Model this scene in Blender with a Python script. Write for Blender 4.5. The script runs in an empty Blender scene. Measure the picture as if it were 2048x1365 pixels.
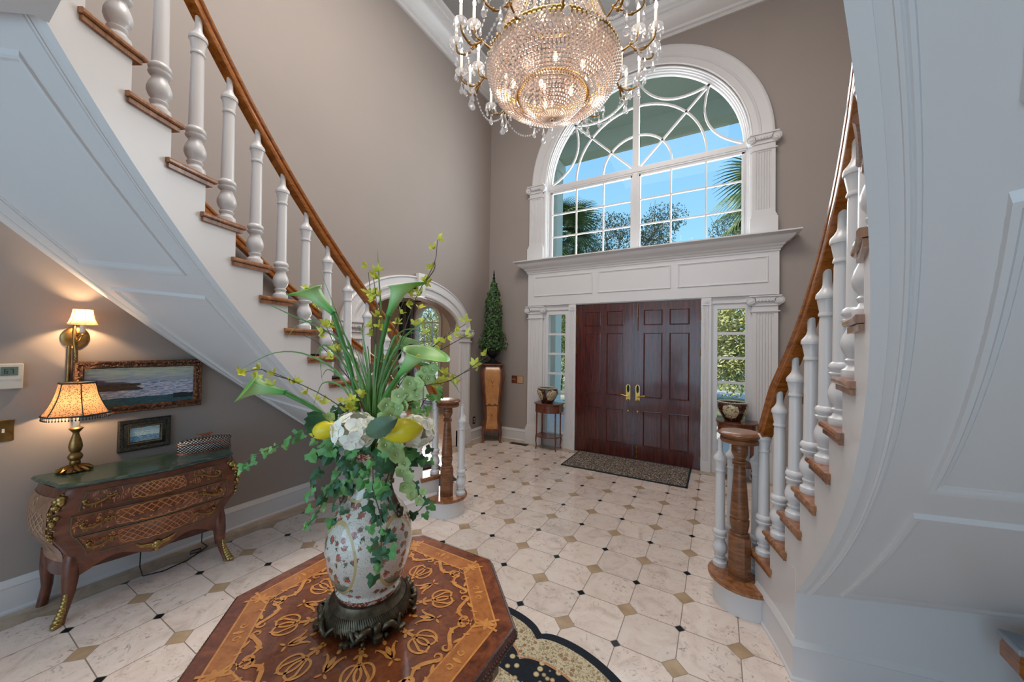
import bpy, bmesh, math, random
from math import sin, cos, pi, radians, sqrt, atan2, hypot
from mathutils import Vector, Matrix, Euler

scene = bpy.context.scene
COL = scene.collection
# ------------------------------------------------------------------ camera
YAW, PITCH, ROLL = 0.5189, 0.0152, 0.0143
CAM = Vector((1.70926, -3.30178, 1.66634))
FWD = Vector((-sin(YAW) * cos(PITCH), cos(YAW) * cos(PITCH), sin(PITCH)))
_r = Vector((cos(YAW), sin(YAW), 0))
_u = _r.cross(FWD)
RGT = _r * cos(ROLL) + _u * sin(ROLL)
UPV = -_r * sin(ROLL) + _u * cos(ROLL)
cam_data = bpy.data.cameras.new('camera')
cam_data.sensor_width = 36.0
cam_data.lens = 36.0 * 718.606 / 2048.0
cam_data.clip_start = 0.02
cam_data.clip_end = 300
cam = bpy.data.objects.new('camera', cam_data)
COL.objects.link(cam)
M3 = Matrix((RGT, UPV, -FWD)).transposed()
cam.matrix_world = Matrix.Translation(CAM) @ M3.to_4x4()
scene.camera = cam

# ------------------------------------------------------------------ view, world, lights
scene.view_settings.view_transform = 'Standard'
scene.view_settings.look = 'None'
scene.view_settings.gamma = 1.0
scene.view_settings.use_curve_mapping = False
scene.view_settings.exposure = 0.14
try:
    scene.cycles.use_denoising = True
    scene.cycles.max_bounces = 8
    scene.cycles.diffuse_bounces = 4
    scene.cycles.glossy_bounces = 3
    scene.cycles.transmission_bounces = 6
    scene.cycles.transparent_max_bounces = 12
    scene.cycles.caustics_reflective = False
    scene.cycles.caustics_refractive = False
    scene.cycles.sample_clamp_indirect = 4.0
except Exception:
    pass


def s2l(c):
    return tuple((x / 12.92 if x <= 0.04045 else ((x + 0.055) / 1.055) ** 2.4) for x in c)


def rgb(r, g, b):
    return s2l((r / 255.0, g / 255.0, b / 255.0))


world = bpy.data.worlds.new('sky')
scene.world = world
world.use_nodes = True
wn = world.node_tree.nodes
wl = world.node_tree.links
wn.clear()
w_out = wn.new('ShaderNodeOutputWorld')
w_bg = wn.new('ShaderNodeBackground')
w_tc = wn.new('ShaderNodeTexCoord')
w_sp = wn.new('ShaderNodeSeparateXYZ')
w_cr = wn.new('ShaderNodeValToRGB')
w_cr.color_ramp.elements[0].position = 0.0
w_cr.color_ramp.elements[0].color = (*rgb(178, 226, 250), 1)
w_cr.color_ramp.elements[1].position = 0.9
w_cr.color_ramp.elements[1].color = (*rgb(70, 130, 225), 1)
for pos, c in ((0.20, (160, 218, 250)), (0.42, (146, 202, 250)), (0.62, (126, 184, 246))):
    e = w_cr.color_ramp.elements.new(pos)
    e.color = (*rgb(*c), 1)
wl.new(w_tc.outputs['Generated'], w_sp.inputs[0])
wl.new(w_sp.outputs['Z'], w_cr.inputs[0])
wl.new(w_cr.outputs[0], w_bg.inputs['Color'])
w_bg.inputs['Strength'].default_value = 1.05
wl.new(w_bg.outputs[0], w_out.inputs['Surface'])


def light(name, kind, loc, energy, color=(1, 1, 1), size=1.0, size_y=None, rot=(0, 0, 0), angle=None):
    d = bpy.data.lights.new(name, kind)
    d.energy = energy
    d.color = color
    if kind == 'AREA':
        d.size = size
        if size_y:
            d.shape = 'RECTANGLE'
            d.size_y = size_y
    elif kind == 'POINT':
        d.shadow_soft_size = size
    elif kind == 'SUN':
        d.angle = angle or 0.01
    o = bpy.data.objects.new(name, d)
    o.location = loc
    o.rotation_euler = rot
    COL.objects.link(o)
    return o


# the sun shines on the garden from behind the house (the entrance itself lies in the house's shade)
light('sun', 'SUN', (0, 0, 20), 4.0, (1.0, 0.95, 0.86), rot=(radians(50), 0, radians(-62)), angle=0.02)
# daylight from the tall rear windows behind the camera (ground floor)
light('rear_window_light', 'AREA', (0.61, -6.7, 1.55), 54, (0.58, 0.79, 1.0), 4.6, 2.5, rot=(radians(90), 0, 0))
light('upper_fill_light', 'AREA', (0.61, -6.7, 4.9), 60, (0.92, 0.95, 1.0), 4.8, 2.4, rot=(radians(90), 0, 0))  # added fill for the upper hall
# daylight entering through the big front window and the sidelights
light('front_window_light', 'AREA', (0.61, 2.60, 4.3), 120, (0.86, 0.93, 1.0), 2.6, 2.2, rot=(radians(-90), 0, 0))
# added fill lamp under the ceiling to brighten the hall, no real fixture
light('hall_fill_light', 'AREA', (0.61, -1.7, 6.45), 150, (1.0, 0.93, 0.87), 2.6, 2.2)
# daylight in the side room beyond the arch
light('side_room_light', 'AREA', (-4.6, 3.6, 2.0), 110, (1.0, 0.97, 0.93), 2.0, 1.8, rot=(radians(-90), 0, 0))

# ------------------------------------------------------------------ mesh helpers
class MB:
    def __init__(s):
        s.v = []
        s.f = []
        s.m = []

    def add(s, vs, fs, mi=0):
        o = len(s.v)
        s.v.extend([tuple(p) for p in vs])
        for f in fs:
            s.f.append(tuple(i + o for i in f))
            s.m.append(mi)
        return s

    def box(s, x0, x1, y0, y1, z0, z1, mi=0):
        vs = [(x, y, z) for x in (x0, x1) for y in (y0, y1) for z in (z0, z1)]
        return s.add(vs, [(0, 1, 3, 2), (4, 6, 7, 5), (0, 4, 5, 1), (2, 3, 7, 6), (0, 2, 6, 4), (1, 5, 7, 3)], mi)

    def xf(s, M, start=0):
        for i in range(start, len(s.v)):
            s.v[i] = tuple(M @ Vector(s.v[i]))
        return s

    def loft(s, rings, closed=True, cap=True, mi=0):
        """rings: lists of equally many points; closed = each ring closed"""
        n = len(rings[0])
        vs = [p for r in rings for p in r]
        fs = []
        for i in range(len(rings) - 1):
            for j in range(n if closed else n - 1):
                k = (j + 1) % n
                fs.append((i * n + j, i * n + k, (i + 1) * n + k, (i + 1) * n + j))
        if cap and closed:
            fs.append(tuple(range(n - 1, -1, -1)))
            fs.append(tuple(range((len(rings) - 1) * n, len(rings) * n)))
        return s.add(vs, fs, mi)

    def lathe(s, prof, c=(0, 0, 0), seg=16, cap=True, mi=0, sx=1, sy=1):
        rings = [[(c[0] + r * sx * cos(2 * pi * j / seg), c[1] + r * sy * sin(2 * pi * j / seg), c[2] + z) for j in range(seg)] for r, z in prof]
        return s.loft(rings, True, cap, mi)

    def tube(s, pts, rad, seg=8, closed=False, mi=0, flat=1.0):
        pts = [Vector(p) for p in pts]
        n = len(pts)
        if not isinstance(rad, (list, tuple)):
            rad = [rad] * n
        up = Vector((0, 0, 1))
        rings = []
        prev = None
        for i, p in enumerate(pts):
            a = pts[(i - 1) % n] if (i > 0 or closed) else p
            b = pts[(i + 1) % n] if (i < n - 1 or closed) else p
            t = (b - a)
            if t.length < 1e-9:
                t = Vector((0, 0, 1))
            t.normalize()
            if prev is None:
                q = up if abs(t.z) < 0.9 else Vector((1, 0, 0))
                nrm = (q - t * q.dot(t)).normalized()
            else:
                nrm = (prev - t * prev.dot(t))
                if nrm.length < 1e-6:
                    nrm = t.orthogonal()
                nrm.normalize()
            prev = nrm
            bn = t.cross(nrm)
            rings.append([tuple(p + (nrm * cos(2 * pi * j / seg) + bn * sin(2 * pi * j / seg) * flat) * rad[i]) for j in range(seg)])
        if closed:
            rings.append(rings[0])
        return s.loft(rings, True, not closed, mi)

    def prism(s, poly, z0, z1, mi=0, f=None):
        """poly: [(a,b)] extruded from z0 to z1, f maps (a,b,z)->xyz"""
        f = f or (lambda a, b, z: (a, b, z))
        return s.loft([[f(a, b, z0) for a, b in poly], [f(a, b, z1) for a, b in poly]], True, True, mi)

    def grid(s, fn, nu, nv, mi=0, wrap=False):
        vs = [fn(i / nu, j / nv) for i in range(nu + 1) for j in range(nv + 1)]
        fs = [(i * (nv + 1) + j, i * (nv + 1) + j + 1, (i + 1) * (nv + 1) + j + 1, (i + 1) * (nv + 1) + j) for i in range(nu) for j in range(nv)]
        return s.add(vs, fs, mi)

    def bead(s, c, r, mi=0, rz=None, seg=6):
        rz = rz or r
        x, y, z = c
        vs = [(x, y, z + rz)]
        for a, q in ((0.5, 0.86), (-0.5, 0.86)):
            for j in range(seg):
                t = 2 * pi * j / seg
                vs.append((x + r * q * cos(t), y + r * q * sin(t), z + rz * a))
        vs.append((x, y, z - rz))
        fs = []
        for j in range(seg):
            k = (j + 1) % seg
            fs += [(0, 1 + j, 1 + k), (1 + j, 1 + seg + j, 1 + seg + k, 1 + k), (1 + seg + j, 2 * seg + 1, 1 + seg + k)]
        return s.add(vs, fs, mi)

    def build(s, name, mats, parent=None, smooth=35, bevel=0, recalc=True, loc=None, bseg=1):
        me = bpy.data.meshes.new(name)
        me.from_pydata(s.v, [], s.f)
        if not isinstance(mats, (list, tuple)):
            mats = [mats]
        for m in mats:
            me.materials.append(m)
        for i, p in enumerate(me.polygons):
            p.material_index = s.m[i]
        if recalc or bevel:
            bm = bmesh.new()
            bm.from_mesh(me)
            if recalc:
                bmesh.ops.recalc_face_normals(bm, faces=bm.faces)
            if bevel:
                bmesh.ops.remove_doubles(bm, verts=bm.verts, dist=1e-5)
                es = [e for e in bm.edges if len(e.link_faces) == 2 and e.calc_face_angle(0) > 0.6]
                try:
                    bmesh.ops.bevel(bm, geom=es, offset=bevel, segments=bseg, affect='EDGES', clamp_overlap=True)
                except Exception:
                    pass
            bm.to_mesh(me)
            bm.free()
        if smooth:
            me.shade_smooth()
            try:
                me.set_sharp_from_angle(angle=radians(smooth))
            except Exception:
                pass
        o = bpy.data.objects.new(name, me)
        COL.objects.link(o)
        if parent is not None:
            o.parent = parent
        if loc is not None:
            o.location = loc
        return o


def tag(o, label=None, cat=None, group=None, kind=None):
    if label:
        o['label'] = label
    if cat:
        o['category'] = cat
    if group:
        o['group'] = group
    if kind:
        o['kind'] = kind
    return o


def empty(name, loc=(0, 0, 0), label=None, cat=None, group=None, rz=0, kind=None):
    o = bpy.data.objects.new(name, None)
    o.empty_display_size = 0.05
    COL.objects.link(o)
    o.location = loc
    o.rotation_euler = (0, 0, rz)
    return tag(o, label, cat, group, kind)


def struct(mb, name, m, parent=None, **kw):
    o = mb.build(name, m, parent, **kw)
    if parent is None:
        o['kind'] = 'structure'
    return o


def copy_tree(o, parent=None):
    c = o.copy()
    COL.objects.link(c)
    if parent is not None:
        c.parent = parent
    for ch in list(o.children):
        copy_tree(ch, c)
    return c


def at(px, py, depth):
    """point seen at photo pixel (px,py) lying 'depth' metres in front of the camera"""
    x = (px - 1024) / 718.606
    y = -(py - 682.5) / 718.606
    return CAM + (FWD + RGT * x + UPV * y) * depth


# ------------------------------------------------------------------ materials
class NT:
    def __init__(s, name):
        s.m = bpy.data.materials.new(name)
        s.m.use_nodes = True
        s.t = s.m.node_tree
        s.n = s.t.nodes
        s.l = s.t.links
        s.b = s.n['Principled BSDF']
        s.tc = None

    def co(s, kind='Object'):
        if s.tc is None:
            s.tc = s.n.new('ShaderNodeTexCoord')
        return s.tc.outputs[kind]

    def setin(s, node, i, v):
        if v is None:
            return
        if isinstance(v, bpy.types.NodeSocket):
            s.l.new(v, node.inputs[i])
        else:
            if isinstance(v, (tuple, list)) and len(v) == 3 and node.inputs[i].type == 'RGBA':
                v = (*v, 1)
            node.inputs[i].default_value = v

    def ma(s, op, a, b=None, c=None, clamp=False):
        n = s.n.new('ShaderNodeMath')
        n.operation = op
        n.use_clamp = clamp
        s.setin(n, 0, a)
        s.setin(n, 1, b)
        s.setin(n, 2, c)
        return n.outputs[0]

    def vm(s, op, a, b=None):
        n = s.n.new('ShaderNodeVectorMath')
        n.operation = op
        s.setin(n, 0, a)
        if b is not None:
            s.setin(n, 1, b)
        return n.outputs['Value'] if op in ('LENGTH', 'DOT_PRODUCT', 'DISTANCE') else n.outputs[0]

    def sep(s, v):
        n = s.n.new('ShaderNodeSeparateXYZ')
        s.l.new(v, n.inputs[0])
        return n.outputs

    def comb(s, x=0.0, y=0.0, z=0.0):
        n = s.n.new('ShaderNodeCombineXYZ')
        s.setin(n, 0, x)
        s.setin(n, 1, y)
        s.setin(n, 2, z)
        return n.outputs[0]

    def mapping(s, v, scale=(1, 1, 1), rot=(0, 0, 0), loc=(0, 0, 0)):
        n = s.n.new('ShaderNodeMapping')
        s.l.new(v, n.inputs[0])
        n.inputs['Scale'].default_value = scale
        n.inputs['Rotation'].default_value = rot
        n.inputs['Location'].default_value = loc
        return n.outputs[0]

    def noise(s, v, scale=5, detail=3, rough=0.5, dist=0.0, out='Fac'):
        n = s.n.new('ShaderNodeTexNoise')
        if v is not None:
            s.l.new(v, n.inputs['Vector'])
        n.inputs['Scale'].default_value = scale
        n.inputs['Detail'].default_value = detail
        n.inputs['Roughness'].default_value = rough
        n.inputs['Distortion'].default_value = dist
        return n.outputs[out]

    def voro(s, v, scale=5, feature='F1', out='Distance', rand=1.0):
        n = s.n.new('ShaderNodeTexVoronoi')
        n.feature = feature
        if v is not None:
            s.l.new(v, n.inputs['Vector'])
        n.inputs['Scale'].default_value = scale
        n.inputs['Randomness'].default_value = rand
        return n.outputs[out]

    def ramp(s, f, stops, interp='LINEAR'):
        n = s.n.new('ShaderNodeValToRGB')
        n.color_ramp.interpolation = interp
        el = n.color_ramp.elements
        while len(el) > 1:
            el.remove(el[-1])
        el[0].position = stops[0][0]
        el[0].color = (*stops[0][1], 1)
        for p, c in stops[1:]:
            e = el.new(p)
            e.color = (*c, 1)
        s.l.new(f, n.inputs[0])
        return n.outputs[0]

    def mix(s, f, a, b, mode='MIX'):
        n = s.n.new('ShaderNodeMix')
        n.data_type = 'RGBA'
        n.blend_type = mode
        s.setin(n, 0, f)
        s.setin(n, 6, a)
        s.setin(n, 7, b)
        return n.outputs[2]

    def bump(s, h, strength=0.3, dist=0.01):
        n = s.n.new('ShaderNodeBump')
        n.inputs['Strength'].default_value = strength
        n.inputs['Distance'].default_value = dist
        s.l.new(h, n.inputs['Height'])
        s.l.new(n.outputs[0], s.b.inputs['Normal'])

    def base(s, v):
        s.setin(s.b, 'Base Color', v)

    def done(s, rough=0.5, metal=0.0, spec=None, coat=None, trans=None, sss=None, coat_rough=0.08):
        s.setin(s.b, 'Roughness', rough)
        s.b.inputs['Metallic'].default_value = metal
        if spec is not None:
            s.b.inputs['Specular IOR Level'].default_value = spec
        if coat:
            s.b.inputs['Coat Weight'].default_value = coat
            s.b.inputs['Coat Roughness'].default_value = coat_rough
        if trans:
            s.b.inputs['Transmission Weight'].default_value = trans
        if sss:
            s.b.inputs['Subsurface Weight'].default_value = sss
            s.b.inputs['Subsurface Radius'].default_value = (0.02, 0.02, 0.01)
        return s.m


def plain(name, c, rough=0.5, metal=0.0, var=0.06, scale=6, **kw):
    n = NT(name)
    f = n.noise(n.co(), scale, 3)
    lo = tuple(x * (1 - var) for x in c)
    hi = tuple(min(1, x * (1 + var)) for x in c)
    n.base(n.ramp(f, [(0.3, lo), (0.7, hi)]))
    return n.done(rough, metal, **kw)


def wood(name, dark, mid, light_, scale=(1.2, 14, 14), rough=0.3, coat=0.3, dist=1.2, space='Object'):
    n = NT(name)
    v = n.mapping(n.co(space), scale)
    a = n.noise(v, 2.2, 6, 0.62, dist)
    b = n.noise(n.mapping(n.co(space), tuple(x * 3 for x in scale)), 5, 3, 0.6, 0.3)
    f = n.ma('ADD', n.ma('MULTIPLY', a, 0.75), n.ma('MULTIPLY', b, 0.25))
    n.base(n.ramp(f, [(0.30, dark), (0.48, mid), (0.68, light_)]))
    n.bump(f, 0.12, 0.002)
    return n.done(rough, coat=coat)


M = {}
M['white'] = plain('white_gloss_paint', rgb(222, 220, 220), 0.28, var=0.015, scale=2)
M['wall'] = plain('taupe_wall_paint', rgb(163, 152, 145), 0.75, var=0.02, scale=1.2)
M['ceil'] = plain('ceiling_paint', rgb(150, 147, 146), 0.8, var=0.01)
M['cream_wall'] = plain('cream_wall_paint', rgb(205, 192, 172), 0.8, var=0.02)
M['oak'] = wood('honey_oak', rgb(98, 58, 34), rgb(148, 96, 60), rgb(178, 126, 84), (9, 9, 1.1), 0.27, 0.4)
M['oak_rail'] = wood('amber_oak', rgb(104, 54, 18), rgb(156, 90, 34), rgb(186, 118, 52), (3, 3, 12), 0.2, 0.6)
M['oak_dark'] = wood('weathered_oak', rgb(70, 40, 22), rgb(122, 76, 44), rgb(156, 104, 66), (3, 3, 14), 0.35, 0.2)
M['mahog'] = wood('mahogany', rgb(38, 12, 10), rgb(72, 26, 20), rgb(104, 40, 28), (16, 16, 0.9), 0.24, 0.5)
M['brass'] = plain('polished_brass', rgb(205, 165, 90), 0.22, 1.0, var=0.08)
M['old_brass'] = plain('antique_brass', rgb(150, 118, 72), 0.38, 1.0, var=0.25, scale=30)
M['gilt'] = plain('gilt_bronze', rgb(168, 142, 88), 0.36, 1.0, var=0.3, scale=60)
M['bronze'] = plain('dark_bronze', rgb(92, 82, 66), 0.42, 0.85, var=0.45, scale=45)
M['black'] = plain('black_rubber', rgb(18, 20, 22), 0.5)
M['iron'] = plain('dark_iron', rgb(40, 44, 42), 0.5, 0.6, var=0.2)
M['cream'] = plain('candle_sleeve', rgb(232, 228, 215), 0.5, var=0.02)
M['plastic'] = plain('white_plastic', rgb(214, 210, 200), 0.45, var=0.02)
M['stem'] = plain('green_stem', rgb(72, 128, 58), 0.45, var=0.25, scale=20)
M['leaf_dark'] = plain('ivy_dark', rgb(48, 92, 54), 0.45, var=0.35, scale=25)
M['leaf_mid'] = plain('ivy_mid', rgb(92, 152, 80), 0.45, var=0.35, scale=25)
M['leaf_light'] = plain('bells_green', rgb(172, 196, 126), 0.5, var=0.22, scale=30)
M['leaf_lime'] = plain('lime_blossom', rgb(222, 220, 90), 0.5, var=0.25, scale=30)
M['grass'] = plain('grass_blade', rgb(108, 150, 76), 0.45, var=0.3, scale=15)
M['petal'] = plain('cream_petal', rgb(254, 250, 236), 0.55, var=0.05, scale=30)
M['fruit'] = plain('yellow_fruit', rgb(224, 204, 40), 0.3, var=0.15, scale=12)
M['twig'] = plain('twig', rgb(92, 84, 66), 0.6, var=0.2)


def glass_mat(name='window_glass'):
    n = NT(name)
    n.n.remove(n.b)
    o = n.n['Material Output']
    t = n.n.new('ShaderNodeBsdfTransparent')
    t.inputs[0].default_value = (0.97, 0.99, 0.98, 1)
    g = n.n.new('ShaderNodeBsdfGlossy')
    g.inputs['Roughness'].default_value = 0.02
    m = n.n.new('ShaderNodeMixShader')
    m.inputs[0].default_value = 0.004
    n.l.new(t.outputs[0], m.inputs[1])
    n.l.new(g.outputs[0], m.inputs[2])
    n.l.new(m.outputs[0], o.inputs[0])
    return n.m


M['glass'] = glass_mat()


def crystal_mat(name, tint, transp=0.35, rough=0.08):
    n = NT(name)
    n.n.remove(n.b)
    o = n.n['Material Output']
    t = n.n.new('ShaderNodeBsdfTransparent')
    t.inputs[0].default_value = (*tint, 1)
    g = n.n.new('ShaderNodeBsdfGlossy')
    g.inputs['Roughness'].default_value = rough
    g.inputs['Color'].default_value = (1, 0.98, 0.96, 1)
    d = n.n.new('ShaderNodeBsdfTranslucent')
    d.inputs[0].default_value = (*tint, 1)
    d2 = n.n.new('ShaderNodeBsdfDiffuse')
    d2.inputs[0].default_value = (*tint, 1)
    mm = n.n.new('ShaderNodeMixShader')
    mm.inputs[0].default_value = 0.5
    n.l.new(d.outputs[0], mm.inputs[1])
    n.l.new(d2.outputs[0], mm.inputs[2])
    m1 = n.n.new('ShaderNodeMixShader')
    m1.inputs[0].default_value = 0.45
    n.l.new(mm.outputs[0], m1.inputs[1])
    n.l.new(g.outputs[0], m1.inputs[2])
    m2 = n.n.new('ShaderNodeMixShader')
    m2.inputs[0].default_value = transp
    n.l.new(m1.outputs[0], m2.inputs[1])
    n.l.new(t.outputs[0], m2.inputs[2])
    n.l.new(m2.outputs[0], o.inputs[0])
    return n.m


M['crystal'] = crystal_mat('cut_crystal', (0.90, 0.82, 0.78), 0.20, 0.12)
M['crystal_clear'] = crystal_mat('clear_crystal', (0.93, 0.94, 0.96), 0.5)


def emit_mat(name, c, strength):
    n = NT(name)
    n.base(c)
    n.b.inputs['Emission Color'].default_value = (*c, 1)
    n.b.inputs['Emission Strength'].default_value = strength
    return n.done(0.5)


M['bulb'] = emit_mat('lit_bulb', (1.0, 0.72, 0.42), 22)


def floor_mat():
    n = NT('octagon_marble_tile')
    U = 0.3048
    p = n.mapping(n.co('Object'), (1 / U, 1 / U, 1 / U))
    x, y, z = n.sep(p)
    rx = n.ma('ROUND', x)
    ry = n.ma('ROUND', y)
    dx = n.ma('ABSOLUTE', n.ma('SUBTRACT', x, rx))
    dy = n.ma('ABSOLUTE', n.ma('SUBTRACT', y, ry))
    l1 = n.ma('ADD', dx, dy)
    par = n.ma('ABSOLUTE', n.ma('MODULO', n.ma('ADD', rx, ry), 2.0))   # 0 = black, 1 = tan
    black = n.ma('MULTIPLY', n.ma('LESS_THAN', l1, 0.098), n.ma('LESS_THAN', par, 0.5))
    tan_ = n.ma('MULTIPLY', n.ma('LESS_THAN', l1, 0.212), n.ma('GREATER_THAN', par, 0.5))
    # grout
    g1 = n.ma('LESS_THAN', n.ma('MINIMUM', dx, dy), 0.0085)
    lim = n.ma('ADD', n.ma('MULTIPLY', par, 0.114), 0.098)
    g2 = n.ma('LESS_THAN', n.ma('ABSOLUTE', n.ma('SUBTRACT', l1, lim)), 0.009)
    ins = n.ma('LESS_THAN', l1, lim)
    grout = n.ma('MAXIMUM', n.ma('MULTIPLY', g1, n.ma('SUBTRACT', 1.0, ins)), g2)
    # per tile variation
    cell = n.comb(n.ma('FLOOR', x), n.ma('FLOOR', y), 0.0)
    wnz = n.n.new('ShaderNodeTexWhiteNoise')
    wnz.noise_dimensions = '3D'
    n.l.new(cell, wnz.inputs['Vector'])
    off = n.vm('SCALE', wnz.outputs['Color'], None)
    sc = off.node
    sc.inputs['Scale'].default_value = 20.0
    vv = n.vm('ADD', p, off)
    v1 = n.noise(vv, 1.6, 5, 0.62, 1.4)
    v2 = n.noise(vv, 4.5, 6, 0.7, 2.5)
    marble = n.ramp(v1, [(0.25, rgb(204, 188, 175)), (0.45, rgb(232, 214, 202)), (0.62, rgb(238, 224, 213)), (0.8, rgb(220, 198, 184))])
    vein = n.ramp(v2, [(0.34, (0.42, 0.40, 0.38)), (0.44, (1, 1, 1)), (1.0, (1, 1, 1))])
    veinm = n.ramp(n.noise(vv, 1.1, 2), [(0.38, (0, 0, 0)), (0.56, (0.9, 0.9, 0.9))])
    marble = n.mix(veinm, marble, n.mix(1.0, marble, vein, 'MULTIPLY'))
    tone = n.ma('ADD', 0.92, n.ma('MULTIPLY', wnz.outputs['Value'], 0.13))
    hs = n.n.new('ShaderNodeHueSaturation')
    n.l.new(marble, hs.inputs['Color'])
    n.l.new(tone, hs.inputs['Value'])
    marble = hs.outputs[0]
    tanc = n.ramp(n.noise(p, 3, 4), [(0.3, rgb(172, 146, 116)), (0.7, rgb(196, 170, 138))])
    col = n.mix(tan_, marble, tanc)
    col = n.mix(black, col, rgb(22, 34, 40))
    # border course along the walls
    bx = n.ma('MAXIMUM', n.ma('LESS_THAN', x, -6.0), n.ma('GREATER_THAN', x, 10.0))
    bd = n.ma('MAXIMUM', bx, n.ma('GREATER_THAN', y, 7.0))
    bcol = n.ramp(n.noise(p, 2.0, 4, 0.6, 1.0), [(0.3, rgb(176, 152, 128)), (0.7, rgb(205, 184, 160))])
    col = n.mix(bd, col, bcol)
    gg = n.ma('MULTIPLY', grout, n.ma('SUBTRACT', 1.0, bd))
    edge = n.ma('MINIMUM', n.ma('ABSOLUTE', n.ma('ADD', x, 6.0)), n.ma('MINIMUM', n.ma('ABSOLUTE', n.ma('SUBTRACT', x, 10.0)), n.ma('ABSOLUTE', n.ma('SUBTRACT', y, 7.0))))
    gg = n.ma('MAXIMUM', gg, n.ma('LESS_THAN', edge, 0.009))
    col = n.mix(gg, col, rgb(140, 126, 112))
    n.base(col)
    n.bump(n.ma('SUBTRACT', 1.0, gg), 0.25, 0.002)
    return n.done(n.ma('ADD', 0.10, n.ma('MULTIPLY', gg, 0.4)), spec=0.5)


M['floor'] = floor_mat()

# ================================================================== ROOM SHELL
XL, XR, YF, YB, ZC = -2.04, 3.26, 2.36, -7.0, 6.56
XM = 0.61
struct(MB().box(XL, XR, YB, YF, -0.12, 0), 'floor', M['floor'], smooth=0)
struct(MB().box(XL - 0.2, XR + 0.2, YB - 0.2, YF + 0.2, ZC, ZC + 0.15), 'ceiling', M['ceil'], smooth=0)
# right wall
struct(MB().box(XR, XR + 0.15, YB, YF + 0.16, -0.1, ZC), 'wall_right', M['wall'], smooth=0)
# left wall with the elliptical arch opening
AY, AA, AB_, AZ = 0.51, 0.93, 0.45, 1.90       # arch centre y, half width, rise, spring height
mb = MB()
x0, x1 = XL - 0.16, XL
mb.box(x0, x1, YB, AY - AA, -0.1, ZC)
mb.box(x0, x1, AY + AA, YF + 0.16, -0.1, ZC)
N = 32
ys = [AY - AA * cos(pi * i / N) for i in range(N + 1)]
zs = [AZ + AB_ * sin(pi * i / N) for i in range(N + 1)]
for i in range(N):
    p = [(ys[i], zs[i]), (ys[i + 1], zs[i + 1]), (ys[i + 1], ZC), (ys[i], ZC)]
    mb.prism(p, x0, x1, f=lambda a, b, z: (z, a, b))
struct(mb, 'wall_left', M['wall'], smooth=0)
# rear wall with three tall openings (behind the camera)
mb = MB()
for a, b in ((XL, -1.6), (-0.3, 0.0), (1.22, 1.52), (2.82, XR)):
    mb.box(a, b, YB, YB + 0.15, 0, ZC)
mb.box(XL, XR, YB, YB + 0.15, 2.8, 3.5)
mb.box(XL, XR, YB, YB + 0.15, 6.0, ZC)
struct(mb, 'wall_back', M['wall'], smooth=0)

# far wall with door zone, sidelights and big arched window
WC, WZ, WR = 0.605, 4.42, 1.47
mb = MB()
mb.box(XL - 0.16, -1.0, YF, YF + 0.16, -0.1, ZC)
mb.box(2.22, XR + 0.15, YF, YF + 0.16, -0.1, ZC)
mb.box(-1.0, WC - WR, YF, YF + 0.16, 2.3, ZC)
mb.box(WC + WR, 2.22, YF, YF + 0.16, 2.3, ZC)
mb.box(WC - WR, WC + WR, YF, YF + 0.16, 2.42, 3.16)
N = 48
for i in range(N):
    a0, a1 = pi * i / N, pi * (i + 1) / N
    p = [(WC + WR * cos(a0), WZ + WR * sin(a0)), (WC + WR * cos(a1), WZ + WR * sin(a1)), (WC + WR * cos(a1), ZC), (WC + WR * cos(a0), ZC)]
    mb.prism(p, YF, YF + 0.16, f=lambda a, b, z: (a, z, b))
struct(mb, 'wall_far', M['wall'], smooth=0)


def rail_path(prof, path, closed=False):
    """prof: (out, z); path: list of (x, y, nx, ny) with mitre vectors"""
    return [[(x + nx * o, y + ny * o, z) for o, z in prof] for x, y, nx, ny in path]


# crown moulding round the room
crown = [(0, 6.250), (0.03, 6.250), (0.035, 6.290), (0.06, 6.300), (0.07, 6.330), (0.10, 6.350), (0.17, 6.390), (0.215, 6.460), (0.22, 6.490), (0.26, 6.500), (0.27, 6.530), (0.33, 6.535), (0.345, 6.560), (0, 6.560)]
mb = MB().loft(rail_path(crown, [(XL, YB, 1, 0), (XL, YF, 1, -1), (XR, YF, -1, -1), (XR, YB, -1, 0)]))
struct(mb, 'trim_1', M['white'], smooth=30)

# baseboards
bp = [(0, 0), (0.030, 0), (0.030, 0.012), (0.020, 0.022), (0.018, 0.15), (0.024, 0.158), (0.018, 0.175), (0.010, 0.186), (0.006, 0.20), (0, 0.20)]
sep = [(XL, -0.96), (XL, YB)]
struct(MB().loft(rail_path(bp, [(XL, YB, 1, 0), (XL, -0.98, 1, 0)])), 'baseboard_left', M['white'], smooth=30)
struct(MB().loft(rail_path(bp, [(XL, 1.76, 1, 0), (XL, YF, 1, -1), (-1.20, YF, 0, -1)])), 'baseboard_far_left', M['white'], smooth=30)
struct(MB().loft(rail_path(bp, [(2.40, YF, 0, -1), (XR, YF, -1, -1), (XR, -0.95, -1, 0)])), 'baseboard_far_right', M['white'], smooth=30)


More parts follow.
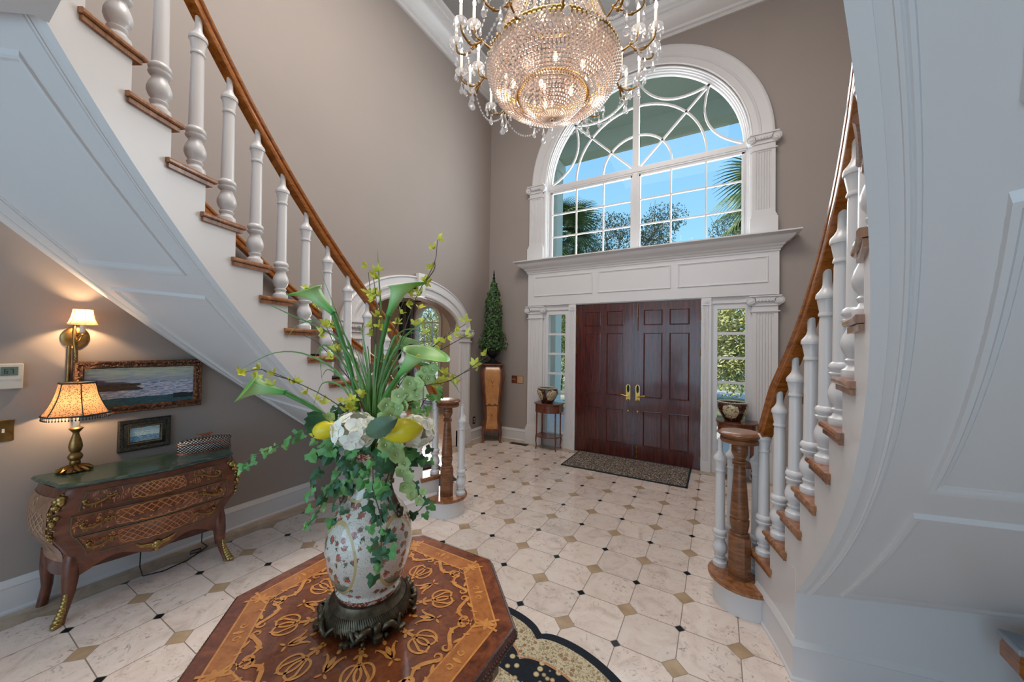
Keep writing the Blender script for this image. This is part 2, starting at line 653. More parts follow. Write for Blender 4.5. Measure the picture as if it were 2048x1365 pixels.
# fluted pilaster with ionic capital --------------------------------------
def pilaster(mb, xa, xb, yb, yf, z0, z1, flutes=6, base=0.26, cap=True, f=None):
    """flat pilaster facing -Y; f maps (x,y,z)->world"""
    f = f or (lambda x, y, z: (x, y, z))
    st = len(mb.v)
    w = xb - xa
    # plinth and base mouldings
    mb.box(xa - 0.025, xb + 0.025, yf - 0.025, yb, z0, z0 + base)
    mb.box(xa - 0.015, xb + 0.015, yf - 0.015, yb, z0 + base, z0 + base + 0.03)
    mb.box(xa - 0.006, xb + 0.006, yf - 0.006, yb, z0 + base + 0.03, z0 + base + 0.055)
    ztop = z1 - 0.24
    # shaft cross-section with flutes
    m = w * 0.16
    fw = (w - 2 * m) / flutes
    poly = [(xa, yb), (xa, yf)]
    for i in range(flutes):
        a = xa + m + fw * i
        poly += [(a + fw * 0.12, yf), (a + fw * 0.26, yf + 0.009), (a + fw * 0.5, yf + 0.013), (a + fw * 0.74, yf + 0.009), (a + fw * 0.88, yf)]
    poly += [(xb, yf), (xb, yb)]
    mb.prism(poly, z0 + base + 0.055 + 0.05, ztop)
    mb.box(xa, xb, yf, yb, z0 + base + 0.055, z0 + base + 0.105)
    mb.box(xa, xb, yf, yb, ztop, z1 - 0.02)
    mb.box(xa - 0.02, xb + 0.02, yf - 0.016, yb, ztop + 0.02, ztop + 0.034)
    mb.box(xa - 0.02, xb + 0.02, yf - 0.016, yb, ztop + 0.10, ztop + 0.114)
    if cap:
        zc = z1 - 0.065
        mb.box(xa - 0.035, xb + 0.035, yf - 0.045, yb, z1 - 0.028, z1 - 0.012)
        mb.box(xa - 0.01, xb + 0.01, yf - 0.03, yb, zc - 0.022, z1 - 0.028)
        for cx in (xa - 0.012, xb + 0.012):
            for r, d in ((0.052, 0.030), (0.036, 0.040), (0.018, 0.048)):
                rings = []
                for yy in (yf - d + 0.006, yf - d, yb - 0.0):
                    rr = r if yy != yf - d + 0.006 else r
                    rings.append([(cx + rr * cos(2 * pi * j / 20), yy, zc - 0.012 + rr * sin(2 * pi * j / 20)) for j in range(20)])
                mb.loft(rings[1:], True, True)
            # spiral rib
            pts = []
            for q in range(26):
                t = q / 25 * 2 * pi * 1.6
                rr = 0.050 - 0.030 * q / 25
                pts.append((cx + (rr * cos(t) if cx > (xa + xb) / 2 else -rr * cos(t)), yf - 0.034 - 0.008 * q / 25, zc - 0.012 + rr * sin(t)))
            mb.tube(pts, 0.0045, 5)
        for q in range(5):
            mb.bead((xa + w * (0.24 + 0.13 * q), yf - 0.034, zc - 0.008), 0.011, rz=0.016)
    for i in range(st, len(mb.v)):
        mb.v[i] = f(*mb.v[i])


# lower order: outer pilasters either side of the sidelights
mb = MB()
pilaster(mb, 2.10, 2.375, YF, 2.275, 0, 2.375)
pilaster(mb, -1.155, -0.88, YF, 2.275, 0, 2.375)
struct(mb, 'trim_2', M['white'], smooth=30)
# upper order on the cornice
mb = MB()
pilaster(mb, 2.095, 2.345, YF, 2.29, 3.125, 4.475, base=0.25)
pilaster(mb, -1.165, -0.915, YF, 2.29, 3.125, 4.475, base=0.25)
struct(mb, 'trim_3', M['white'], smooth=30)

# frieze and cornice over the doors
FX0, FX1 = -1.165, 2.385
mb = MB().box(FX0, FX1, 2.272, YF, 2.375, 2.95)


def panel_frame(mb, x0, x1, z0, z1, y, w=0.028, d=0.014, axis='y'):
    prof = [(0, 0), (0.004, -d), (w * 0.45, -d), (w * 0.6, -d * 0.45), (w * 0.9, -d * 0.35), (w, 0)]
    rings = []
    for o, yy in prof:
        rings.append([(x0 + o, y + yy, z0 + o), (x1 - o, y + yy, z0 + o), (x1 - o, y + yy, z1 - o), (x0 + o, y + yy, z1 - o)])
    mb.loft(rings, True, False)


for a, b in ((-1.045, -0.015), (0.07, 1.13), (1.215, 2.27)):
    panel_frame(mb, a, b, 2.53, 2.87, 2.272)
corn = [(0, 2.925), (0.010, 2.925), (0.012, 2.945), (0.024, 2.955), (0.030, 2.972), (0.036, 2.982), (0.050, 2.990), (0.056, 3.006), (0.060, 3.012), (0.075, 3.020), (0.115, 3.045), (0.142, 3.075), (0.146, 3.090), (0.160, 3.093), (0.188, 3.112), (0.200, 3.116), (0.200, 3.132), (0, 3.135)]
mb.loft(rail_path(corn, [(FX0, YF, -1, 0), (FX0, 2.272, -1, -1), (FX1, 2.272, 1, -1), (FX1, YF, 1, 0)]))
struct(mb, 'trim_4', M['white'], smooth=30)

# arch casing of the big window, window frame
def ring_sweep(mb, prof, xc, zc, a0=0.0, a1=pi, n=56, legs=None):
    rings = []
    if legs is not None:
        rings.append([(xc + r, y, legs) for r, y in prof])
    for i in range(n + 1):
        a = a0 + (a1 - a0) * i / n
        rings.append([(xc + r * cos(a), y, zc + r * sin(a)) for r, y in prof])
    if legs is not None:
        rings.append([(xc - r, y, legs) for r, y in prof])
    mb.loft(rings, True, True)


mb = MB()
casing = [(1.745, YF), (1.745, 2.318), (1.735, 2.300), (1.715, 2.292), (1.705, 2.302), (1.60, 2.306), (1.592, 2.298), (1.575, 2.296), (1.565, 2.315), (1.50, 2.317), (1.49, 2.308), (1.475, 2.312), (1.472, YF), (1.472, YF + 0.02)]
ring_sweep(mb, casing, WC, WZ + 0.02)
for sx in (-1, 1):
    mb.box(min(WC + sx * 1.472, WC + sx * 1.51), max(WC + sx * 1.472, WC + sx * 1.51), 2.312, YF, 3.135, WZ + 0.03)
    mb.box(min(WC + sx * 1.50, WC + sx * 1.74), max(WC + sx * 1.50, WC + sx * 1.74), 2.318, YF, 3.135, WZ + 0.03)
struct(mb, 'trim_5', M['white'], smooth=30)

win = empty('window_1', (WC, 2.42, 3.16), kind='structure')
W0 = Matrix.Translation((-WC, -2.42, -3.16))
mb = MB()
jam = [(1.475, YF - 0.03), (1.462, YF - 0.03), (1.460, YF + 0.0), (1.445, YF + 0.0), (1.443, YF + 0.03), (1.428, YF + 0.03), (1.425, YF + 0.055), (1.405, YF + 0.057), (1.403, YF + 0.10), (1.475, YF + 0.10)]
ring_sweep(mb, jam, WC, WZ, legs=3.14)
# sill and transom with stepped mouldings
mb.box(WC - 1.43, WC + 1.43, 2.375, YF + 0.1, 3.13, 3.175)
for y, za, zb in ((2.40, 4.335, 4.455), (2.385, 4.350, 4.440), (2.372, 4.372, 4.425)):
    mb.box(WC - 1.44, WC + 1.44, y, YF + 0.1, za, zb)
# central mullion
mb.box(WC - 0.045, WC + 0.045, 2.388, YF + 0.1, 4.44, WZ + 1.405)
mb.box(WC - 0.033, WC + 0.033, 2.378, YF + 0.1, 3.16, 4.37)
mb.box(WC - 0.05, WC + 0.05, 2.392, YF + 0.1, 3.16, 4.37)
mb.xf(W0)
mb.build('window_frame', M['white'], win, smooth=30)
for sx in (-1, 1):
    mb = MB()
    xa, xb = (WC - 1.41, WC - 0.045) if sx < 0 else (WC + 0.045, WC + 1.41)
    za, zb = 3.172, 4.34
    for bx in ((xa, xa + 0.028, za, zb), (xb - 0.028, xb, za, zb), (xa, xb, za, za + 0.03), (xa, xb, zb - 0.028, zb)):
        mb.box(bx[0], bx[1], 2.402, 2.44, bx[2], bx[3])
    for q in (1, 2):
        xx = xa + (xb - xa) * q / 3
        mb.box(xx - 0.011, xx + 0.011, 2.408, 2.436, za, zb)
        zz = za + (zb - za) * q / 3
        mb.box(xa, xb, 2.409, 2.435, zz - 0.011, zz + 0.011)
    mb.xf(W0)
    mb.build('window_sash', M['white'], win, smooth=0)
# curved glazing bars of the lunette
mb = MB()


def bar(pts, w=0.026):
    rings = []
    n = len(pts)
    for i, (x, z) in enumerate(pts):
        a = pts[max(0, i - 1)]
        b = pts[min(n - 1, i + 1)]
        tx, tz = b[0] - a[0], b[1] - a[1]
        L = hypot(tx, tz)
        nx, nz = -tz / L * w / 2, tx / L * w / 2
        rings.append([(x + nx, 2.408, z + nz), (x - nx, 2.408, z - nz), (x - nx, 2.436, z - nz), (x + nx, 2.436, z + nz)])
    mb.loft(rings, True, True)


ZT = 4.45
for R_ in (0.51, 0.965):
    bar([(WC + R_ * cos(pi * i / 32), ZT + R_ * sin(pi * i / 32)) for i in range(33)])
R0 = 1.405
P = [(WC + R0 * cos(a), WZ + R0 * sin(a)) for a in (radians(2), radians(45), radians(90), radians(135), radians(178))]
for sgn in (1, -1):
    bar([(WC + sgn * 0.04, ZT), (WC + sgn * R0 * cos(pi / 4), WZ + R0 * sin(pi / 4))])
for i in range(4):
    (xa, za), (xb, zb) = P[i], P[i + 1]
    pts = []
    for q in range(17):
        t = q / 16
        mx, mz = (xa + xb) / 2, (za + zb) / 2
        d = hypot(mx - WC, mz - WZ)
        s_ = 0.235 * 4 * t * (1 - t)
        pts.append((xa + (xb - xa) * t - (mx - WC) / d * s_, za + (zb - za) * t - (mz - WZ) / d * s_))
    bar(pts)
mb.xf(W0)
mb.build('glazing_bars', M['white'], win, smooth=30)
mb = MB()
poly = [(WC - 1.43, 3.16), (WC + 1.43, 3.16)] + [(WC + 1.43 * cos(pi * i / 40), WZ + 1.43 * sin(pi * i / 40)) for i in range(41)]
mb.prism(poly, 2.418, 2.424, f=lambda a, b, z: (a, z, b))
mb.xf(W0)
mb.build('pane', M['glass'], win, smooth=0)


# sidelights
def sidelight(n, xa, xb, gx0, gx1):
    w = empty('window_%d' % n, ((xa + xb) / 2, 2.36, 0), kind='structure')
    T = Matrix.Translation((-(xa + xb) / 2, -2.36, 0))
    mb = MB()
    yf = 2.315
    mb.box(xa, gx0 - 0.05, yf, YF + 0.08, 0, 2.376)
    mb.box(gx1 + 0.05, xb, yf, YF + 0.08, 0, 2.376)
    mb.box(gx0 - 0.05, gx1 + 0.05, yf, YF + 0.08, 2.29, 2.376)
    mb.box(gx0 - 0.05, gx1 + 0.05, yf, YF + 0.08, 0, 0.17)
    # inner stepped frame
    for (a, b, c, d) in ((gx0 - 0.05, gx0, 0.17, 2.29), (gx1, gx1 + 0.05, 0.17, 2.29), (gx0, gx1, 2.215, 2.29), (gx0, gx1, 0.17, 0.225)):
        mb.box(a, b, yf + 0.02, YF + 0.08, c, d)
    for (a, b, c, d) in ((gx0 - 0.012, gx0 + 0.006, 0.2, 2.23), (gx1 - 0.006, gx1 + 0.012, 0.2, 2.23)):
        mb.box(a, b, yf + 0.012, yf + 0.03, c, d)
    mb.xf(T)
    mb.build('window_frame', M['white'], w, smooth=0)
    mb = MB()
    for q in range(1, 6):
        zz = 2.215 - (2.215 - 0.225) * q / 6
        mb.box(gx0, gx1, yf + 0.03, yf + 0.065, zz - 0.017, zz + 0.017)
    mb.xf(T)
    mb.build('glazing_bars', M['white'], w, smooth=0)
    mb = MB().box(gx0 - 0.005, gx1 + 0.005, yf + 0.05, yf + 0.056, 0.2, 2.25)
    mb.xf(T)
    mb.build('pane', M['glass'], w, smooth=0)


sidelight(2, -0.88, -0.415, -0.80, -0.48)
sidelight(3, 1.64, 2.10, 1.705, 2.035)

# narrow fluted door jambs
mb = MB()
for xa, xb in ((-0.415, -0.292), (1.518, 1.64)):
    poly = [(xa, YF + 0.06), (xa, 2.285)]
    for i in range(5):
        a = xa + 0.02 + (xb - xa - 0.045) / 5 * i
        fw = (xb - xa - 0.045) / 5
        poly += [(a, 2.285), (a + fw * 0.3, 2.294), (a + fw * 0.7, 2.294), (a + fw, 2.285)]
    poly += [(xb, 2.285), (xb, YF + 0.06)]
    mb.prism(poly, 0.14, 2.27)
    mb.box(xa, xb, 2.283, YF + 0.06, 0, 0.14)
    mb.box(xa, xb, 2.280, YF + 0.06, 2.27, 2.376)
    cx = (xa + xb) / 2
    for r, y in ((0.034, 2.272), (0.018, 2.266)):
        mb.loft([[(cx + r * cos(2 * pi * j / 16), yy, 2.325 + r * sin(2 * pi * j / 16)) for j in range(16)] for yy in (y, 2.283)])
mb.box(-0.292, 1.518, 2.30, YF + 0.06, 2.362, 2.376)
struct(mb, 'trim_6', M['white'], smooth=30)
struct(MB().box(-0.292, 1.518, 2.29, YF + 0.1, -0.01, 0.012), 'trim_7', M['mahog'], smooth=0)


# double entrance doors
def door(n, xa, xb):
    d = empty('door_%d' % n, ((xa + xb) / 2, 2.32, 0.012), kind='structure')
    T = Matrix.Translation((-(xa + xb) / 2, -2.32, -0.012))
    yb_, yf = 2.350, 2.305
    za, zb = 0.014, 2.360
    L, R_ = (xa + 0.150, xb - 0.150)
    mid = (xa + xb) / 2
    cols = [(L, mid - 0.055), (mid + 0.055, R_)]
    rows = [(0.225, 0.73), (0.945, 1.89), (2.02, 2.235)]
    mb = MB()
    mb.box(xa, xb, yf + 0.022, yb_, za, zb)                      # core
    for a, b in ((xa, L), (cols[0][1], cols[1][0]), (R_, xb)):   # stiles
        mb.box(a, b, yf, yf + 0.024, za, zb)
    for c0, c1 in cols:
        for a, b in ((za, 0.225), (0.73, 0.945), (1.89, 2.02), (2.235, zb)):
            mb.box(c0, c1, yf, yf + 0.024, a, b)
    mb.xf(T)
    mb.build('door_leaf', M['mahog'], d, smooth=0)
    for c0, c1 in cols:
        for r0, r1 in rows:
            mb = MB()
            prof = [(-0.010, yf + 0.001), (-0.008, yf - 0.007), (0.002, yf - 0.009), (0.008, yf - 0.002), (0.014, yf + 0.020), (0.026, yf + 0.021), (0.052, yf + 0.004), (0.056, yf + 0.003)]
            rings = [[(c0 + o, y, r0 + o), (c1 - o, y, r0 + o), (c1 - o, y, r1 - o), (c0 + o, y, r1 - o)] for o, y in prof]
            mb.loft(rings, True, True)
            mb.xf(T)
            mb.build('raised_panel', M['mahog'], d, smooth=0)
    return d, T


dl, TL_ = door(1, -0.288, 0.612)
dr, TR_ = door(2, 0.618, 1.514)


def handle_set(d, T, cx, sgn):
    mb = MB()
    poly = []
    for i in range(24):
        a = 2 * pi * i / 24
        r = 0.032
        poly.append((cx + r * cos(a), (1.085 if sin(a) > 0 else 0.905) + r * 1.1 * sin(a)))
    mb.prism(poly, 2.296, 2.306, f=lambda a, b, z: (a, z, b))
    mb.xf(T)
    h = mb.build('handle', M['brass'], d, smooth=40)
    mb = MB().prism([(cx + 0.019 * cos(2 * pi * i / 16), 1.055 + 0.06 * sin(2 * pi * i / 16)) for i in range(16)], 2.292, 2.297, f=lambda a, b, z: (a, z, b))
    mb.xf(T)
    mb.build('inset_plate', M['iron'], h, smooth=0)
    mb = MB()
    mb.loft([[(cx + 0.017 * cos(2 * pi * j / 14), y, 0.935 + 0.017 * sin(2 * pi * j / 14)) for j in range(14)] for y in (2.296, 2.262)])
    mb.tube([(cx, 2.266, 0.935), (cx - sgn * 0.03, 2.262, 0.945), (cx - sgn * 0.07, 2.262, 0.962), (cx - sgn * 0.11, 2.264, 0.962)], [0.010, 0.009, 0.007, 0.005], 8)
    mb.bead((cx, 2.285, 0.885), 0.018, seg=10)
    mb.xf(T)
    mb.build('lever', M['brass'], h, smooth=40)
    mb = MB().loft([[(cx + 0.011 * cos(2 * pi * j / 12), y, 0.722 + 0.011 * sin(2 * pi * j / 12)) for j in range(12)] for y in (2.306, 2.296)])
    mb.xf(T)
    mb.build('lock_cylinder', M['brass'], d, smooth=30)


handle_set(dl, TL_, 0.545, 1)
handle_set(dr, TR_, 0.682, -1)
for z0, z1, nm in ((1.93, 2.345, 'upper_bolt'), (0.035, 0.21, 'lower_bolt')):
    mb = MB().tube([(0.676, 2.288, z0), (0.676, 2.288, z1)], 0.006, 8)
    for zz in (z0 + 0.012, z1 - 0.012, (z0 + z1) / 2):
        mb.bead((0.676, 2.288, zz), 0.014, seg=8)
        mb.box(0.664, 0.688, 2.292, 2.306, zz - 0.01, zz + 0.01)
    mb.xf(TR_)
    mb.build(nm, M['brass'], dr, smooth=40)
for d, T, x in ((dl, TL_, -0.288), (dr, TR_, 1.514)):
    for zz in (0.24, 0.92, 1.62, 2.12):
        mb = MB().tube([(x, 2.298, zz - 0.055), (x, 2.298, zz + 0.055)], 0.007, 8)
        mb.xf(T)
        mb.build('hinge', M['brass'], d, smooth=40)

# ------------------------------------------------------------------ left wall arch casing
mb = MB()
def ell(a, b, t):
    return (AY + a * cos(t), AZ + b * sin(t))
# face mouldings, as rings between ellipses
prof = [(1.235, 0.745, 0.0), (1.235, 0.745, 0.045), (1.215, 0.725, 0.058), (1.20, 0.71, 0.045), (1.12, 0.635, 0.045), (1.11, 0.625, 0.060), (1.085, 0.60, 0.058), (1.075, 0.59, 0.040), (1.00, 0.52, 0.038), (0.99, 0.51, 0.050), (0.96, 0.48, 0.050), (0.935, 0.455, 0.03), (0.93, 0.45, -0.16)]
rings = []
for i in range(49):
    t = pi * i / 48
    rings.append([(XL + o, AY + a * cos(t), AZ + b * sin(t)) for a, b, o in prof])
mb.loft(rings, False, False)
# keystone
mb.prism([(AY - 0.075, AZ + 0.79), (AY + 0.075, AZ + 0.79), (AY + 0.055, AZ + 0.46), (AY - 0.055, AZ + 0.46)], XL + 0.03, XL + 0.085, f=lambda a, b, z: (z, a, b))
g = lambda x, y, z: (XL + (YF - y), x, z)
pilaster(mb, AY + 0.95, AY + 1.22, YF, YF - 0.05, 0, AZ + 0.05, f=g)
pilaster(mb, AY - 1.22, AY - 0.95, YF, YF - 0.05, 0, AZ + 0.05, f=g)
mb.box(XL - 0.16, XL + 0.03, AY + 0.925, AY + 0.955, 0, AZ)
mb.box(XL - 0.16, XL + 0.03, AY - 0.955, AY - 0.925, 0, AZ)
struct(mb, 'trim_8', M['white'], smooth=30)

# ================================================================== CURVED STAIRCASES
SXC, SYC = -0.596, -1.477           # centre of the right-hand stair's circle
RISE, Z0, STEP, TH0 = 0.1986, -0.0174, 3.83, 28.7
R_NOSE, R_IN, R_OUT = 2.684, 2.703, 3.825
NT_ = 16


def ztread(k):
    return RISE * k + Z0


def zline(th):
    """height of the line through the tread tops at angle th (degrees)"""
    return RISE * (28.1 - th) / STEP + Z0


def rho(k):                          # angle of riser k
    return TH0 - STEP * k


def make_stair(side):
    def P(R, th, z):
        t = radians(th)
        x, y = SXC + R * cos(t), SYC + R * sin(t)
        if side < 0:
            x = 2 * XM - x
        return (x, y, z)
    nm = 'left' if side < 0 else 'right'
    root = empty('curved_staircase', P(3.2, 22, 0), 'curved white staircase with oak treads on the %s of the hall' % nm, 'staircase')
    T = Matrix.Translation(-Vector(root.location))

    def put(mb, name, m, par=root, **kw):
        mb.xf(T)
        return mb.build(name, m, par, **kw)

    def sector(mb, ra, rb, ta, tb, za, zb, n=3):
        rings = []
        for i in range(n + 1):
            th = ta + (tb - ta) * i / n
            rings.append([P(ra, th, za), P(rb, th, za), P(rb, th, zb), P(ra, th, zb)])
        mb.loft(rings, True, True)

    # treads with nosing and cove moulding underneath
    for k in range(2, NT_ + 1):
        mb = MB()
        z = ztread(k)
        tb, tf = rho(k + 1) - 0.55, rho(k) + 0.95
        prof = [(0, z - 0.028), (-0.005, z - 0.020), (-0.005, z - 0.008), (0, z)]
        rings = []
        for i in range(5):
            th = tb + (tf - tb) * i / 4
            rings.append([P(R_NOSE, th, z - 0.024), P(R_NOSE - 0.005, th, z - 0.018), P(R_NOSE - 0.005, th, z - 0.008), P(R_NOSE, th, z), P(R_OUT + 0.018, th, z), P(R_OUT + 0.018, th, z - 0.028)])
        # rounded front edge
        th = tf + 0.12
        rings.append([P(R_NOSE, th, z - 0.020), P(R_NOSE, th, z - 0.018), P(R_NOSE, th, z - 0.010), P(R_NOSE, th, z - 0.006), P(R_OUT + 0.018, th, z - 0.006), P(R_OUT + 0.018, th, z - 0.022)])
        mb.loft(rings, True, True)
        sector(mb, R_NOSE + 0.006, R_OUT, tb + 0.15, tf - 0.30, z - 0.046, z - 0.026)
        put(mb, 'tread', M['oak'], smooth=30)
    # risers
    for k in range(2, NT_ + 2):
        mb = MB()
        sector(mb, R_IN + 0.002, R_OUT - 0.002, rho(k) - 0.35, rho(k), ztread(k - 1) - 0.01, ztread(k) - 0.027, 1)
        put(mb, 'riser', M['white'], smooth=0)

    # stringers with saw-tooth top and helical lower edge
    TEND = 10.8

    def stringer(ra, rb, drop, k0=2):
        mb = MB()
        cols = []
        for k in range(k0, NT_ + 1):
            a, b = rho(k), rho(k + 1)
            for i in range(5):
                th = a + (b - a) * i / 4
                top = ztread(k) - 0.027
                bot = zline(th) - drop if th < TEND else 0.0
                cols.append((th, bot, top))
                if i < 4 and th > TEND > a + (b - a) * (i + 1) / 4:
                    cols.append((TEND, 0.0, top))
                    cols.append((TEND, zline(TEND) - drop, top))
        rings = [[P(ra, th, b), P(rb, th, b), P(rb, th, t), P(ra, th, t)] for th, b, t in cols]
        mb.loft(rings, True, True)
        return mb
    mb = stringer(R_IN, R_IN + 0.03, 0.45)
    put(mb, 'stringer', M['white'], smooth=25)
    mb = stringer(R_OUT - 0.03, R_OUT, 0.34)
    put(mb, 'stringer', M['white'], smooth=25)

    # panelled soffit
    def S(R, th, off=0.0):
        return P(R, th, zline(th) - 0.45 + (R - 2.70) * 0.11 / 1.14 - off)
    TA, TB = TEND, -36.0
    mb = MB()
    rings = []
    for i in range(61):
        th = TA + (TB - TA) * i / 60
        rings.append([S(R_IN - 0.0, th), S(R_OUT, th), S(R_OUT, th, -0.03), S(R_IN, th, -0.03)])
    mb.loft(rings, True, True)
    put(mb, 'soffit', M['white'], smooth=25)

    def moulding(mb, ra, rb, ta, tb, w=0.030, d=0.016):
        """picture-frame moulding on the soffit between radii ra..rb and angles ta..tb"""
        dw = degrees_(w)
        prof = [(0, 0), (0.15, d), (0.5, d), (0.62, d * 0.5), (0.9, d * 0.4), (1, 0)]
        n = 24
        path = []
        for i in range(n + 1):
            path.append((ra, ta + (tb - ta) * i / n, 1, 0 if 0 < i < n else (-1 if i == 0 else 1)))
        for i in range(n + 1):
            path.append((rb, tb + (ta - tb) * i / n, -1, 0 if 0 < i < n else (1 if i == 0 else -1)))
        rings = []
        for R, th, sr, st in path:
            rings.append([S(R + sr * w * o, th - st * dw * o * (1 if tb > ta else -1) * -1 * -1, h) for o, h in prof])
        rings.append(rings[0])
        mb.loft(rings, False, False)

    def degrees_(w):
        return w / 3.25 * 180 / pi
    for ta, tb in ((10.0, -2.5), (-4.6, -18.0), (-20.1, -33.7)):
        mb = MB()
        moulding(mb, 2.872, 3.63, tb, ta)
        put(mb, 'soffit_panel_moulding', M['white'], smooth=30)
    for R in (2.765, 3.745):
        mb = MB()
        rings = []
        for i in range(61):
            th = TA + (TB - TA) * i / 60
            rings.append([S(R - 0.012, th), S(R - 0.010, th, 0.006), S(R - 0.004, th, 0.008), S(R, th, 0.002), S(R + 0.004, th, 0.008), S(R + 0.010, th, 0.006), S(R + 0.012, th)])
        mb.loft(rings, False, False)
        put(mb, 'soffit_bead', M['white'], smooth=30)
    # closing wall under the flight
    mb = MB()
    poly = [P(R_IN, TEND, 0), P(R_OUT, TEND, 0), P(R_OUT, TEND + 1, 0), P(R_IN, TEND + 1, 0)]
    sector(mb, R_IN - 0.001, R_OUT, TEND - 0.12, TEND + 0.8, 0, zline(TEND) - 0.33, 1)
    put(mb, 'end_wall', M['white'], smooth=0)
    # baseboard round the foot of the flight
    mb = MB()
    prof = [(0, 0), (0.022, 0), (0.022, 0.012), (0.014, 0.02), (0.012, 0.165), (0.018, 0.172), (0.012, 0.19), (0.004, 0.205), (0, 0.205)]
    rings = []
    for i in range(13):
        th = 20.5 + (TEND - 20.5) * i / 12
        ss = -0.30 if i == 12 else 0
        rings.append([P(R_IN - o, th + (-(o / R_IN) * 57.3 if i == 12 else 0), z) for o, z in prof])
    rings.append([P(R_OUT, TEND - (o / R_OUT) * 57.3, z) for o, z in prof])
    mb.loft(rings, True, True)
    put(mb, 'baseboard', M['white'], smooth=30)

    # bullnose first step
    z1 = ztread(1)
    cR, cT = 2.655, 22.3
    oR = 3.865

    def bull(mb, off, za, zb):
        c1 = P(2.665, 22.9, 0)
        pts = []
        n = 14
        rr = 0.205 + off
        # half circle at the inner end, front straight along the riser line, half circle at the outer end
        for (R, th, a0, a1) in ((2.665, 22.45, -92, -268), (3.77, 22.45, 88, -88)):
            for i in range(n + 1):
                a = a0 + (a1 - a0) * i / n
                ar = radians(a)
                # local frame: e_r radial, e_t tangential (increasing theta)
                t = radians(th)
                er = (cos(t), sin(t))
                et = (-sin(t), cos(t))
                # angle measured from radial direction
                x = SXC + R * er[0] + rr * (cos(ar) * er[0] + sin(ar) * et[0])
                y = SYC + R * er[1] + rr * (cos(ar) * er[1] + sin(ar) * et[1])
                if side < 0:
                    x = 2 * XM - x
                pts.append((x, y))
        # keep the outer end inside the hall
        lim = XR - 0.01 if side > 0 else XL + 0.01
        pts = [(min(x, lim) if side > 0 else max(x, lim), y) for x, y in pts]
        mb.prism(pts, za, zb)
    mb = MB()
    bull(mb, -0.03, 0, z1 - 0.026)
    put(mb, 'bullnose_riser', M['white'], smooth=30)
    mb = MB()
    bull(mb, -0.004, z1 - 0.026, z1)
    bull(mb, 0.002, z1 - 0.021, z1 - 0.006)
    put(mb, 'bullnose_tread', M['oak'], smooth=30)

    # balusters -------------------------------------------------------------
    H = 0.872

    def bal_mesh(h=H):
        pr = [(0.044, 0), (0.046, 0.012), (0.044, 0.028), (0.034, 0.036), (0.029, 0.048), (0.034, 0.056), (0.036, 0.063), (0.030, 0.070), (0.030, 0.076),
              (0.041, 0.092), (0.047, 0.112), (0.0465, 0.130), (0.040, 0.152), (0.031, 0.172), (0.0285, 0.186), (0.038, 0.192), (0.044, 0.200), (0.044, 0.206), (0.036, 0.211), (0.036, 0.216), (0.043, 0.222), (0.045, 0.232), (0.040, 0.244), (0.033, 0.250),
              (0.032, 0.262), (0.028, h - 0.245), (0.026, h - 0.230), (0.0315, h - 0.226), (0.0325, h - 0.220), (0.030, h - 0.214), (0.028, h - 0.206), (0.036, h - 0.158), (0.036, h - 0.153), (0.041, h - 0.150), (0.042, h - 0.140), (0.039, h - 0.128), (0.028, h - 0.114), (0.020, h - 0.100), (0.0165, h - 0.085), (0.0155, h)]
        return MB().lathe(pr, seg=20)
    b0 = bal_mesh().build('baluster', M['white'], root, smooth=40)
    first = [True]

    def place_bal(x, y, z):
        if first[0]:
            o = b0
            first[0] = False
        else:
            o = b0.copy()
            COL.objects.link(o)
        o.parent = root
        o.location = Vector((x, y, z)) - root.location
    for k in range(2, NT_ + 1):
        place_bal(*P(2.738, 28.05 - STEP * k, ztread(k)))
        place_bal(*P(3.785, 28.05 - STEP * k, ztread(k)))
    for (xx, yy) in ((1.732, -0.405), (1.805, -0.30), (1.945, -0.375)):
        place_bal(xx if side > 0 else 2 * XM - xx, yy, z1)

    # newel posts
    def newel(x, y):
        mb = MB()
        hN = 0.885
        oct_ = [(0.062, 0), (0.062, 0.262), (0.052, 0.275)]
        rings = []
        for r, z in oct_:
            rings.append([(x + r / cos(pi / 8) * cos(pi / 8 + pi / 4 * j), y + r / cos(pi / 8) * sin(pi / 8 + pi / 4 * j), z1 + z) for j in range(8)])
        mb.loft(rings, True, True)
        pr = [(0.050, 0.270), (0.056, 0.280), (0.056, 0.288), (0.046, 0.294), (0.048, 0.305), (0.055, 0.345), (0.056, 0.375), (0.050, 0.378), (0.048, 0.385), (0.052, 0.392), (0.054, 0.40), (0.052, 0.43), (0.033, 0.715), (0.032, 0.725), (0.042, 0.730), (0.044, 0.738), (0.036, 0.744), (0.042, 0.750), (0.042, 0.757), (0.033, 0.764), (0.033, 0.772), (0.045, 0.800), (0.049, 0.82), (0.046, 0.833), (0.044, 0.836), (0.049, 0.84), (0.047, 0.853), (0.040, 0.868), (0.038, hN)]
        mb.lathe(pr, (x, y, z1), 24)
        put(mb, 'newel_post', M['oak_dark'], smooth=35)
    for (xx, yy) in ((1.842, -0.492), (2.905, -0.07)):
        newel(xx if side > 0 else 2 * XM - xx, yy)

    # handrails: swept profile ending in a round cap over the newel
    prof = [(-0.030, -0.062), (-0.034, -0.050), (-0.034, -0.036), (-0.024, -0.030), (-0.024, -0.024), (-0.035, -0.018), (-0.037, -0.006), (-0.030, 0.004), (-0.014, 0.010), (0.014, 0.010), (0.030, 0.004), (0.037, -0.006), (0.035, -0.018), (0.024, -0.024), (0.024, -0.030), (0.034, -0.036), (0.034, -0.050), (0.030, -0.062)]
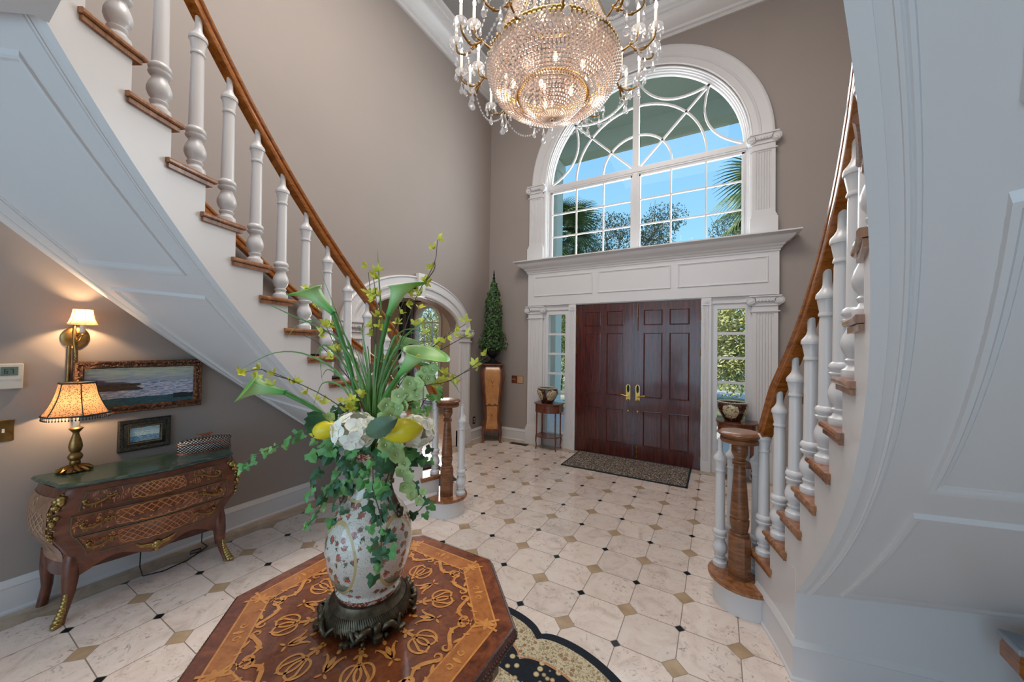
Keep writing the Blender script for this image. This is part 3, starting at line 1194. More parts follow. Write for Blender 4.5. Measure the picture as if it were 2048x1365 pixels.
    for R, (nx, ny) in ((2.738, (1.842, -0.492)), (3.785, (2.905, -0.07))):
        mb = MB()
        zt = z1 + 0.885 + 0.055
        path = []
        th = -42.0
        while th < 17.0:
            z = zline(th) + 0.925
            path.append((SXC + R * cos(radians(th)), SYC + R * sin(radians(th)), z))
            th += 1.5
        # easing to level, then into the cap
        ex, ey, ez = path[-1]
        for q in range(1, 9):
            t = q / 8
            th2 = 17.0 + (21.2 - 17.0) * t
            bx, by = SXC + R * cos(radians(th2)), SYC + R * sin(radians(th2))
            z = zline(th2) + 0.925
            zz = max(z, zt) if t < 1 else zt
            path.append((bx, by, z * (1 - t ** 2) + zt * t ** 2 if z > zt - 0.03 else zt))
        path.append((nx, ny, zt))
        if side < 0:
            path = [(2 * XM - x, y, z) for x, y, z in path]
        rings = []
        n = len(path)
        for i in range(n):
            a = Vector(path[max(0, i - 1)])
            b = Vector(path[min(n - 1, i + 1)])
            t = (b - a).normalized()
            sd = Vector((t.y, -t.x, 0)).normalized()
            up = sd.cross(t)
            if up.z < 0:
                up = -up
            rings.append([tuple(Vector(path[i]) + sd * u + up * w) for u, w in prof])
        mb.loft(rings, True, True)
        hr = put(mb, 'handrail', M['oak_rail'], smooth=40)
        mb = MB()
        cx = nx if side > 0 else 2 * XM - nx
        mb.lathe([(0.0, -0.063), (0.108, -0.062), (0.114, -0.050), (0.114, -0.038), (0.104, -0.030), (0.106, -0.022), (0.122, -0.016), (0.124, -0.004), (0.112, 0.007), (0.09, 0.011), (0.0, 0.012)], (cx, ny, zt), 40, cap=False)
        put(mb, 'handrail_cap', M['oak_dark'], smooth=35)
    # dark carpet runner up the middle of the flight
    mb = MB()
    ra, rb = 2.90, 3.60
    rings = []
    for k in range(1, NT_ + 1):
        z = ztread(k)
        if k == 1:
            tf = rho(1) + 2.6
            rings.append((tf, z + 0.006))
        else:
            rings.append((rho(k) + 1.15, ztread(k - 1) + 0.006) if False else (rho(k) + 0.12, ztread(k - 1) + 0.006))
            rings.append((rho(k) + 0.12, z - 0.05))
            rings.append((rho(k) + 1.15, z - 0.045))
            rings.append((rho(k) + 1.15, z + 0.006))
        rings.append((rho(k + 1) + 0.12, z + 0.006))
    L = [[P(ra, th, z), P(rb, th, z), P(rb, th, z + 0.005), P(ra, th, z + 0.005)] for th, z in rings]
    mb.loft(L, True, True)
    o = put(mb, 'carpet_runner', M['runner'], smooth=0)
    o['label'] = 'black patterned carpet runner'
    return root


n = NT('black_runner_carpet')
v = n.voro(n.co(), 38)
n.base(n.ramp(v, [(0.0, rgb(30, 32, 34)), (0.5, rgb(22, 26, 28)), (0.8, rgb(52, 50, 44))]))
M['runner'] = n.done(0.95)
stair_right = make_stair(1)
stair_left = make_stair(-1)

# gallery landing above the camera that joins both flights
mb = MB()
th = radians(-36.0)
xa = SXC + R_IN * cos(th)
poly = [(2 * XM - xa, -3.03), (xa, -3.03)]
for i in range(9):
    t = radians(-36.0 + 0 * i)
    R = R_IN + (R_OUT - R_IN) * i / 8
    poly.append((SXC + R * cos(t), SYC + R * sin(t)))
poly += [(XR, -3.9), (XR, YB + 0.1), (XL, YB + 0.1), (XL, -3.9)]
for i in range(8, -1, -1):
    R = R_IN + (R_OUT - R_IN) * i / 8
    poly.append((2 * XM - (SXC + R * cos(th)), SYC + R * sin(th)))
poly2 = [p for p in poly]
mb.prism([p for p in poly2 if True], 2.80, 3.36)
struct(mb, 'trim_9', M['white'], smooth=0)

# ================================================================== SIDE ROOM BEYOND THE ARCH
M['wood_floor'] = wood('side_room_oak_floor', rgb(120, 78, 50), rgb(160, 112, 76), rgb(186, 140, 100), (1.5, 9, 9), 0.2, 0.5)
struct(MB().box(-7.4, XL - 0.0, -2.6, 4.7, -0.12, -0.001), 'floor_side_room', M['wood_floor'], smooth=0)
struct(MB().box(-7.4, XL - 0.16, -2.6, 4.7, 3.3, 3.4), 'ceiling_side_room', M['ceil'], smooth=0)
mb = MB().box(-7.5, -7.4, -2.6, 4.75, -0.1, 3.4).box(-7.4, XL - 0.16, -2.7, -2.6, -0.1, 3.4)
struct(mb, 'wall_side_room', M['cream_wall'], smooth=0)
mb = MB()
mb.box(-7.4, -6.12, 4.6, 4.75, -0.1, 3.4).box(-5.2, XL - 0.16, 4.6, 4.75, -0.1, 3.4)
WSX, WSR, WSZ = -5.66, 0.46, 2.33
for i in range(20):
    a0, a1 = pi * i / 20, pi * (i + 1) / 20
    p = [(WSX + WSR * cos(a0), WSZ + WSR * sin(a0)), (WSX + WSR * cos(a1), WSZ + WSR * sin(a1)), (WSX + WSR * cos(a1), 3.4), (WSX + WSR * cos(a0), 3.4)]
    mb.prism(p, 4.6, 4.75, f=lambda a, b, z: (a, z, b))
struct(mb, 'wall_side_far', M['cream_wall'], smooth=0)
w4 = empty('window_4', (WSX, 4.6, 0), kind='structure')
mb = MB()
ring_sweep(mb, [(WSR + 0.09, 4.56), (WSR, 4.56), (WSR - 0.03, 4.60), (WSR - 0.03, 4.70), (WSR + 0.0, 4.70)], WSX, WSZ, n=24, legs=0.02)
for zz in (0.03, 0.62, 1.2, 1.78, 2.33):
    mb.box(WSX - WSR, WSX + WSR, 4.62, 4.66, zz - 0.02, zz + 0.02)
for xx in (-0.15, 0.15):
    mb.box(WSX + xx - 0.012, WSX + xx + 0.012, 4.62, 4.66, 0, 2.33)
for a in (45, 90, 135):
    mb.tube([(WSX + 0.15 * cos(radians(a)), 4.64, WSZ + 0.15 * sin(radians(a))), (WSX + WSR * cos(radians(a)), 4.64, WSZ + WSR * sin(radians(a)))], 0.012, 6)
mb.tube([(WSX + 0.17 * cos(pi * i / 10), 4.64, WSZ + 0.17 * sin(pi * i / 10)) for i in range(11)], 0.012, 6)
mb.xf(Matrix.Translation((-WSX, -4.6, 0)))
mb.build('window_frame', M['white'], w4, smooth=30)
n = NT('dark_striped_drape')
v = n.sep(n.co())
st = n.ma('SINE', n.ma('MULTIPLY', v[0], 95.0))
n.base(n.ramp(n.ma('ADD', n.ma('MULTIPLY', st, 0.5), 0.5), [(0.2, rgb(48, 56, 70)), (0.6, rgb(64, 70, 84)), (0.85, rgb(128, 122, 112))]))
M['drape'] = n.done(0.85)
mb = MB()
mb.grid(lambda u, v: (-6.72 + 0.60 * u, 4.48 + 0.04 * sin(u * 44), 0.03 + 2.9 * v), 60, 6)
cur = mb.build('window_curtain', M['drape'], smooth=60)
sol = cur.modifiers.new('thickness', 'SOLIDIFY')
sol.thickness = 0.006
tag(cur, 'dark striped full-length curtain beside the arched window in the side room', 'curtain')
rod = MB().tube([(-6.85, 4.49, 2.95), (-4.75, 4.49, 2.95)], 0.016, 8).bead((-4.73, 4.49, 2.95), 0.03, seg=10).build('curtain_rod', M['iron'], smooth=40)
tag(rod, 'dark curtain rod above the arched window in the side room', 'curtain rod')

# ================================================================== PORTICO AND GARDEN
n = NT('painted_portico')
n.base(n.ramp(n.noise(n.co(), 0.8, 2), [(0.3, rgb(226, 232, 222)), (0.7, rgb(234, 238, 230))]))
M['portico'] = n.done(0.7)
n = NT('driveway_and_lawn')
n.base(n.ramp(n.noise(n.co(), 0.35, 4), [(0.40, rgb(116, 128, 78)), (0.52, rgb(150, 150, 110)), (0.6, rgb(206, 200, 188))]))
M['ground'] = n.done(0.95)
M['porch_ceil'] = plain('porch_ceiling_paint', rgb(196, 204, 188), 0.8, var=0.02)
M['paving'] = plain('porch_paving', rgb(214, 206, 196), 0.8, var=0.06, scale=3)
struct(MB().box(-60, 60, 2.5, 90, -0.6, -0.35), 'ground', M['ground'], smooth=0)
struct(MB().box(-2.6, 3.9, 2.46, 5.9, -0.36, -0.04), 'porch_floor', M['paving'], smooth=0)
struct(MB().box(-3.0, 4.3, 2.53, 6.0, 6.98, 7.2), 'porch_ceiling', M['porch_ceil'], smooth=0)
struct(MB().box(-3.0, 4.3, 5.35, 5.75, 6.56, 7.0), 'porch_beam', M['porch_ceil'], smooth=0)
for i, cx in enumerate((-2.13, 3.35)):
    mb = MB().box(cx - 0.26, cx + 0.26, 5.29, 5.81, -0.04, 0.25).box(cx - 0.20, cx + 0.20, 5.35, 5.75, 0.25, 6.3).box(cx - 0.25, cx + 0.25, 5.30, 5.80, 6.3, 6.56)
    c = mb.build('porch_column', M['portico'], smooth=0, bevel=0.01)
    tag(c, 'square %s portico column outside the %s sidelight' % (('pale', 'left') if i == 0 else ('pale', 'right')), 'column')
# house face outside so that sky light does not leak round the hall
struct(MB().box(XR + 0.15, 9, 2.2, 2.5, -0.4, 8).box(-9, -7.5, 4.6, 4.75, -0.4, 8).box(-7.5, XL - 0.16, 4.6, 4.75, 3.4, 8), 'wall_outside', M['portico'], smooth=0)

n = NT('sunlit_shrub_leaves')
oi = n.n.new('ShaderNodeObjectInfo')
n.base(n.ramp(n.noise(n.co(), 3.2, 4, 0.7), [(0.3, rgb(122, 132, 66)), (0.5, rgb(196, 192, 118)), (0.7, rgb(238, 230, 190))]))
M['shrub'] = n.done(0.7)
n = NT('oak_leaves')
n.base(n.ramp(n.noise(n.co(), 1.6, 4, 0.7), [(0.3, rgb(58, 66, 46)), (0.55, rgb(104, 104, 74)), (0.75, rgb(150, 138, 108))]))
M['oakleaf'] = n.done(0.8)
n = NT('palm_leaves')
n.base(n.ramp(n.noise(n.co(), 2.2, 3), [(0.35, rgb(74, 104, 66)), (0.55, rgb(132, 150, 92)), (0.75, rgb(204, 204, 156))]))
M['palm'] = n.done(0.5)
M['bark'] = plain('grey_bark', rgb(120, 108, 92), 0.9, var=0.3, scale=8)
rnd = random.Random(7)


def leaf_cloud(mb, blobs, n, size):
    for i in range(n):
        c, r = blobs[rnd.randrange(len(blobs))]
        while True:
            p = Vector((rnd.uniform(-1, 1), rnd.uniform(-1, 1), rnd.uniform(-1, 1)))
            if 0.25 < p.length < 1:
                break
        p = Vector((c[0] + p.x * r[0], c[1] + p.y * r[1], c[2] + p.z * r[2]))
        a = Vector((rnd.uniform(-1, 1), rnd.uniform(-1, 1), rnd.uniform(-1, 1))).normalized() * size * rnd.uniform(0.6, 1.3)
        b = a.orthogonal().normalized() * size * 0.42
        mb.add([p - a, p + b, p + a, p - b], [(0, 1, 2, 3)])


def shrub(x, y, w, h, n, label, seed):
    rnd.seed(seed)
    root = empty('garden_shrub', (x, y, -0.35), label, 'shrub', 'shrubs in the front garden')
    blobs = [((rnd.uniform(-w, w) * 0.6, rnd.uniform(-1, 1) * 0.8, h * rnd.uniform(0.25, 0.8)), (w * 0.5, 0.9, h * 0.26)) for _ in range(9)]
    mb = MB()
    leaf_cloud(mb, blobs, n, 0.075)
    mb.build('foliage', M['shrub'], root, smooth=0, recalc=False)
    mb = MB()
    for i in range(4):
        a = rnd.uniform(0, 6.28)
        mb.tube([(0, 0, 0), (cos(a) * w * 0.25, sin(a) * 0.4, h * 0.4), (cos(a) * w * 0.5, sin(a) * 0.8, h * 0.8)], [0.05, 0.035, 0.01], 6)
    mb.build('branches', M['bark'], root)


shrub(-4.6, 12.4, 2.2, 5.4, 12000, 'bushy yellow-green shrub seen through the left sidelight', 3)
shrub(3.0, 10.2, 2.2, 5.2, 13000, 'tall bushy shrub seen through the right sidelight', 4)
shrub(0.4, 13.8, 2.2, 3.2, 4000, 'low shrub in the garden straight beyond the double doors', 5)
shrub(-9.5, 9.5, 2.6, 4.2, 6000, 'yellow-green shrub outside the arched window of the side room', 6)


def tree(x, y, blobs, n, size, label, seed, h):
    rnd.seed(seed)
    root = empty('oak_tree', (x, y, -0.35), label, 'tree', 'trees beyond the drive')
    mb = MB()
    leaf_cloud(mb, blobs, n, size)
    mb.build('foliage', M['oakleaf'], root, smooth=0, recalc=False)
    mb = MB().tube([(0, 0, 0), (0.1, 0, h * 0.4), (-0.1, 0, h * 0.62)], [0.35, 0.28, 0.2], 10)
    for c, r in blobs:
        mid = (c[0] * 0.45, c[1] * 0.45, h * 0.55 + (c[2] - h * 0.55) * 0.5)
        mb.tube([(0, 0, h * 0.5), mid, (c[0], c[1], c[2])], [0.14, 0.07, 0.03], 6)
        for q in range(5):
            e = (c[0] + rnd.uniform(-1, 1) * r[0], c[1] + rnd.uniform(-1, 1) * r[1], c[2] + rnd.uniform(0, 1) * r[2])
            mb.tube([(c[0] * 0.8, c[1] * 0.8, h * 0.55 + (c[2] - h * 0.55) * 0.8), e], [0.03, 0.008], 4)
    mb.build('branches', M['bark'], root)


tree(-4.6, 22, [((rnd.uniform(-3.6, 3.4), rnd.uniform(-2, 2), rnd.uniform(8.0, 11.6) - abs(i - 6) * 0.12), (1.5, 1.5, 1.0)) for i in range(13)], 11000, 0.085, 'large twiggy oak showing low in the middle of the arched window', 11, 11)
tree(2.4, 27, [((rnd.uniform(-2.0, 2.0), rnd.uniform(-2, 2), rnd.uniform(8.0, 10.6)), (1.2, 1.3, 0.9)) for i in range(8)], 6000, 0.085, 'smaller oak right of the big twiggy one outside', 12, 8)
tree(5.0, 26, [((rnd.uniform(-0.9, 0.9), rnd.uniform(-1, 1), rnd.uniform(8.8, 10.8)), (0.8, 0.8, 0.8)) for i in range(3)], 1500, 0.085, 'slim treetop showing low in the right half of the arched window', 13, 8)
tree(-13.5, 20, [((rnd.uniform(-3.5, 3.5), rnd.uniform(-2, 2), rnd.uniform(4.0, 8.6)), (1.6, 1.6, 1.2)) for i in range(12)], 9000, 0.085, 'oak behind the left palm outside', 14, 8)


def frond_mesh():
    """fan leaf of a sabal palm, growing along +X, drooping"""
    mb = MB()
    mb.tube([(0, 0, 0), (0.5, 0, 0.10), (0.95, 0, 0.06)], [0.02, 0.014, 0.010], 5)
    nb = 34
    for i in range(nb):
        a = radians(-118 + 236 * i / (nb - 1))
        L = 0.95 * (0.72 + 0.28 * cos(a * 0.6))
        w = 0.030
        pts = []
        for q in range(5):
            t = q / 4
            rr = 0.06 + L * t
            dr = -0.42 * t ** 2.2 - 0.10 * abs(sin(a)) * t
            pts.append(Vector((0.93 + rr * cos(a) * (1 - 0.12 * t * t), rr * sin(a), 0.05 + dr)))
        side = Vector((-sin(a), cos(a), 0))
        rr_ = []
        for q, p in enumerate(pts):
            ww = w * (0.5, 1.0, 0.8, 0.45, 0.04)[q]
            rr_.append([p - side * ww, p + Vector((0, 0, 0.012)), p + side * ww])
        mb.loft(rr_, False, False)
    return mb


def palm(x, y, h, label, seed, nf=30):
    rnd.seed(seed)
    root = empty('palm_tree', (x, y, -0.35), label, 'palm tree', 'fan palms in front of the portico')
    mb = MB().tube([(0, 0, 0), (0.05, 0.02, h * 0.5), (0, 0, h)], [0.24, 0.19, 0.17], 12)
    mb.build('trunk', M['bark'], root)
    f0 = frond_mesh().build('frond', M['palm'], root, smooth=60, recalc=False)
    for i in range(nf):
        f = f0 if i == 0 else f0.copy()
        if i:
            COL.objects.link(f)
            f.parent = root
        el = rnd.uniform(-1.0, 1.1)
        f.location = (0, 0, h + 0.05)
        f.rotation_euler = (rnd.uniform(-0.4, 0.4), -el, rnd.uniform(0, 6.283))
        s = rnd.uniform(0.85, 1.15)
        f.scale = (s, s, s)


palm(-3.75, 9.3, 6.1, 'fan palm standing left, seen in the lower left panes of the arched window', 21, 34)
palm(3.35, 8.6, 6.0, 'fan palm standing right, seen in the lower right panes of the arched window', 22, 34)
# white garden urn on a pedestal outside the right sidelight
ur = empty('garden_urn', (3.02, 7.2, -0.35), 'white stone urn on a pedestal outside the right sidelight', 'urn')
MB().box(-0.22, 0.22, -0.22, 0.22, 0, 0.12).box(-0.17, 0.17, -0.17, 0.17, 0.12, 0.85).box(-0.22, 0.22, -0.22, 0.22, 0.85, 0.95).build('pedestal', M['white'], ur, bevel=0.01)
MB().lathe([(0.13, 0.95), (0.13, 0.98), (0.06, 1.03), (0.06, 1.08), (0.16, 1.18), (0.22, 1.32), (0.23, 1.42), (0.26, 1.46), (0.22, 1.47), (0.05, 1.3)], seg=20).build('bowl', M['white'], ur)

# ================================================================== FURNITURE
def lerp(a, b, t):
    return a + (b - a) * t


def curve(tab, z):
    """piecewise smooth table lookup [(z, v)...]"""
    if z <= tab[0][0]:
        return tab[0][1]
    for (z0_, v0), (z1_, v1) in zip(tab, tab[1:]):
        if z <= z1_:
            t = (z - z0_) / (z1_ - z0_)
            t = t * t * (3 - 2 * t)
            return v0 + (v1 - v0) * t
    return tab[-1][1]


def ribbon(mb, fn, pts, w, mi=0, off=0.0012):
    """flat inlaid strip: pts in (u,v), fn(u,v,offset)->xyz; w = width or list"""
    n = len(pts)
    rings = []
    for i, (u, v) in enumerate(pts):
        a = pts[max(0, i - 1)]
        b = pts[min(n - 1, i + 1)]
        tu, tv = b[0] - a[0], b[1] - a[1]
        L = hypot(tu, tv) or 1
        ww = (w[i] if isinstance(w, (list, tuple)) else w) / 2
        nu, nv = -tv / L * ww, tu / L * ww
        rings.append([fn(u + nu, v + nv, off), fn(u - nu, v - nv, off)])
    mb.loft(rings, False, False, mi)


def blob2(mb, fn, c, rx, ry, ang=0, mi=0, off=0.0013, n=10, point=0.0):
    ca, sa = cos(ang), sin(ang)
    vs = [fn(c[0], c[1], off)]
    for i in range(n):
        t = 2 * pi * i / n
        x, y = rx * cos(t) * (1 + (point if abs(sin(t)) < 0.3 else 0)), ry * sin(t)
        vs.append(fn(c[0] + x * ca - y * sa, c[1] + x * sa + y * ca, off))
    mb.add(vs, [(0, 1 + i, 1 + (i + 1) % n) for i in range(n)], mi)


def spiral(c, r0, r1, a0, turns, n=18, sy=1.0):
    return [(c[0] + lerp(r0, r1, i / n) * cos(a0 + turns * 2 * pi * i / n), c[1] + sy * lerp(r0, r1, i / n) * sin(a0 + turns * 2 * pi * i / n)) for i in range(n + 1)]


M['burl'] = wood('walnut_burl', rgb(66, 30, 20), rgb(104, 54, 34), rgb(140, 82, 52), (4, 4, 4), 0.28, 0.35, 2.2)
M['carcase'] = wood('reddish_walnut', rgb(70, 32, 20), rgb(104, 54, 34), rgb(134, 78, 52), (10, 2, 3), 0.3, 0.35)
M['sidewood'] = wood('pale_walnut', rgb(122, 82, 62), rgb(158, 114, 88), rgb(186, 142, 112), (5, 5, 3), 0.3, 0.3, 1.5)
M['inlay'] = wood('satinwood_inlay', rgb(162, 96, 50), rgb(190, 122, 70), rgb(206, 146, 92), (8, 8, 8), 0.3, 0.3)
M['inlay_pale'] = wood('pale_inlay', rgb(176, 138, 104), rgb(194, 158, 124), rgb(210, 178, 146), (8, 8, 8), 0.3, 0.3)
M['line'] = plain('brass_stringing', rgb(116, 106, 80), 0.4, 0.6)
n = NT('verde_marble')
a_ = n.noise(n.mapping(n.co(), (3, 1.2, 3)), 5, 8, 0.72, 1.8)
n.base(n.ramp(a_, [(0.30, rgb(24, 44, 46)), (0.47, rgb(44, 68, 66)), (0.58, rgb(76, 92, 78)), (0.70, rgb(126, 132, 108))]))
M['verde'] = n.done(0.22, coat=0.12)

CB = empty('bombe_commode', (-1.945, -2.325, 0), 'bombe commode with green marble top and inlaid drawers under the left staircase', 'chest of drawers', rz=-0.094)
wt = [(0.24, 0.445), (0.36, 0.455), (0.56, 0.525), (0.66, 0.52), (0.785, 0.475)]
dt = [(0.24, 0.335), (0.36, 0.345), (0.56, 0.405), (0.66, 0.40), (0.785, 0.365)]


def cfront(s, z, o=0.0):
    w, d = curve(wt, z), curve(dt, z)
    return (d + 0.055 * cos(pi * s / 2) - 0.012 * (1 - abs(cos(pi * s))) + o, s * (w - 0.088), z)


def cside(u, z, sy, o=0.0):
    w, d = curve(wt, z), curve(dt, z)
    return (0.005 + u * (d - 0.015), sy * (w - 0.078 * u + 0.022 * sin(pi * u) - 0.004 + o), z)


def perim(z_fn):
    pts = []
    for i in range(9):
        pts.append(('s', i / 8 * 0.96, -1))
    for i in range(25):
        pts.append(('f', -1 + 2 * i / 24, 0))
    for i in range(9):
        pts.append(('s', 0.96 * (1 - i / 8), 1))
    return pts


def zbot(kind, a, sy):
    if kind == 'f':
        s = abs(a)
        return 0.262 + 0.055 * (0.5 - 0.5 * cos(2 * pi * min(s, 0.9) * 1.05)) + (0.03 * (s - 0.75) * -4 if s > 0.75 else 0)
    return 0.265 - 0.028 * sin(pi * a) * (1 if a > 0.1 else 1)


pr_ = perim(None)
mb = MB()
rings = []
for q in range(17):
    t = q / 16
    ring = []
    for kind, a, sy in pr_:
        z = lerp(zbot(kind, a, sy), 0.785, t)
        ring.append(cfront(a, z) if kind == 'f' else cside(a, z, sy))
    rings.append(ring)
mb.loft(rings, True, True)
mb.build('body', M['carcase'], CB, smooth=50)
# side panels with trellis inlay
for sy in (-1, 1):
    fn = lambda u, v, o, sy=sy: cside(u, v, sy, 0.001 + o)
    mb = MB()
    mb.grid(lambda a, b: cside(0.06 + 0.84 * a, 0.335 + 0.40 * b, sy, 0.003), 10, 18, 0)
    for k in range(-4, 9):
        for dd in (1, -1):
            pts = []
            for i in range(13):
                u = 0.12 + 0.72 * i / 12
                v = 0.60 + 0.045 * (k - 2) + dd * (u - 0.48) * 0.34
                if 0.515 < v < 0.665:
                    pts.append((u, v))
            if len(pts) > 1:
                ribbon(mb, fn, pts, 0.007, 1, 0.004)
    for (c, r, a0, tr) in (((0.3, 0.46), 0.07, 0, 1.1), ((0.66, 0.46), 0.07, pi, -1.1), ((0.34, 0.40), 0.05, 1, 1.0), ((0.62, 0.40), 0.05, 2, -1.0), ((0.48, 0.70), 0.05, 0, 1.0), ((0.48, 0.50), 0.05, 1.5, 1.0)):
        ribbon(mb, fn, spiral(c, r, r * 0.25, a0, tr, sy=0.5), 0.010, 1, 0.004)
    mb.build('side_panel', [M['sidewood'], M['inlay_pale']], CB, smooth=50, recalc=False)
# drawers
rnd = random.Random(5)
for di, (za, zb, sa) in enumerate(((0.655, 0.752, 0.80), (0.508, 0.632, 0.86), (0.362, 0.502, 0.84))):
    mb = MB()
    fn = lambda s, z, o: cfront(s, z, 0.008 + o)
    NS = 28
    prof = [(0, 0.0), (0.0, 0.006), (0.008, 0.0085)]
    mb.grid(lambda a, b: cfront(-sa + 2 * sa * a, za + (zb - za) * b, 0.008), NS, 8, 0)
    # outline stringing
    ol = [(-sa, za), (sa, za), (sa, zb), (-sa, zb), (-sa, za)]
    pts = []
    for (p, q) in zip(ol, ol[1:]):
        for i in range(12):
            pts.append((lerp(p[0], q[0], i / 12), lerp(p[1], q[1], i / 12)))
    pts.append(ol[0])
    rings = [[fn(s, z, -0.009), fn(s * 1.0, z, 0.003), fn(s * 0.985, lerp(z, (za + zb) / 2, 0.06), 0.003), fn(s * 0.985, lerp(z, (za + zb) / 2, 0.06), 0)] for s, z in pts]
    mb.loft(rings, False, False, 2)
    # trellis
    zc, hh = (za + zb) / 2, (zb - za) * 0.42
    lat = 0.30 if di == 0 else 0.44
    slope = 0.75 if di == 0 else 0.8
    for k in range(-12, 13):
        for dd in (1, -1):
            pts = []
            for i in range(41):
                s = -lat + 2 * lat * i / 40
                v = zc + dd * (s - k * (0.075 if di == 0 else 0.10)) * 0.5 * slope
                if abs(v - zc) < hh * (1 - 0.25 * (s / lat) ** 2):
                    pts.append((s, v))
            if len(pts) > 1:
                ribbon(mb, fn, [pts[0], pts[len(pts) // 2], pts[-1]], 0.0058, 1)
    for sg in (-1, 1):
        ribbon(mb, fn, [(sg * lat * (1 - 0.0), zc - hh * 0.7), (sg * lat * 1.04, zc), (sg * lat, zc + hh * 0.7)], 0.006, 1)
    for sg in (1, -1):
        ribbon(mb, fn, [(-lat + 2 * lat * i / 24, zc + sg * (hh * (1 - 0.25 * (-1 + 2 * i / 24) ** 2) + 0.003 * sin(i * 1.6))) for i in range(25)], 0.005, 1)
    # scrolling foliage
    for sg in (-1, 1):
        for i in range(11):
            cx = sg * (lat + 0.06 + (sa - lat - 0.10) * ((i * 0.37) % 1.0))
            cz = zc + (zb - za) * rnd.uniform(-0.33, 0.33)
            ribbon(mb, fn, spiral((cx, cz), rnd.uniform(0.016, 0.03), 0.005, rnd.uniform(0, 6), rnd.choice((-1, 1)) * rnd.uniform(0.8, 1.3), sy=0.62, n=14), [0.0045 + 0.0025 * sin(q) for q in range(15)], 1)
        for i in range(14):
            cx = sg * (lat + 0.04 + (sa - lat - 0.06) * rnd.random())
            cz = zc + (zb - za) * rnd.uniform(-0.40, 0.40)
            blob2(mb, fn, (cx, cz), 0.014, 0.0045, rnd.uniform(-1.5, 1.5), 1)
    d = mb.build('drawer', [M['burl'], M['inlay'], M['line']], CB, smooth=60, recalc=False)
    for sg in (-1, 1):
        s0 = sg * 0.60
        mb = MB()
        cx, cy, cz = cfront(s0, zc - 0.004, 0.012)
        # scrolled bail handle with leaf
        pts = [(cx + 0.004, cy + sg * q[0], cz + q[1]) for q in ((0.075, 0.012), (0.070, -0.004), (0.055, -0.012), (0.03, -0.012), (0.0, -0.002), (-0.02, 0.010), (-0.05, 0.016), (-0.072, 0.022))]
        pts = [(p[0] + 0.014 * sin(pi * i / 7), p[1], p[2]) for i, p in enumerate(pts)]
        mb.tube(pts, [0.006, 0.008, 0.008, 0.007, 0.008, 0.006, 0.005, 0.003], 8)
        for dy, dz, r in ((0.072, 0.010, 0.013), (0.065, 0.016, 0.009), (-0.025, 0.012, 0.012), (-0.035, 0.022, 0.008), (-0.03, 0.0, 0.009), (-0.05, 0.02, 0.007), (-0.062, 0.012, 0.006)):
            mb.bead((cx + 0.004, cy + sg * dy, cz + dz), r, seg=8)
        mb.build('handle', M['old_brass'], d, smooth=60)
# legs
for sx_, sy in ((1, -1), (1, 1), (0, -1), (0, 1)):
    mb = MB()
    if sx_:
        path = [(0.310, 0.352, 0.40), (0.322, 0.358, 0.33), (0.330, 0.362, 0.24), (0.330, 0.366, 0.15), (0.338, 0.378, 0.08), (0.354, 0.392, 0.03), (0.366, 0.402, 0.0)]
        rr = [0.030, 0.036, 0.034, 0.026, 0.020, 0.019, 0.022]
    else:
        path = [(0.03, 0.425, 0.36), (0.03, 0.432, 0.24), (0.025, 0.43, 0.12), (0.022, 0.448, 0.0)]
        rr = [0.034, 0.032, 0.024, 0.024]
    rings = []
    for (x, y, z), r in zip(path, rr):
        rings.append([(x + r * a, sy * y + r * b, z) for a, b in ((1, 0.35), (0.35, 1), (-0.35, 1), (-1, 0.35), (-1, -0.35), (-0.35, -1), (0.35, -1), (1, -0.35))])
    mb.loft(rings, True, True)
    leg = mb.build('leg', M['carcase'], CB, smooth=50)
    if sx_:
        mb = MB()
        for i in range(9):
            t = i / 8
            z = 0.135 * (1 - t) + 0.012
            x = lerp(0.350, 0.380, t ** 1.5)
            y = sy * lerp(0.378, 0.412, t ** 1.5)
            mb.bead((x, y, z), 0.013 + 0.014 * t, seg=8, rz=0.022)
        mb.bead((0.397, sy * 0.42, 0.014), 0.018, seg=8, rz=0.014)
        mb.build('sabot', M['gilt'], leg, smooth=70)
        # figured corner mount
        mb = MB()
        r2 = random.Random(3)
        for i in range(46):
            t = i / 45
            z = lerp(0.755, 0.50, t)
            p = cside(0.99, z, sy, 0)
            rad = 0.027 * (0.7 + 0.5 * sin(t * 9) ** 2) * (1 - 0.55 * t)
            mb.bead((p[0] + 0.012 + r2.uniform(-1, 1) * 0.016, p[1] + r2.uniform(-1, 1) * 0.014, z + r2.uniform(-0.006, 0.006)), rad * r2.uniform(0.4, 0.8), seg=8)
        mb.bead((cside(0.99, 0.735, sy, 0)[0] + 0.02, cside(0.99, 0.735, sy, 0)[1], 0.735), 0.024, seg=10, rz=0.028)
        mb.build('corner_mount', M['gilt'], CB, smooth=70)
# apron ornament
mb = MB()
for sg in (-1, 1):
    pts = [cfront(sg * s, z, 0.010) for s, z in ((0.02, 0.300), (0.08, 0.315), (0.16, 0.318), (0.22, 0.33), (0.26, 0.345))]
    mb.tube(pts, [0.018, 0.012, 0.012, 0.007, 0.003], 8, flat=0.5)
for s, z, r in ((0, 0.32, 0.022), (0, 0.30, 0.024), (0, 0.28, 0.016), (-0.045, 0.312, 0.016), (0.045, 0.312, 0.016), (0, 0.268, 0.010)):
    mb.bead(cfront(s, z, 0.008), r, seg=9)
mb.build('apron_mount', M['gilt'], CB, smooth=70)
# marble top
mb = MB()


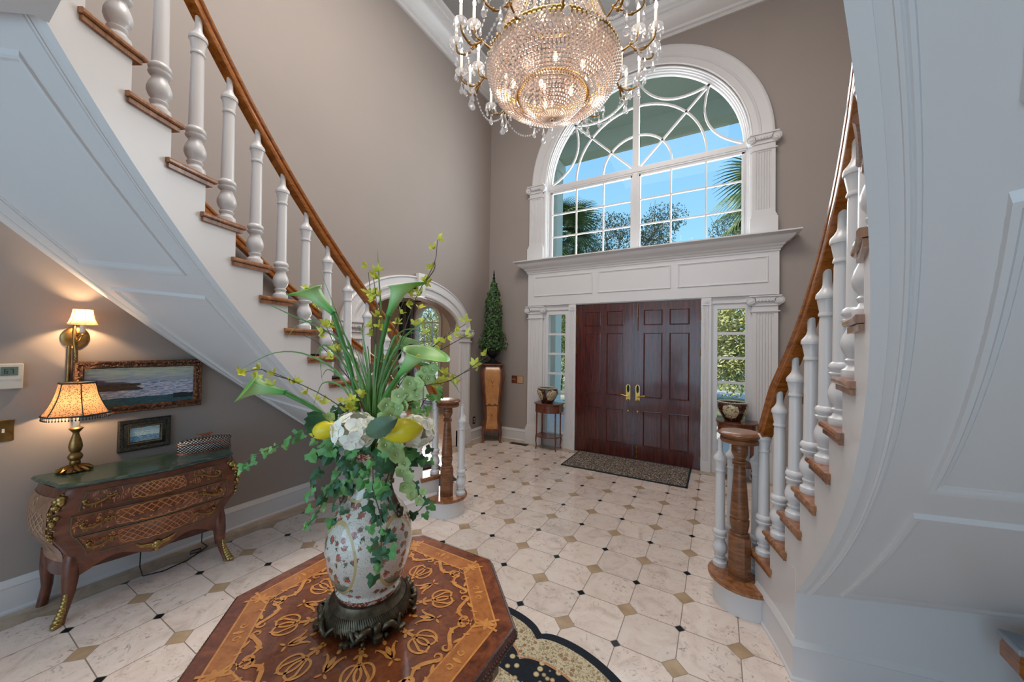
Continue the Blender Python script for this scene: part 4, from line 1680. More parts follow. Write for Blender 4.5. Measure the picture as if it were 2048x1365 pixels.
def top_outline(o):
    pts = []
    for i in range(33):
        s = -1 + 2 * i / 32
        pts.append((0.385 + 0.062 * cos(pi * s / 2) - 0.014 * (1 - abs(cos(pi * s))) + o - (0.03 if abs(s) == 1 else 0), s * (0.422 + o)))
    pts += [(0.30, 0.428 + o), (0.20, 0.455 + o), (0.10, 0.488 + o), (0.0, 0.502 + o), (0.0, -0.502 - o), (0.10, -0.488 - o), (0.20, -0.455 - o), (0.30, -0.428 - o)]
    return pts


mb.loft([[(x, y, z) for x, y in top_outline(o)] for o, z in ((-0.018, 0.785), (-0.006, 0.792), (0.002, 0.797), (0.004, 0.804), (-0.004, 0.810), (-0.008, 0.815))])
mb.build('marble_top', M['verde'], CB, smooth=40)

# black cable on the floor below the commode
cab = MB().tube([(-1.98, -2.32, 0.30), (-1.86, -2.36, 0.06), (-1.80, -2.36, 0.01), (-1.76, -2.26, 0.006), (-1.78, -2.12, 0.006), (-1.84, -2.02, 0.006), (-1.89, -2.0, 0.006), (-1.90, -2.06, 0.008), (-1.85, -2.08, 0.010), (-1.83, -2.02, 0.010), (-1.88, -1.96, 0.008), (-1.96, -1.97, 0.02), (-2.0, -1.95, 0.20)], 0.004, 6).build('looped_cable', M['black'], smooth=60)
tag(cab, 'thin black cable looped on the floor below the bombe commode', 'cable')

# ---------------------------------------------------------------- table lamp
def shade_mat(name, c_a, c_b, scale, strength=None):
    n = NT(name)
    n.n.remove(n.b)
    o = n.n['Material Output']
    v = n.voro(n.co(), scale)
    col = n.ramp(v, [(0.15, c_b), (0.5, c_a)])
    d = n.n.new('ShaderNodeBsdfDiffuse')
    t = n.n.new('ShaderNodeBsdfTranslucent')
    n.l.new(col, d.inputs[0])
    n.l.new(col, t.inputs[0])
    m = n.n.new('ShaderNodeMixShader')
    m.inputs[0].default_value = 0.6
    n.l.new(d.outputs[0], m.inputs[1])
    n.l.new(t.outputs[0], m.inputs[2])
    n.l.new(m.outputs[0], o.inputs[0])
    return n.m


M['leopard_shade'] = shade_mat('speckled_lamp_fabric', rgb(150, 118, 92), rgb(26, 20, 18), 130)
M['cream_shade'] = shade_mat('cream_lamp_fabric', rgb(168, 136, 96), rgb(160, 126, 86), 20)
M['fringe'] = plain('dark_teal_trim', rgb(46, 56, 60), 0.8)
TL = empty('table_lamp', (-1.915, -2.665, 0.815), 'antique brass table lamp with speckled beaded shade on the commode', 'table lamp')
mb = MB()
for i in range(12):       # leafy foot
    a = 2 * pi * i / 12
    mb.tube([(0.02 * cos(a), 0.02 * sin(a), 0.035), (0.055 * cos(a), 0.055 * sin(a), 0.020), (0.082 * cos(a + 0.1), 0.082 * sin(a + 0.1), 0.007 if i % 2 else 0.012)], [0.012, 0.015, 0.006], 6)
mb.lathe([(0.05, 0.0), (0.062, 0.006), (0.055, 0.02), (0.035, 0.035), (0.022, 0.05)], seg=20)
mb.build('lamp_foot', M['old_brass'], TL, smooth=50)
MB().lathe([(0.020, 0.045), (0.026, 0.055), (0.022, 0.07), (0.030, 0.08), (0.035, 0.095), (0.030, 0.11), (0.020, 0.122), (0.027, 0.135), (0.032, 0.16), (0.026, 0.20), (0.016, 0.235), (0.014, 0.25), (0.020, 0.258), (0.028, 0.27), (0.034, 0.278), (0.024, 0.285), (0.016, 0.29)], seg=20).build('lamp_stem', M['old_brass'], TL, smooth=50)
MB().lathe([(0.016, 0.288), (0.016, 0.345), (0.012, 0.35)], seg=16).build('candle_sleeve', M['cream'], TL, smooth=40)
# bell shaded
sp = [(0.082, 0.575), (0.086, 0.55), (0.096, 0.50), (0.112, 0.45), (0.132, 0.405), (0.150, 0.372)]


def shade_r(z, prof):
    return curve(sorted([(b, a) for a, b in prof]), z)


mb = MB()
NSG = 48
rings = []
for r, z in sp:
    rings.append([(r * (1 - 0.05 * abs(sin(3 * 2 * pi * j / NSG))) * cos(2 * pi * j / NSG), r * (1 - 0.05 * abs(sin(3 * 2 * pi * j / NSG))) * sin(2 * pi * j / NSG), z) for j in range(NSG)])
mb.loft(rings, True, False)
ls = mb.build('lamp_shade', M['leopard_shade'], TL, smooth=60, recalc=True)
mb = MB()
for k in range(6):
    a = 2 * pi * k / 6
    mb.tube([(r * 1.01 * cos(a), r * 1.01 * sin(a), z) for r, z in sp], 0.0028, 5)
for r, z in (sp[0], sp[-1]):
    mb.tube([(r * (1.01 - 0.05 * abs(sin(3 * 2 * pi * j / 36))) * cos(2 * pi * j / 36), r * (1.01 - 0.05 * abs(sin(3 * 2 * pi * j / 36))) * sin(2 * pi * j / 36), z) for j in range(36)], 0.005, 6, closed=True)
mb.build('shade_trim', M['fringe'], ls, smooth=50)
mb = MB()
for j in range(64):
    a = 2 * pi * j / 64
    r = 0.150 * (1.0 - 0.05 * abs(sin(3 * a)))
    mb.tube([(r * cos(a), r * sin(a), 0.370), (r * cos(a), r * sin(a), 0.352)], 0.0012, 4)
    mb.bead((r * cos(a), r * sin(a), 0.349), 0.0042, rz=0.006)
mb.build('bead_fringe', M['fringe'], ls, smooth=50)
MB().lathe([(0.006, 0.36), (0.014, 0.385), (0.017, 0.41), (0.010, 0.44), (0.002, 0.46)], seg=12).build('light_bulb', emit_mat('lamp_bulb', (1.0, 0.70, 0.36), 9), TL, smooth=60)
MB().tube([(0, 0, 0.56), (0, 0, 0.585)], 0.004, 6).bead((0, 0, 0.592), 0.009, seg=8).build('finial', M['old_brass'], TL, smooth=60)
pl = light('table_lamp_light', 'POINT', (-1.915, -2.665, 1.245), 15.0, (1.0, 0.66, 0.36), 0.02)

# ---------------------------------------------------------------- wall sconce
SC = empty('wall_sconce', (XL, -2.66, 1.685), 'antique brass wall sconce with small cream shade above the picture', 'wall sconce')
mb = MB()
mb.loft([[(x, r * cos(2 * pi * j / 28), r * 1.15 * sin(2 * pi * j / 28)) for j in range(28)] for x, r in ((0.0, 0.062), (0.006, 0.064), (0.012, 0.056), (0.016, 0.050), (0.020, 0.030))])
mb.build('back_plate', M['old_brass'], SC, smooth=35)
mb = MB()
mb.tube([(0.015, 0, 0.0), (0.05, 0, -0.025), (0.09, 0, -0.015), (0.105, 0.012, 0.018)], [0.010, 0.008, 0.007, 0.008], 8)
mb.tube([(0.012, -0.005, 0.09), (0.022, -0.008, 0.04), (0.020, -0.004, -0.04), (0.030, 0.0, -0.10), (0.020, 0.004, -0.15), (0.012, 0, -0.2)], [0.006, 0.010, 0.012, 0.010, 0.008, 0.005], 8)
for z in (-0.12, -0.14, -0.16, 0.0, 0.02):
    mb.bead((0.022, 0, z), 0.013, seg=8, rz=0.008)
mb.lathe([(0.006, 0.015), (0.022, 0.024), (0.024, 0.03), (0.014, 0.032)], (0.105, 0.012, 0), 14)
mb.build('arm', M['old_brass'], SC, smooth=50)
MB().lathe([(0.012, 0.03), (0.012, 0.085)], (0.105, 0.012, 0), 14).build('candle_sleeve', M['cream'], SC, smooth=40)
s2 = [(0.044, 0.185), (0.046, 0.165), (0.052, 0.13), (0.062, 0.10), (0.069, 0.088)]
mb = MB()
mb.loft([[(0.105 + r * cos(2 * pi * j / 24), 0.012 + r * sin(2 * pi * j / 24), z) for j in range(24)] for r, z in s2], True, False)
ss_ = mb.build('lamp_shade', M['cream_shade'], SC, smooth=60)
mb = MB()
for k in range(6):
    a = 2 * pi * k / 6
    mb.tube([(0.105 + r * 1.01 * cos(a), 0.012 + r * 1.01 * sin(a), z) for r, z in s2], 0.0013, 5)
for r, z in (s2[0], s2[-1]):
    mb.tube([(0.105 + r * cos(2 * pi * j / 24), 0.012 + r * sin(2 * pi * j / 24), z) for j in range(24)], 0.0016, 5, closed=True)
mb.build('shade_trim', plain('tan_trim', rgb(150, 110, 70), 0.7), ss_, smooth=50)
light('sconce_light', 'POINT', (XL + 0.105, -2.648, 1.82), 7.0, (1.0, 0.64, 0.34), 0.012)
cc = MB().tube([(XL + 0.010, -2.685, 1.63), (XL + 0.010, -2.69, 1.20)], 0.009, 8).build('cord_cover', M['old_brass'], smooth=50)
tag(cc, 'slim brass cord cover running down the wall below the sconce', 'cord cover')

# ---------------------------------------------------------------- pictures
def seascape(name, kind):
    n = NT(name)
    g = n.sep(n.co('Generated'))
    u, v = g[1], g[2]
    P_ = n.comb(n.ma('MULTIPLY', u, 3.0), 0.0, n.ma('MULTIPLY', v, 9.0))
    nz = n.noise(P_, 2.2, 5, 0.6, 0.6)
    nf = n.noise(n.comb(n.ma('MULTIPLY', u, 7.0), 0.0, n.ma('MULTIPLY', v, 26.0)), 2.0, 6, 0.65, 1.2)
    if kind == 0:
        sky = n.ramp(n.ma('ADD', n.ma('MULTIPLY', nz, 0.5), n.ma('MULTIPLY', v, 0.5)), [(0.45, rgb(116, 130, 162)), (0.6, rgb(172, 182, 190)), (0.7, rgb(206, 208, 178)), (0.85, rgb(84, 120, 164))])
        sea = n.ramp(nf, [(0.30, rgb(34, 70, 92)), (0.42, rgb(104, 130, 170)), (0.50, rgb(176, 186, 214)), (0.64, rgb(226, 226, 230))])
        beach = n.ramp(nf, [(0.3, rgb(22, 52, 62)), (0.6, rgb(54, 100, 116)), (0.8, rgb(150, 168, 176))])
        c = n.mix(n.ma('GREATER_THAN', v, 0.60), sea, sky)
        c = n.mix(n.ma('LESS_THAN', n.ma('ADD', v, n.ma('MULTIPLY', nz, 0.1)), 0.27), c, beach)
        # headland falling to the right
        hl = n.ma('SUBTRACT', n.ma('ADD', 0.56, n.ma('MULTIPLY', n.ma('SUBTRACT', 0.62, u), 0.36)), n.ma('MULTIPLY', nz, 0.12))
        hm = n.ma('MULTIPLY', n.ma('LESS_THAN', v, n.ma('MINIMUM', hl, n.ma('ADD', 0.66, n.ma('MULTIPLY', nz, 0.1)))), n.ma('GREATER_THAN', v, 0.575))
        hm = n.ma('MULTIPLY', hm, n.ma('LESS_THAN', u, 0.62))
        c = n.mix(hm, c, n.ramp(nf, [(0.3, rgb(52, 50, 74)), (0.7, rgb(98, 98, 132))]))
        rk = n.ma('MULTIPLY', n.ma('LESS_THAN', u, n.ma('ADD', 0.22, n.ma('MULTIPLY', nz, 0.5))), n.ma('LESS_THAN', n.ma('ABSOLUTE', n.ma('SUBTRACT', v, 0.49)), 0.085))
        c = n.mix(rk, c, n.ramp(nf, [(0.35, rgb(30, 28, 26)), (0.6, rgb(86, 74, 58)), (0.75, rgb(120, 104, 84))]))
        rk2 = n.ma('MULTIPLY', n.ma('GREATER_THAN', u, 0.78), n.ma('LESS_THAN', n.ma('ABSOLUTE', n.ma('SUBTRACT', v, n.ma('ADD', 0.13, n.ma('MULTIPLY', nz, 0.12)))), 0.06))
        c = n.mix(rk2, c, rgb(24, 42, 44))
    else:
        sky = n.ramp(nf, [(0.35, rgb(70, 140, 184)), (0.46, rgb(150, 204, 224)), (0.56, rgb(240, 244, 240))])
        sea = n.ramp(nf, [(0.3, rgb(24, 78, 124)), (0.5, rgb(70, 140, 184)), (0.62, rgb(220, 232, 236))])
        c = n.mix(n.ma('GREATER_THAN', v, 0.42), sea, sky)
    n.base(c)
    return n.done(0.4)


def framed(name, label, y0, y1, z0, z1, fw, depth, frame_m, img, inner=None):
    r = empty(name, (XL, (y0 + y1) / 2, (z0 + z1) / 2), label, 'picture')
    a, b = (y1 - y0) / 2, (z1 - z0) / 2
    mb = MB()
    rings = []
    for o, x in ((0, 0.003), (0, depth * 0.75), (fw * 0.12, depth), (fw * 0.30, depth * 0.95), (fw * 0.45, depth * 0.72), (fw * 0.62, depth * 0.85), (fw * 0.8, depth * 0.9), (fw * 0.9, depth * 0.55), (fw, depth * 0.45), (fw, 0.003)):
        rings.append([(x, -a + o, -b + o), (x, a - o, -b + o), (x, a - o, b - o), (x, -a + o, b - o)])
    mb.loft(rings, True, False)
    if inner == 'carved':
        rr = random.Random(1)
        per = [((-a + fw * 0.45, -b + fw * 0.45), (a - fw * 0.45, -b + fw * 0.45)), ((a - fw * 0.45, -b + fw * 0.45), (a - fw * 0.45, b - fw * 0.45)), ((a - fw * 0.45, b - fw * 0.45), (-a + fw * 0.45, b - fw * 0.45)), ((-a + fw * 0.45, b - fw * 0.45), (-a + fw * 0.45, -b + fw * 0.45))]
        for p, q in per:
            L = hypot(q[0] - p[0], q[1] - p[1])
            m = int(L / 0.011)
            for i in range(m):
                t = i / m
                yy, zz = lerp(p[0], q[0], t), lerp(p[1], q[1], t)
                dx = rr.uniform(-1, 1) * fw * 0.22
                ny, nz_ = (0, 1) if abs(q[1] - p[1]) < 1e-6 else (1, 0)
                mb.bead((depth * 0.85, yy + ny * dx, zz + nz_ * dx), rr.uniform(0.006, 0.010), seg=6)
    if inner == 'beaded':
        for (p, q) in (((-a + fw * 0.86, -b + fw * 0.86), (a - fw * 0.86, -b + fw * 0.86)), ((a - fw * 0.86, -b + fw * 0.86), (a - fw * 0.86, b - fw * 0.86)), ((a - fw * 0.86, b - fw * 0.86), (-a + fw * 0.86, b - fw * 0.86)), ((-a + fw * 0.86, b - fw * 0.86), (-a + fw * 0.86, -b + fw * 0.86))):
            L = hypot(q[0] - p[0], q[1] - p[1])
            m = int(L / 0.009)
            for i in range(m):
                t = i / m
                mb.bead((depth * 0.8, lerp(p[0], q[0], t), lerp(p[1], q[1], t)), 0.0042, mi=1, seg=6)
    mb.build('picture_frame', frame_m, r, smooth=50)
    MB().box(0.004, depth * 0.45 - 0.002, -a + fw * 0.8, a - fw * 0.8, -b + fw * 0.8, b - fw * 0.8).build('painting', img, r, smooth=0)
    return r


n = NT('carved_gilt_frame')
f_ = n.noise(n.co(), 70, 4, 0.7, 1.0)
n.base(n.ramp(f_, [(0.35, rgb(40, 26, 20)), (0.5, rgb(96, 62, 42)), (0.64, rgb(176, 124, 86))]))
n.bump(f_, 0.9, 0.006)
M['frame_gilt'] = n.done(0.4, 0.35)
n = NT('dark_pewter_frame')
f_ = n.noise(n.co(), 80, 3, 0.7)
n.base(n.ramp(f_, [(0.35, rgb(34, 36, 36)), (0.6, rgb(74, 72, 66))]))
M['frame_dark'] = n.done(0.35, 0.4)
framed('framed_seascape', 'long seascape painting in carved gilt frame above the commode', -2.67, -1.98, 1.145, 1.522, 0.052, 0.045, [M['frame_gilt']], seascape('seascape_painting', 0), 'carved')
framed('framed_seascape', 'small blue seascape in dark beaded frame between lamp and oval box', -2.452, -2.165, 0.858, 1.085, 0.062, 0.03, [M['frame_dark'], M['old_brass']], seascape('small_seascape', 1), 'beaded')

# ---------------------------------------------------------------- oval woven metal box
n = NT('woven_pewter')
g = n.sep(n.co())
w1 = n.ma('SINE', n.ma('MULTIPLY', g[1], 300.0))
w2 = n.ma('SINE', n.ma('MULTIPLY', g[2], 330.0))
ck = n.ma('MULTIPLY', w1, w2)
n.base(n.ramp(n.ma('ADD', n.ma('MULTIPLY', ck, 0.5), 0.5), [(0.3, rgb(60, 52, 50)), (0.55, rgb(150, 144, 140)), (0.9, rgb(215, 210, 205))]))
n.bump(ck, 0.8, 0.003)
M['woven'] = n.done(0.32, 0.75)
M['copper'] = plain('copper_edge', rgb(176, 112, 84), 0.3, 0.9, var=0.2, scale=40)
BX = empty('oval_woven_box', (-1.795, -2.025, 0.8155), 'oval woven metal box with animal finial on the marble top', 'box', rz=-0.10)
ov = lambda r, z, k=0.40, n_=40: [(0.165 * r * k * cos(2 * pi * j / n_), 0.165 * r * sin(2 * pi * j / n_), z) for j in range(n_)]
MB().loft([ov(0.98, 0.003), ov(1.0, 0.006), ov(1.0, 0.066), ov(0.98, 0.068)]).build('box_body', M['woven'], BX, smooth=40)
MB().loft([ov(1.03, 0.0), ov(1.03, 0.006), ov(1.0, 0.006)]).loft([ov(1.02, 0.064), ov(1.035, 0.068), ov(1.02, 0.073), ov(1.0, 0.072)]).build('box_rims', M['copper'], BX, smooth=40)
lid = MB().loft([ov(1.03, 0.073), ov(1.03, 0.082), ov(0.96, 0.092), ov(0.6, 0.103), ov(0.2, 0.108)]).build('box_lid', M['woven'], BX, smooth=60)
mb = MB()
mb.tube([(0, -0.035, 0.128), (0, -0.02, 0.126), (0, 0.0, 0.124), (0, 0.02, 0.127), (0, 0.034, 0.132)], [0.004, 0.009, 0.008, 0.009, 0.007], 8)
mb.tube([(0, 0.034, 0.131), (0, 0.046, 0.130)], [0.008, 0.005], 8)
mb.tube([(0, -0.034, 0.127), (0, -0.05, 0.134), (0, -0.056, 0.142)], [0.003, 0.0025, 0.002], 6)
for dy in (-0.022, -0.016, 0.018, 0.026):
    mb.tube([(0.003, dy, 0.124), (0.004, dy + 0.003, 0.109)], 0.003, 6)
mb.build('animal_finial', M['copper'], lid, smooth=60)

# ---------------------------------------------------------------- wall plates and thermostat
TH = empty('thermostat', (XL, -2.925, 1.441), 'white wall thermostat showing 67 at the left edge of the picture', 'thermostat')
MB().box(0.0, 0.022, -0.06, 0.06, -0.077, 0.077).build('housing', M['plastic'], TH, smooth=0, bevel=0.004)
MB().box(0.021, 0.0235, -0.024, 0.040, 0.005, 0.058).build('display', plain('lcd_panel', rgb(104, 122, 116), 0.25, var=0.01), TH, smooth=0)
mb = MB()
def seg7(mb, y, z, w, h, segs):
    t = 0.0022
    S = {'a': (y, y + w, z + h - t, z + h), 'g': (y, y + w, z + h / 2 - t / 2, z + h / 2 + t / 2), 'd': (y, y + w, z, z + t),
         'f': (y, y + t, z + h / 2, z + h), 'e': (y, y + t, z, z + h / 2), 'b': (y + w - t, y + w, z + h / 2, z + h), 'c': (y + w - t, y + w, z, z + h / 2)}
    for s in segs:
        a, b, c, d = S[s]
        mb.box(0.0233, 0.0245, a, b, c, d)
seg7(mb, -0.010, 0.018, 0.013, 0.028, 'afgedc')
seg7(mb, 0.010, 0.018, 0.013, 0.028, 'abc')
mb.build('digits', plain('lcd_ink', rgb(34, 42, 40), 0.4, var=0.01), TH, smooth=0)
mb = MB()
for dy in (-0.035, -0.015, 0.005, 0.030, 0.045):
    mb.box(0.021, 0.0236, dy - 0.006, dy + 0.006, -0.022, -0.012)
mb.build('buttons', M['plastic'], TH, smooth=0)


def plate(loc, face, w, h, label, toggles, m=None, half=None, name='switch_plate', cat='switch plate', outlet=False):
    """face 'x' = on left wall, 'y' = on far wall"""
    r = empty(name, loc, label, cat)
    f = (lambda a, b, c: (c, a, b)) if face == 'x' else (lambda a, b, c: (a, -c, b))

    def bx(mb, a0, a1, b0, b1, c0, c1):
        st = len(mb.v)
        mb.box(a0, a1, b0, b1, c0, c1)
        for i in range(st, len(mb.v)):
            mb.v[i] = f(*mb.v[i])
    mb = MB()
    bx(mb, -w / 2, w / 2, -h / 2, h / 2, 0, 0.006)
    mb.build('plate', m or M['old_brass'], r, smooth=0, bevel=0.002)
    if half:
        mb = MB()
        bx(mb, 0.0, w / 2 - 0.004, -h / 2 + 0.004, h / 2 - 0.004, 0.006, 0.008)
        mb.build('dimmer_face', half, r, smooth=0)
    for a in toggles:
        mb = MB()
        if outlet:
            for b in (0.022, -0.022):
                bx(mb, a - 0.012, a + 0.012, b - 0.013, b + 0.013, 0.005, 0.008)
        else:
            bx(mb, a - 0.005, a + 0.005, -0.012, 0.012, 0.005, 0.008)
            bx(mb, a - 0.004, a + 0.004, 0.0, 0.010, 0.007, 0.016)
        mb.build('socket' if outlet else 'toggle', M['cream'], r, smooth=0)
    return r


plate((XL, -2.93, 1.112), 'x', 0.078, 0.13, 'brass light switch plate below the thermostat', (0.0,))
plate((-1.40, YF, 1.075), 'y', 0.235, 0.135, 'double switch plate, half brown half cream, beside the corner pedestal', (-0.088, -0.05), M['carcase'], M['inlay_pale'])
plate((XL, 1.935, 0.345), 'x', 0.075, 0.125, 'brass power outlet low on the wall right of the arch', (0.0,), M['bronze'], name='power_outlet', cat='power outlet', outlet=True)
plate((2.66, YF, 1.07), 'y', 0.18, 0.13, 'brass switch plate on the far wall behind the right staircase balusters', (-0.04, 0.04))

vt = empty('floor_vent', (-1.225, 2.127, 0), 'dark metal floor vent in the tiles by the far left baseboard', 'floor vent')
MB().box(-0.165, 0.165, -0.055, 0.055, 0, 0.004).build('vent_frame', M['iron'], vt, smooth=0)
mb = MB()
for i in range(14):
    mb.box(-0.15 + 0.0215 * i, -0.15 + 0.0215 * i + 0.011, -0.045, 0.045, 0.004, 0.007)
mb.build('louvres', M['bronze'], vt, smooth=0)

# doormat
n = NT('leopard_doormat')
c1 = n.voro(n.mapping(n.co(), (1, 1, 1)), 62)
c2 = n.voro(n.mapping(n.co(), (1, 1, 1)), 62, feature='DISTANCE_TO_EDGE')
base_ = n.ramp(n.noise(n.co(), 60, 2), [(0.4, rgb(140, 126, 112)), (0.6, rgb(186, 174, 160))])
spots = n.ramp(c1, [(0.0, rgb(120, 92, 70)), (0.22, rgb(110, 84, 66)), (0.28, rgb(28, 27, 32)), (0.50, rgb(34, 32, 38)), (0.54, rgb(180, 166, 150))])
n.base(n.mix(n.ma('LESS_THAN', c1, 0.52), base_, spots))
M['matfab'] = n.done(0.95)
DM = empty('doormat', (0.605, 1.885, 0), 'leopard print doormat with dark edge before the double doors', 'doormat')
MB().box(-0.79, 0.79, -0.385, 0.385, 0, 0.012).build('mat_field', M['matfab'], DM, smooth=0)
mb = MB()
for a in ((-0.805, -0.785, -0.40, 0.40), (0.785, 0.805, -0.40, 0.40), (-0.805, 0.805, -0.40, -0.38), (-0.805, 0.805, 0.38, 0.40)):
    mb.box(a[0], a[1], a[2], a[3], 0, 0.013)
mb.build('mat_border', plain('dark_teal_binding', rgb(22, 40, 44), 0.8), DM, smooth=0)

# ---------------------------------------------------------------- corner pedestal with topiary
PD = empty('bombe_pedestal', (-1.745, 2.068, 0), 'tall curved two-tone wooden pedestal in the far left corner', 'pedestal', rz=radians(33))
pw = [(0.20, 0.165), (0.28, 0.172), (0.40, 0.148), (0.65, 0.158), (0.95, 0.190), (1.15, 0.215), (1.24, 0.205), (1.30, 0.172), (1.33, 0.168)]
M['pedwood'] = wood('dark_rosewood', rgb(70, 38, 26), rgb(104, 60, 40), rgb(134, 84, 58), (8, 8, 2), 0.3, 0.3)
M['pedpanel'] = wood('golden_burl', rgb(166, 108, 54), rgb(190, 130, 70), rgb(208, 150, 88), (5, 5, 3), 0.28, 0.4)
mb = MB()
rings = []
for i in range(25):
    z = lerp(0.20, 1.33, i / 24)
    w = curve(pw, z)
    c = w * 0.72
    rings.append([(w, -c, z), (w, c, z), (c, w, z), (-c, w, z), (-w, c, z), (-w, -c, z), (-c, -w, z), (c, -w, z)])
mb.loft(rings)
mb.build('pedestal_body', M['pedwood'], PD, smooth=30)
mb = MB()
mb.grid(lambda a, b: ((-0.62 + 1.24 * a) * curve(pw, lerp(0.68, 1.30, b)), -curve(pw, lerp(0.68, 1.30, b)) - 0.004, lerp(0.68, 1.30, b) - (0.03 * abs(cos(pi * (a * 2))) if b == 0 else 0)), 8, 14)
mb.grid(lambda a, b: ((-0.58 + 1.16 * a) * curve(pw, lerp(0.24, 0.63, b)), -curve(pw, lerp(0.24, 0.63, b)) - 0.004, lerp(0.24, 0.63, b)), 8, 10)
mb.build('front_panel', M['pedpanel'], PD, smooth=50)
mb = MB()
for z0_ in (1.02, 0.45):
    for sg in (-1, 1):
        mb.tube([(sg * 0.03, -curve(pw, z0_ + 0.06) - 0.006, z0_ + 0.06), (sg * 0.012, -curve(pw, z0_ + 0.03) - 0.006, z0_ + 0.035), (0, -curve(pw, z0_) - 0.006, z0_)], 0.003, 5)
    for dz in (-0.03, -0.07):
        mb.bead((0, -curve(pw, z0_ + dz) - 0.005, z0_ + dz), 0.007, seg=6)
mb.build('inlay_motif', M['pedwood'], PD, smooth=30)
MB().loft([[(s * a, t * a, z) for s, t in ((1, -0.7), (1, 0.7), (0.7, 1), (-0.7, 1), (-1, 0.7), (-1, -0.7), (-0.7, -1), (0.7, -1))] for a, z in ((0.18, 1.325), (0.198, 1.338), (0.20, 1.350), (0.192, 1.360))]).build('pedestal_top', M['pedwood'], PD, smooth=30)
for sx_ in (-1, 1):
    for sy in (-1, 1):
        mb = MB()
        path = [(0.125, 0.28, 0.030), (0.145, 0.20, 0.030), (0.150, 0.13, 0.022), (0.138, 0.07, 0.016), (0.142, 0.03, 0.018), (0.158, 0.0, 0.022)]
        mb.loft([[(sx_ * (a + r * x), sy * (a + r * y), z) for x, y in ((1, 0.4), (0.4, 1), (-0.4, 1), (-1, 0.4), (-1, -0.4), (-0.4, -1), (0.4, -1), (1, -0.4))] for a, z, r in path])
        mb.build('leg', M['pedwood'], PD, smooth=40)
mb = MB()
mb.prism([(-0.13, 0.235), (-0.07, 0.20), (0, 0.165), (0.07, 0.20), (0.13, 0.235)], -0.168, -0.150, f=lambda a, b, z: (a, z, b))
mb.build('apron', M['pedwood'], PD, smooth=0)

TP = empty('ivy_topiary', (-1.745, 2.068, 1.3605), 'tall ivy topiary cone in dark urn on the corner pedestal', 'topiary')
mb = MB().box(-0.10, 0.10, -0.10, 0.10, 0, 0.02).lathe([(0.085, 0.02), (0.09, 0.035), (0.05, 0.06), (0.035, 0.09), (0.05, 0.11), (0.10, 0.15), (0.135, 0.21), (0.14, 0.26), (0.155, 0.28), (0.15, 0.29), (0.02, 0.285)], seg=20)
mb.build('urn', M['iron'], TP, smooth=45)
rnd = random.Random(17)


def ivy_leaf(mb, c, nrm, size, rot, mi=0, lobes=True):
    """five-pointed ivy leaf, slightly folded"""
    nrm = Vector(nrm).normalized()
    a = nrm.orthogonal().normalized()
    b = nrm.cross(a)
    ca, sa = cos(rot), sin(rot)
    ex, ey = a * ca + b * sa, -a * sa + b * ca
    if lobes:
        shp = [(0, 0), (0.42, -0.22), (0.62, 0.18), (0.36, 0.34), (0.34, 0.62), (0, 1.0), (-0.34, 0.62), (-0.36, 0.34), (-0.62, 0.18), (-0.42, -0.22)]
        vs = [Vector(c) + (ex * x + ey * y) * size + nrm * size * (-0.28 * abs(x) - 0.18 * max(0, y) ** 2) for x, y in shp]
        vs.append(Vector(c) + ey * 0.3 * size + nrm * size * 0.04)
        mb.add(vs, [(10, i, (i + 1) % 10) for i in range(10)], mi)
    else:
        vs = [Vector(c) - ex * size * 0.4, Vector(c) + ey * size * 0.6 + nrm * size * .1, Vector(c) + ex * size * 0.4, Vector(c) - ey * size * 0.4]
        mb.add(vs, [(0, 1, 2), (0, 2, 3)], mi)


mb = MB()
for i in range(2300):
    if i < 1500:
        t = rnd.random()
        z = 0.50 + 0.98 * t
        r = curve([(0.5, 0.15), (0.9, 0.155), (1.15, 0.13), (1.38, 0.06), (1.5, 0.012)], z) * rnd.uniform(0.75, 1.1)
    else:
        z = rnd.uniform(0.24, 0.60)
        r = curve([(0.15, 0.20), (0.35, 0.25), (0.5, 0.22), (0.62, 0.14)], z) * rnd.uniform(0.55, 1.1)
    a = rnd.uniform(0, 2 * pi)
    c = (r * cos(a), r * sin(a), z)
    ivy_leaf(mb, c, (cos(a) + rnd.uniform(-.5, .5), sin(a) + rnd.uniform(-.5, .5), rnd.uniform(-0.1, 0.7)), rnd.uniform(0.020, 0.034), rnd.uniform(0, 6.3), mi=rnd.randrange(2))
for i in range(120):
    a = -2.6 + rnd.uniform(-0.7, 0.7)
    z = rnd.uniform(0.02, 0.3)
    r = 0.20 + rnd.uniform(-0.03, 0.03)
    ivy_leaf(mb, (r * cos(a), r * sin(a), z), (cos(a), sin(a), 0.3), 0.026, rnd.uniform(0, 6), mi=rnd.randrange(2))
mb.build('ivy_foliage', [plain('topiary_leaf_a', rgb(34, 74, 34), 0.5, var=0.3, scale=20), plain('topiary_leaf_b', rgb(66, 108, 42), 0.5, var=0.3, scale=20)], TP, smooth=0, recalc=False)
MB().lathe([(0.03, 1.44), (0.02, 1.50), (0.026, 1.52), (0.012, 1.54), (0.020, 1.57), (0.012, 1.60), (0.004, 1.66)], seg=12).build('finial', M['iron'], TP, smooth=50)

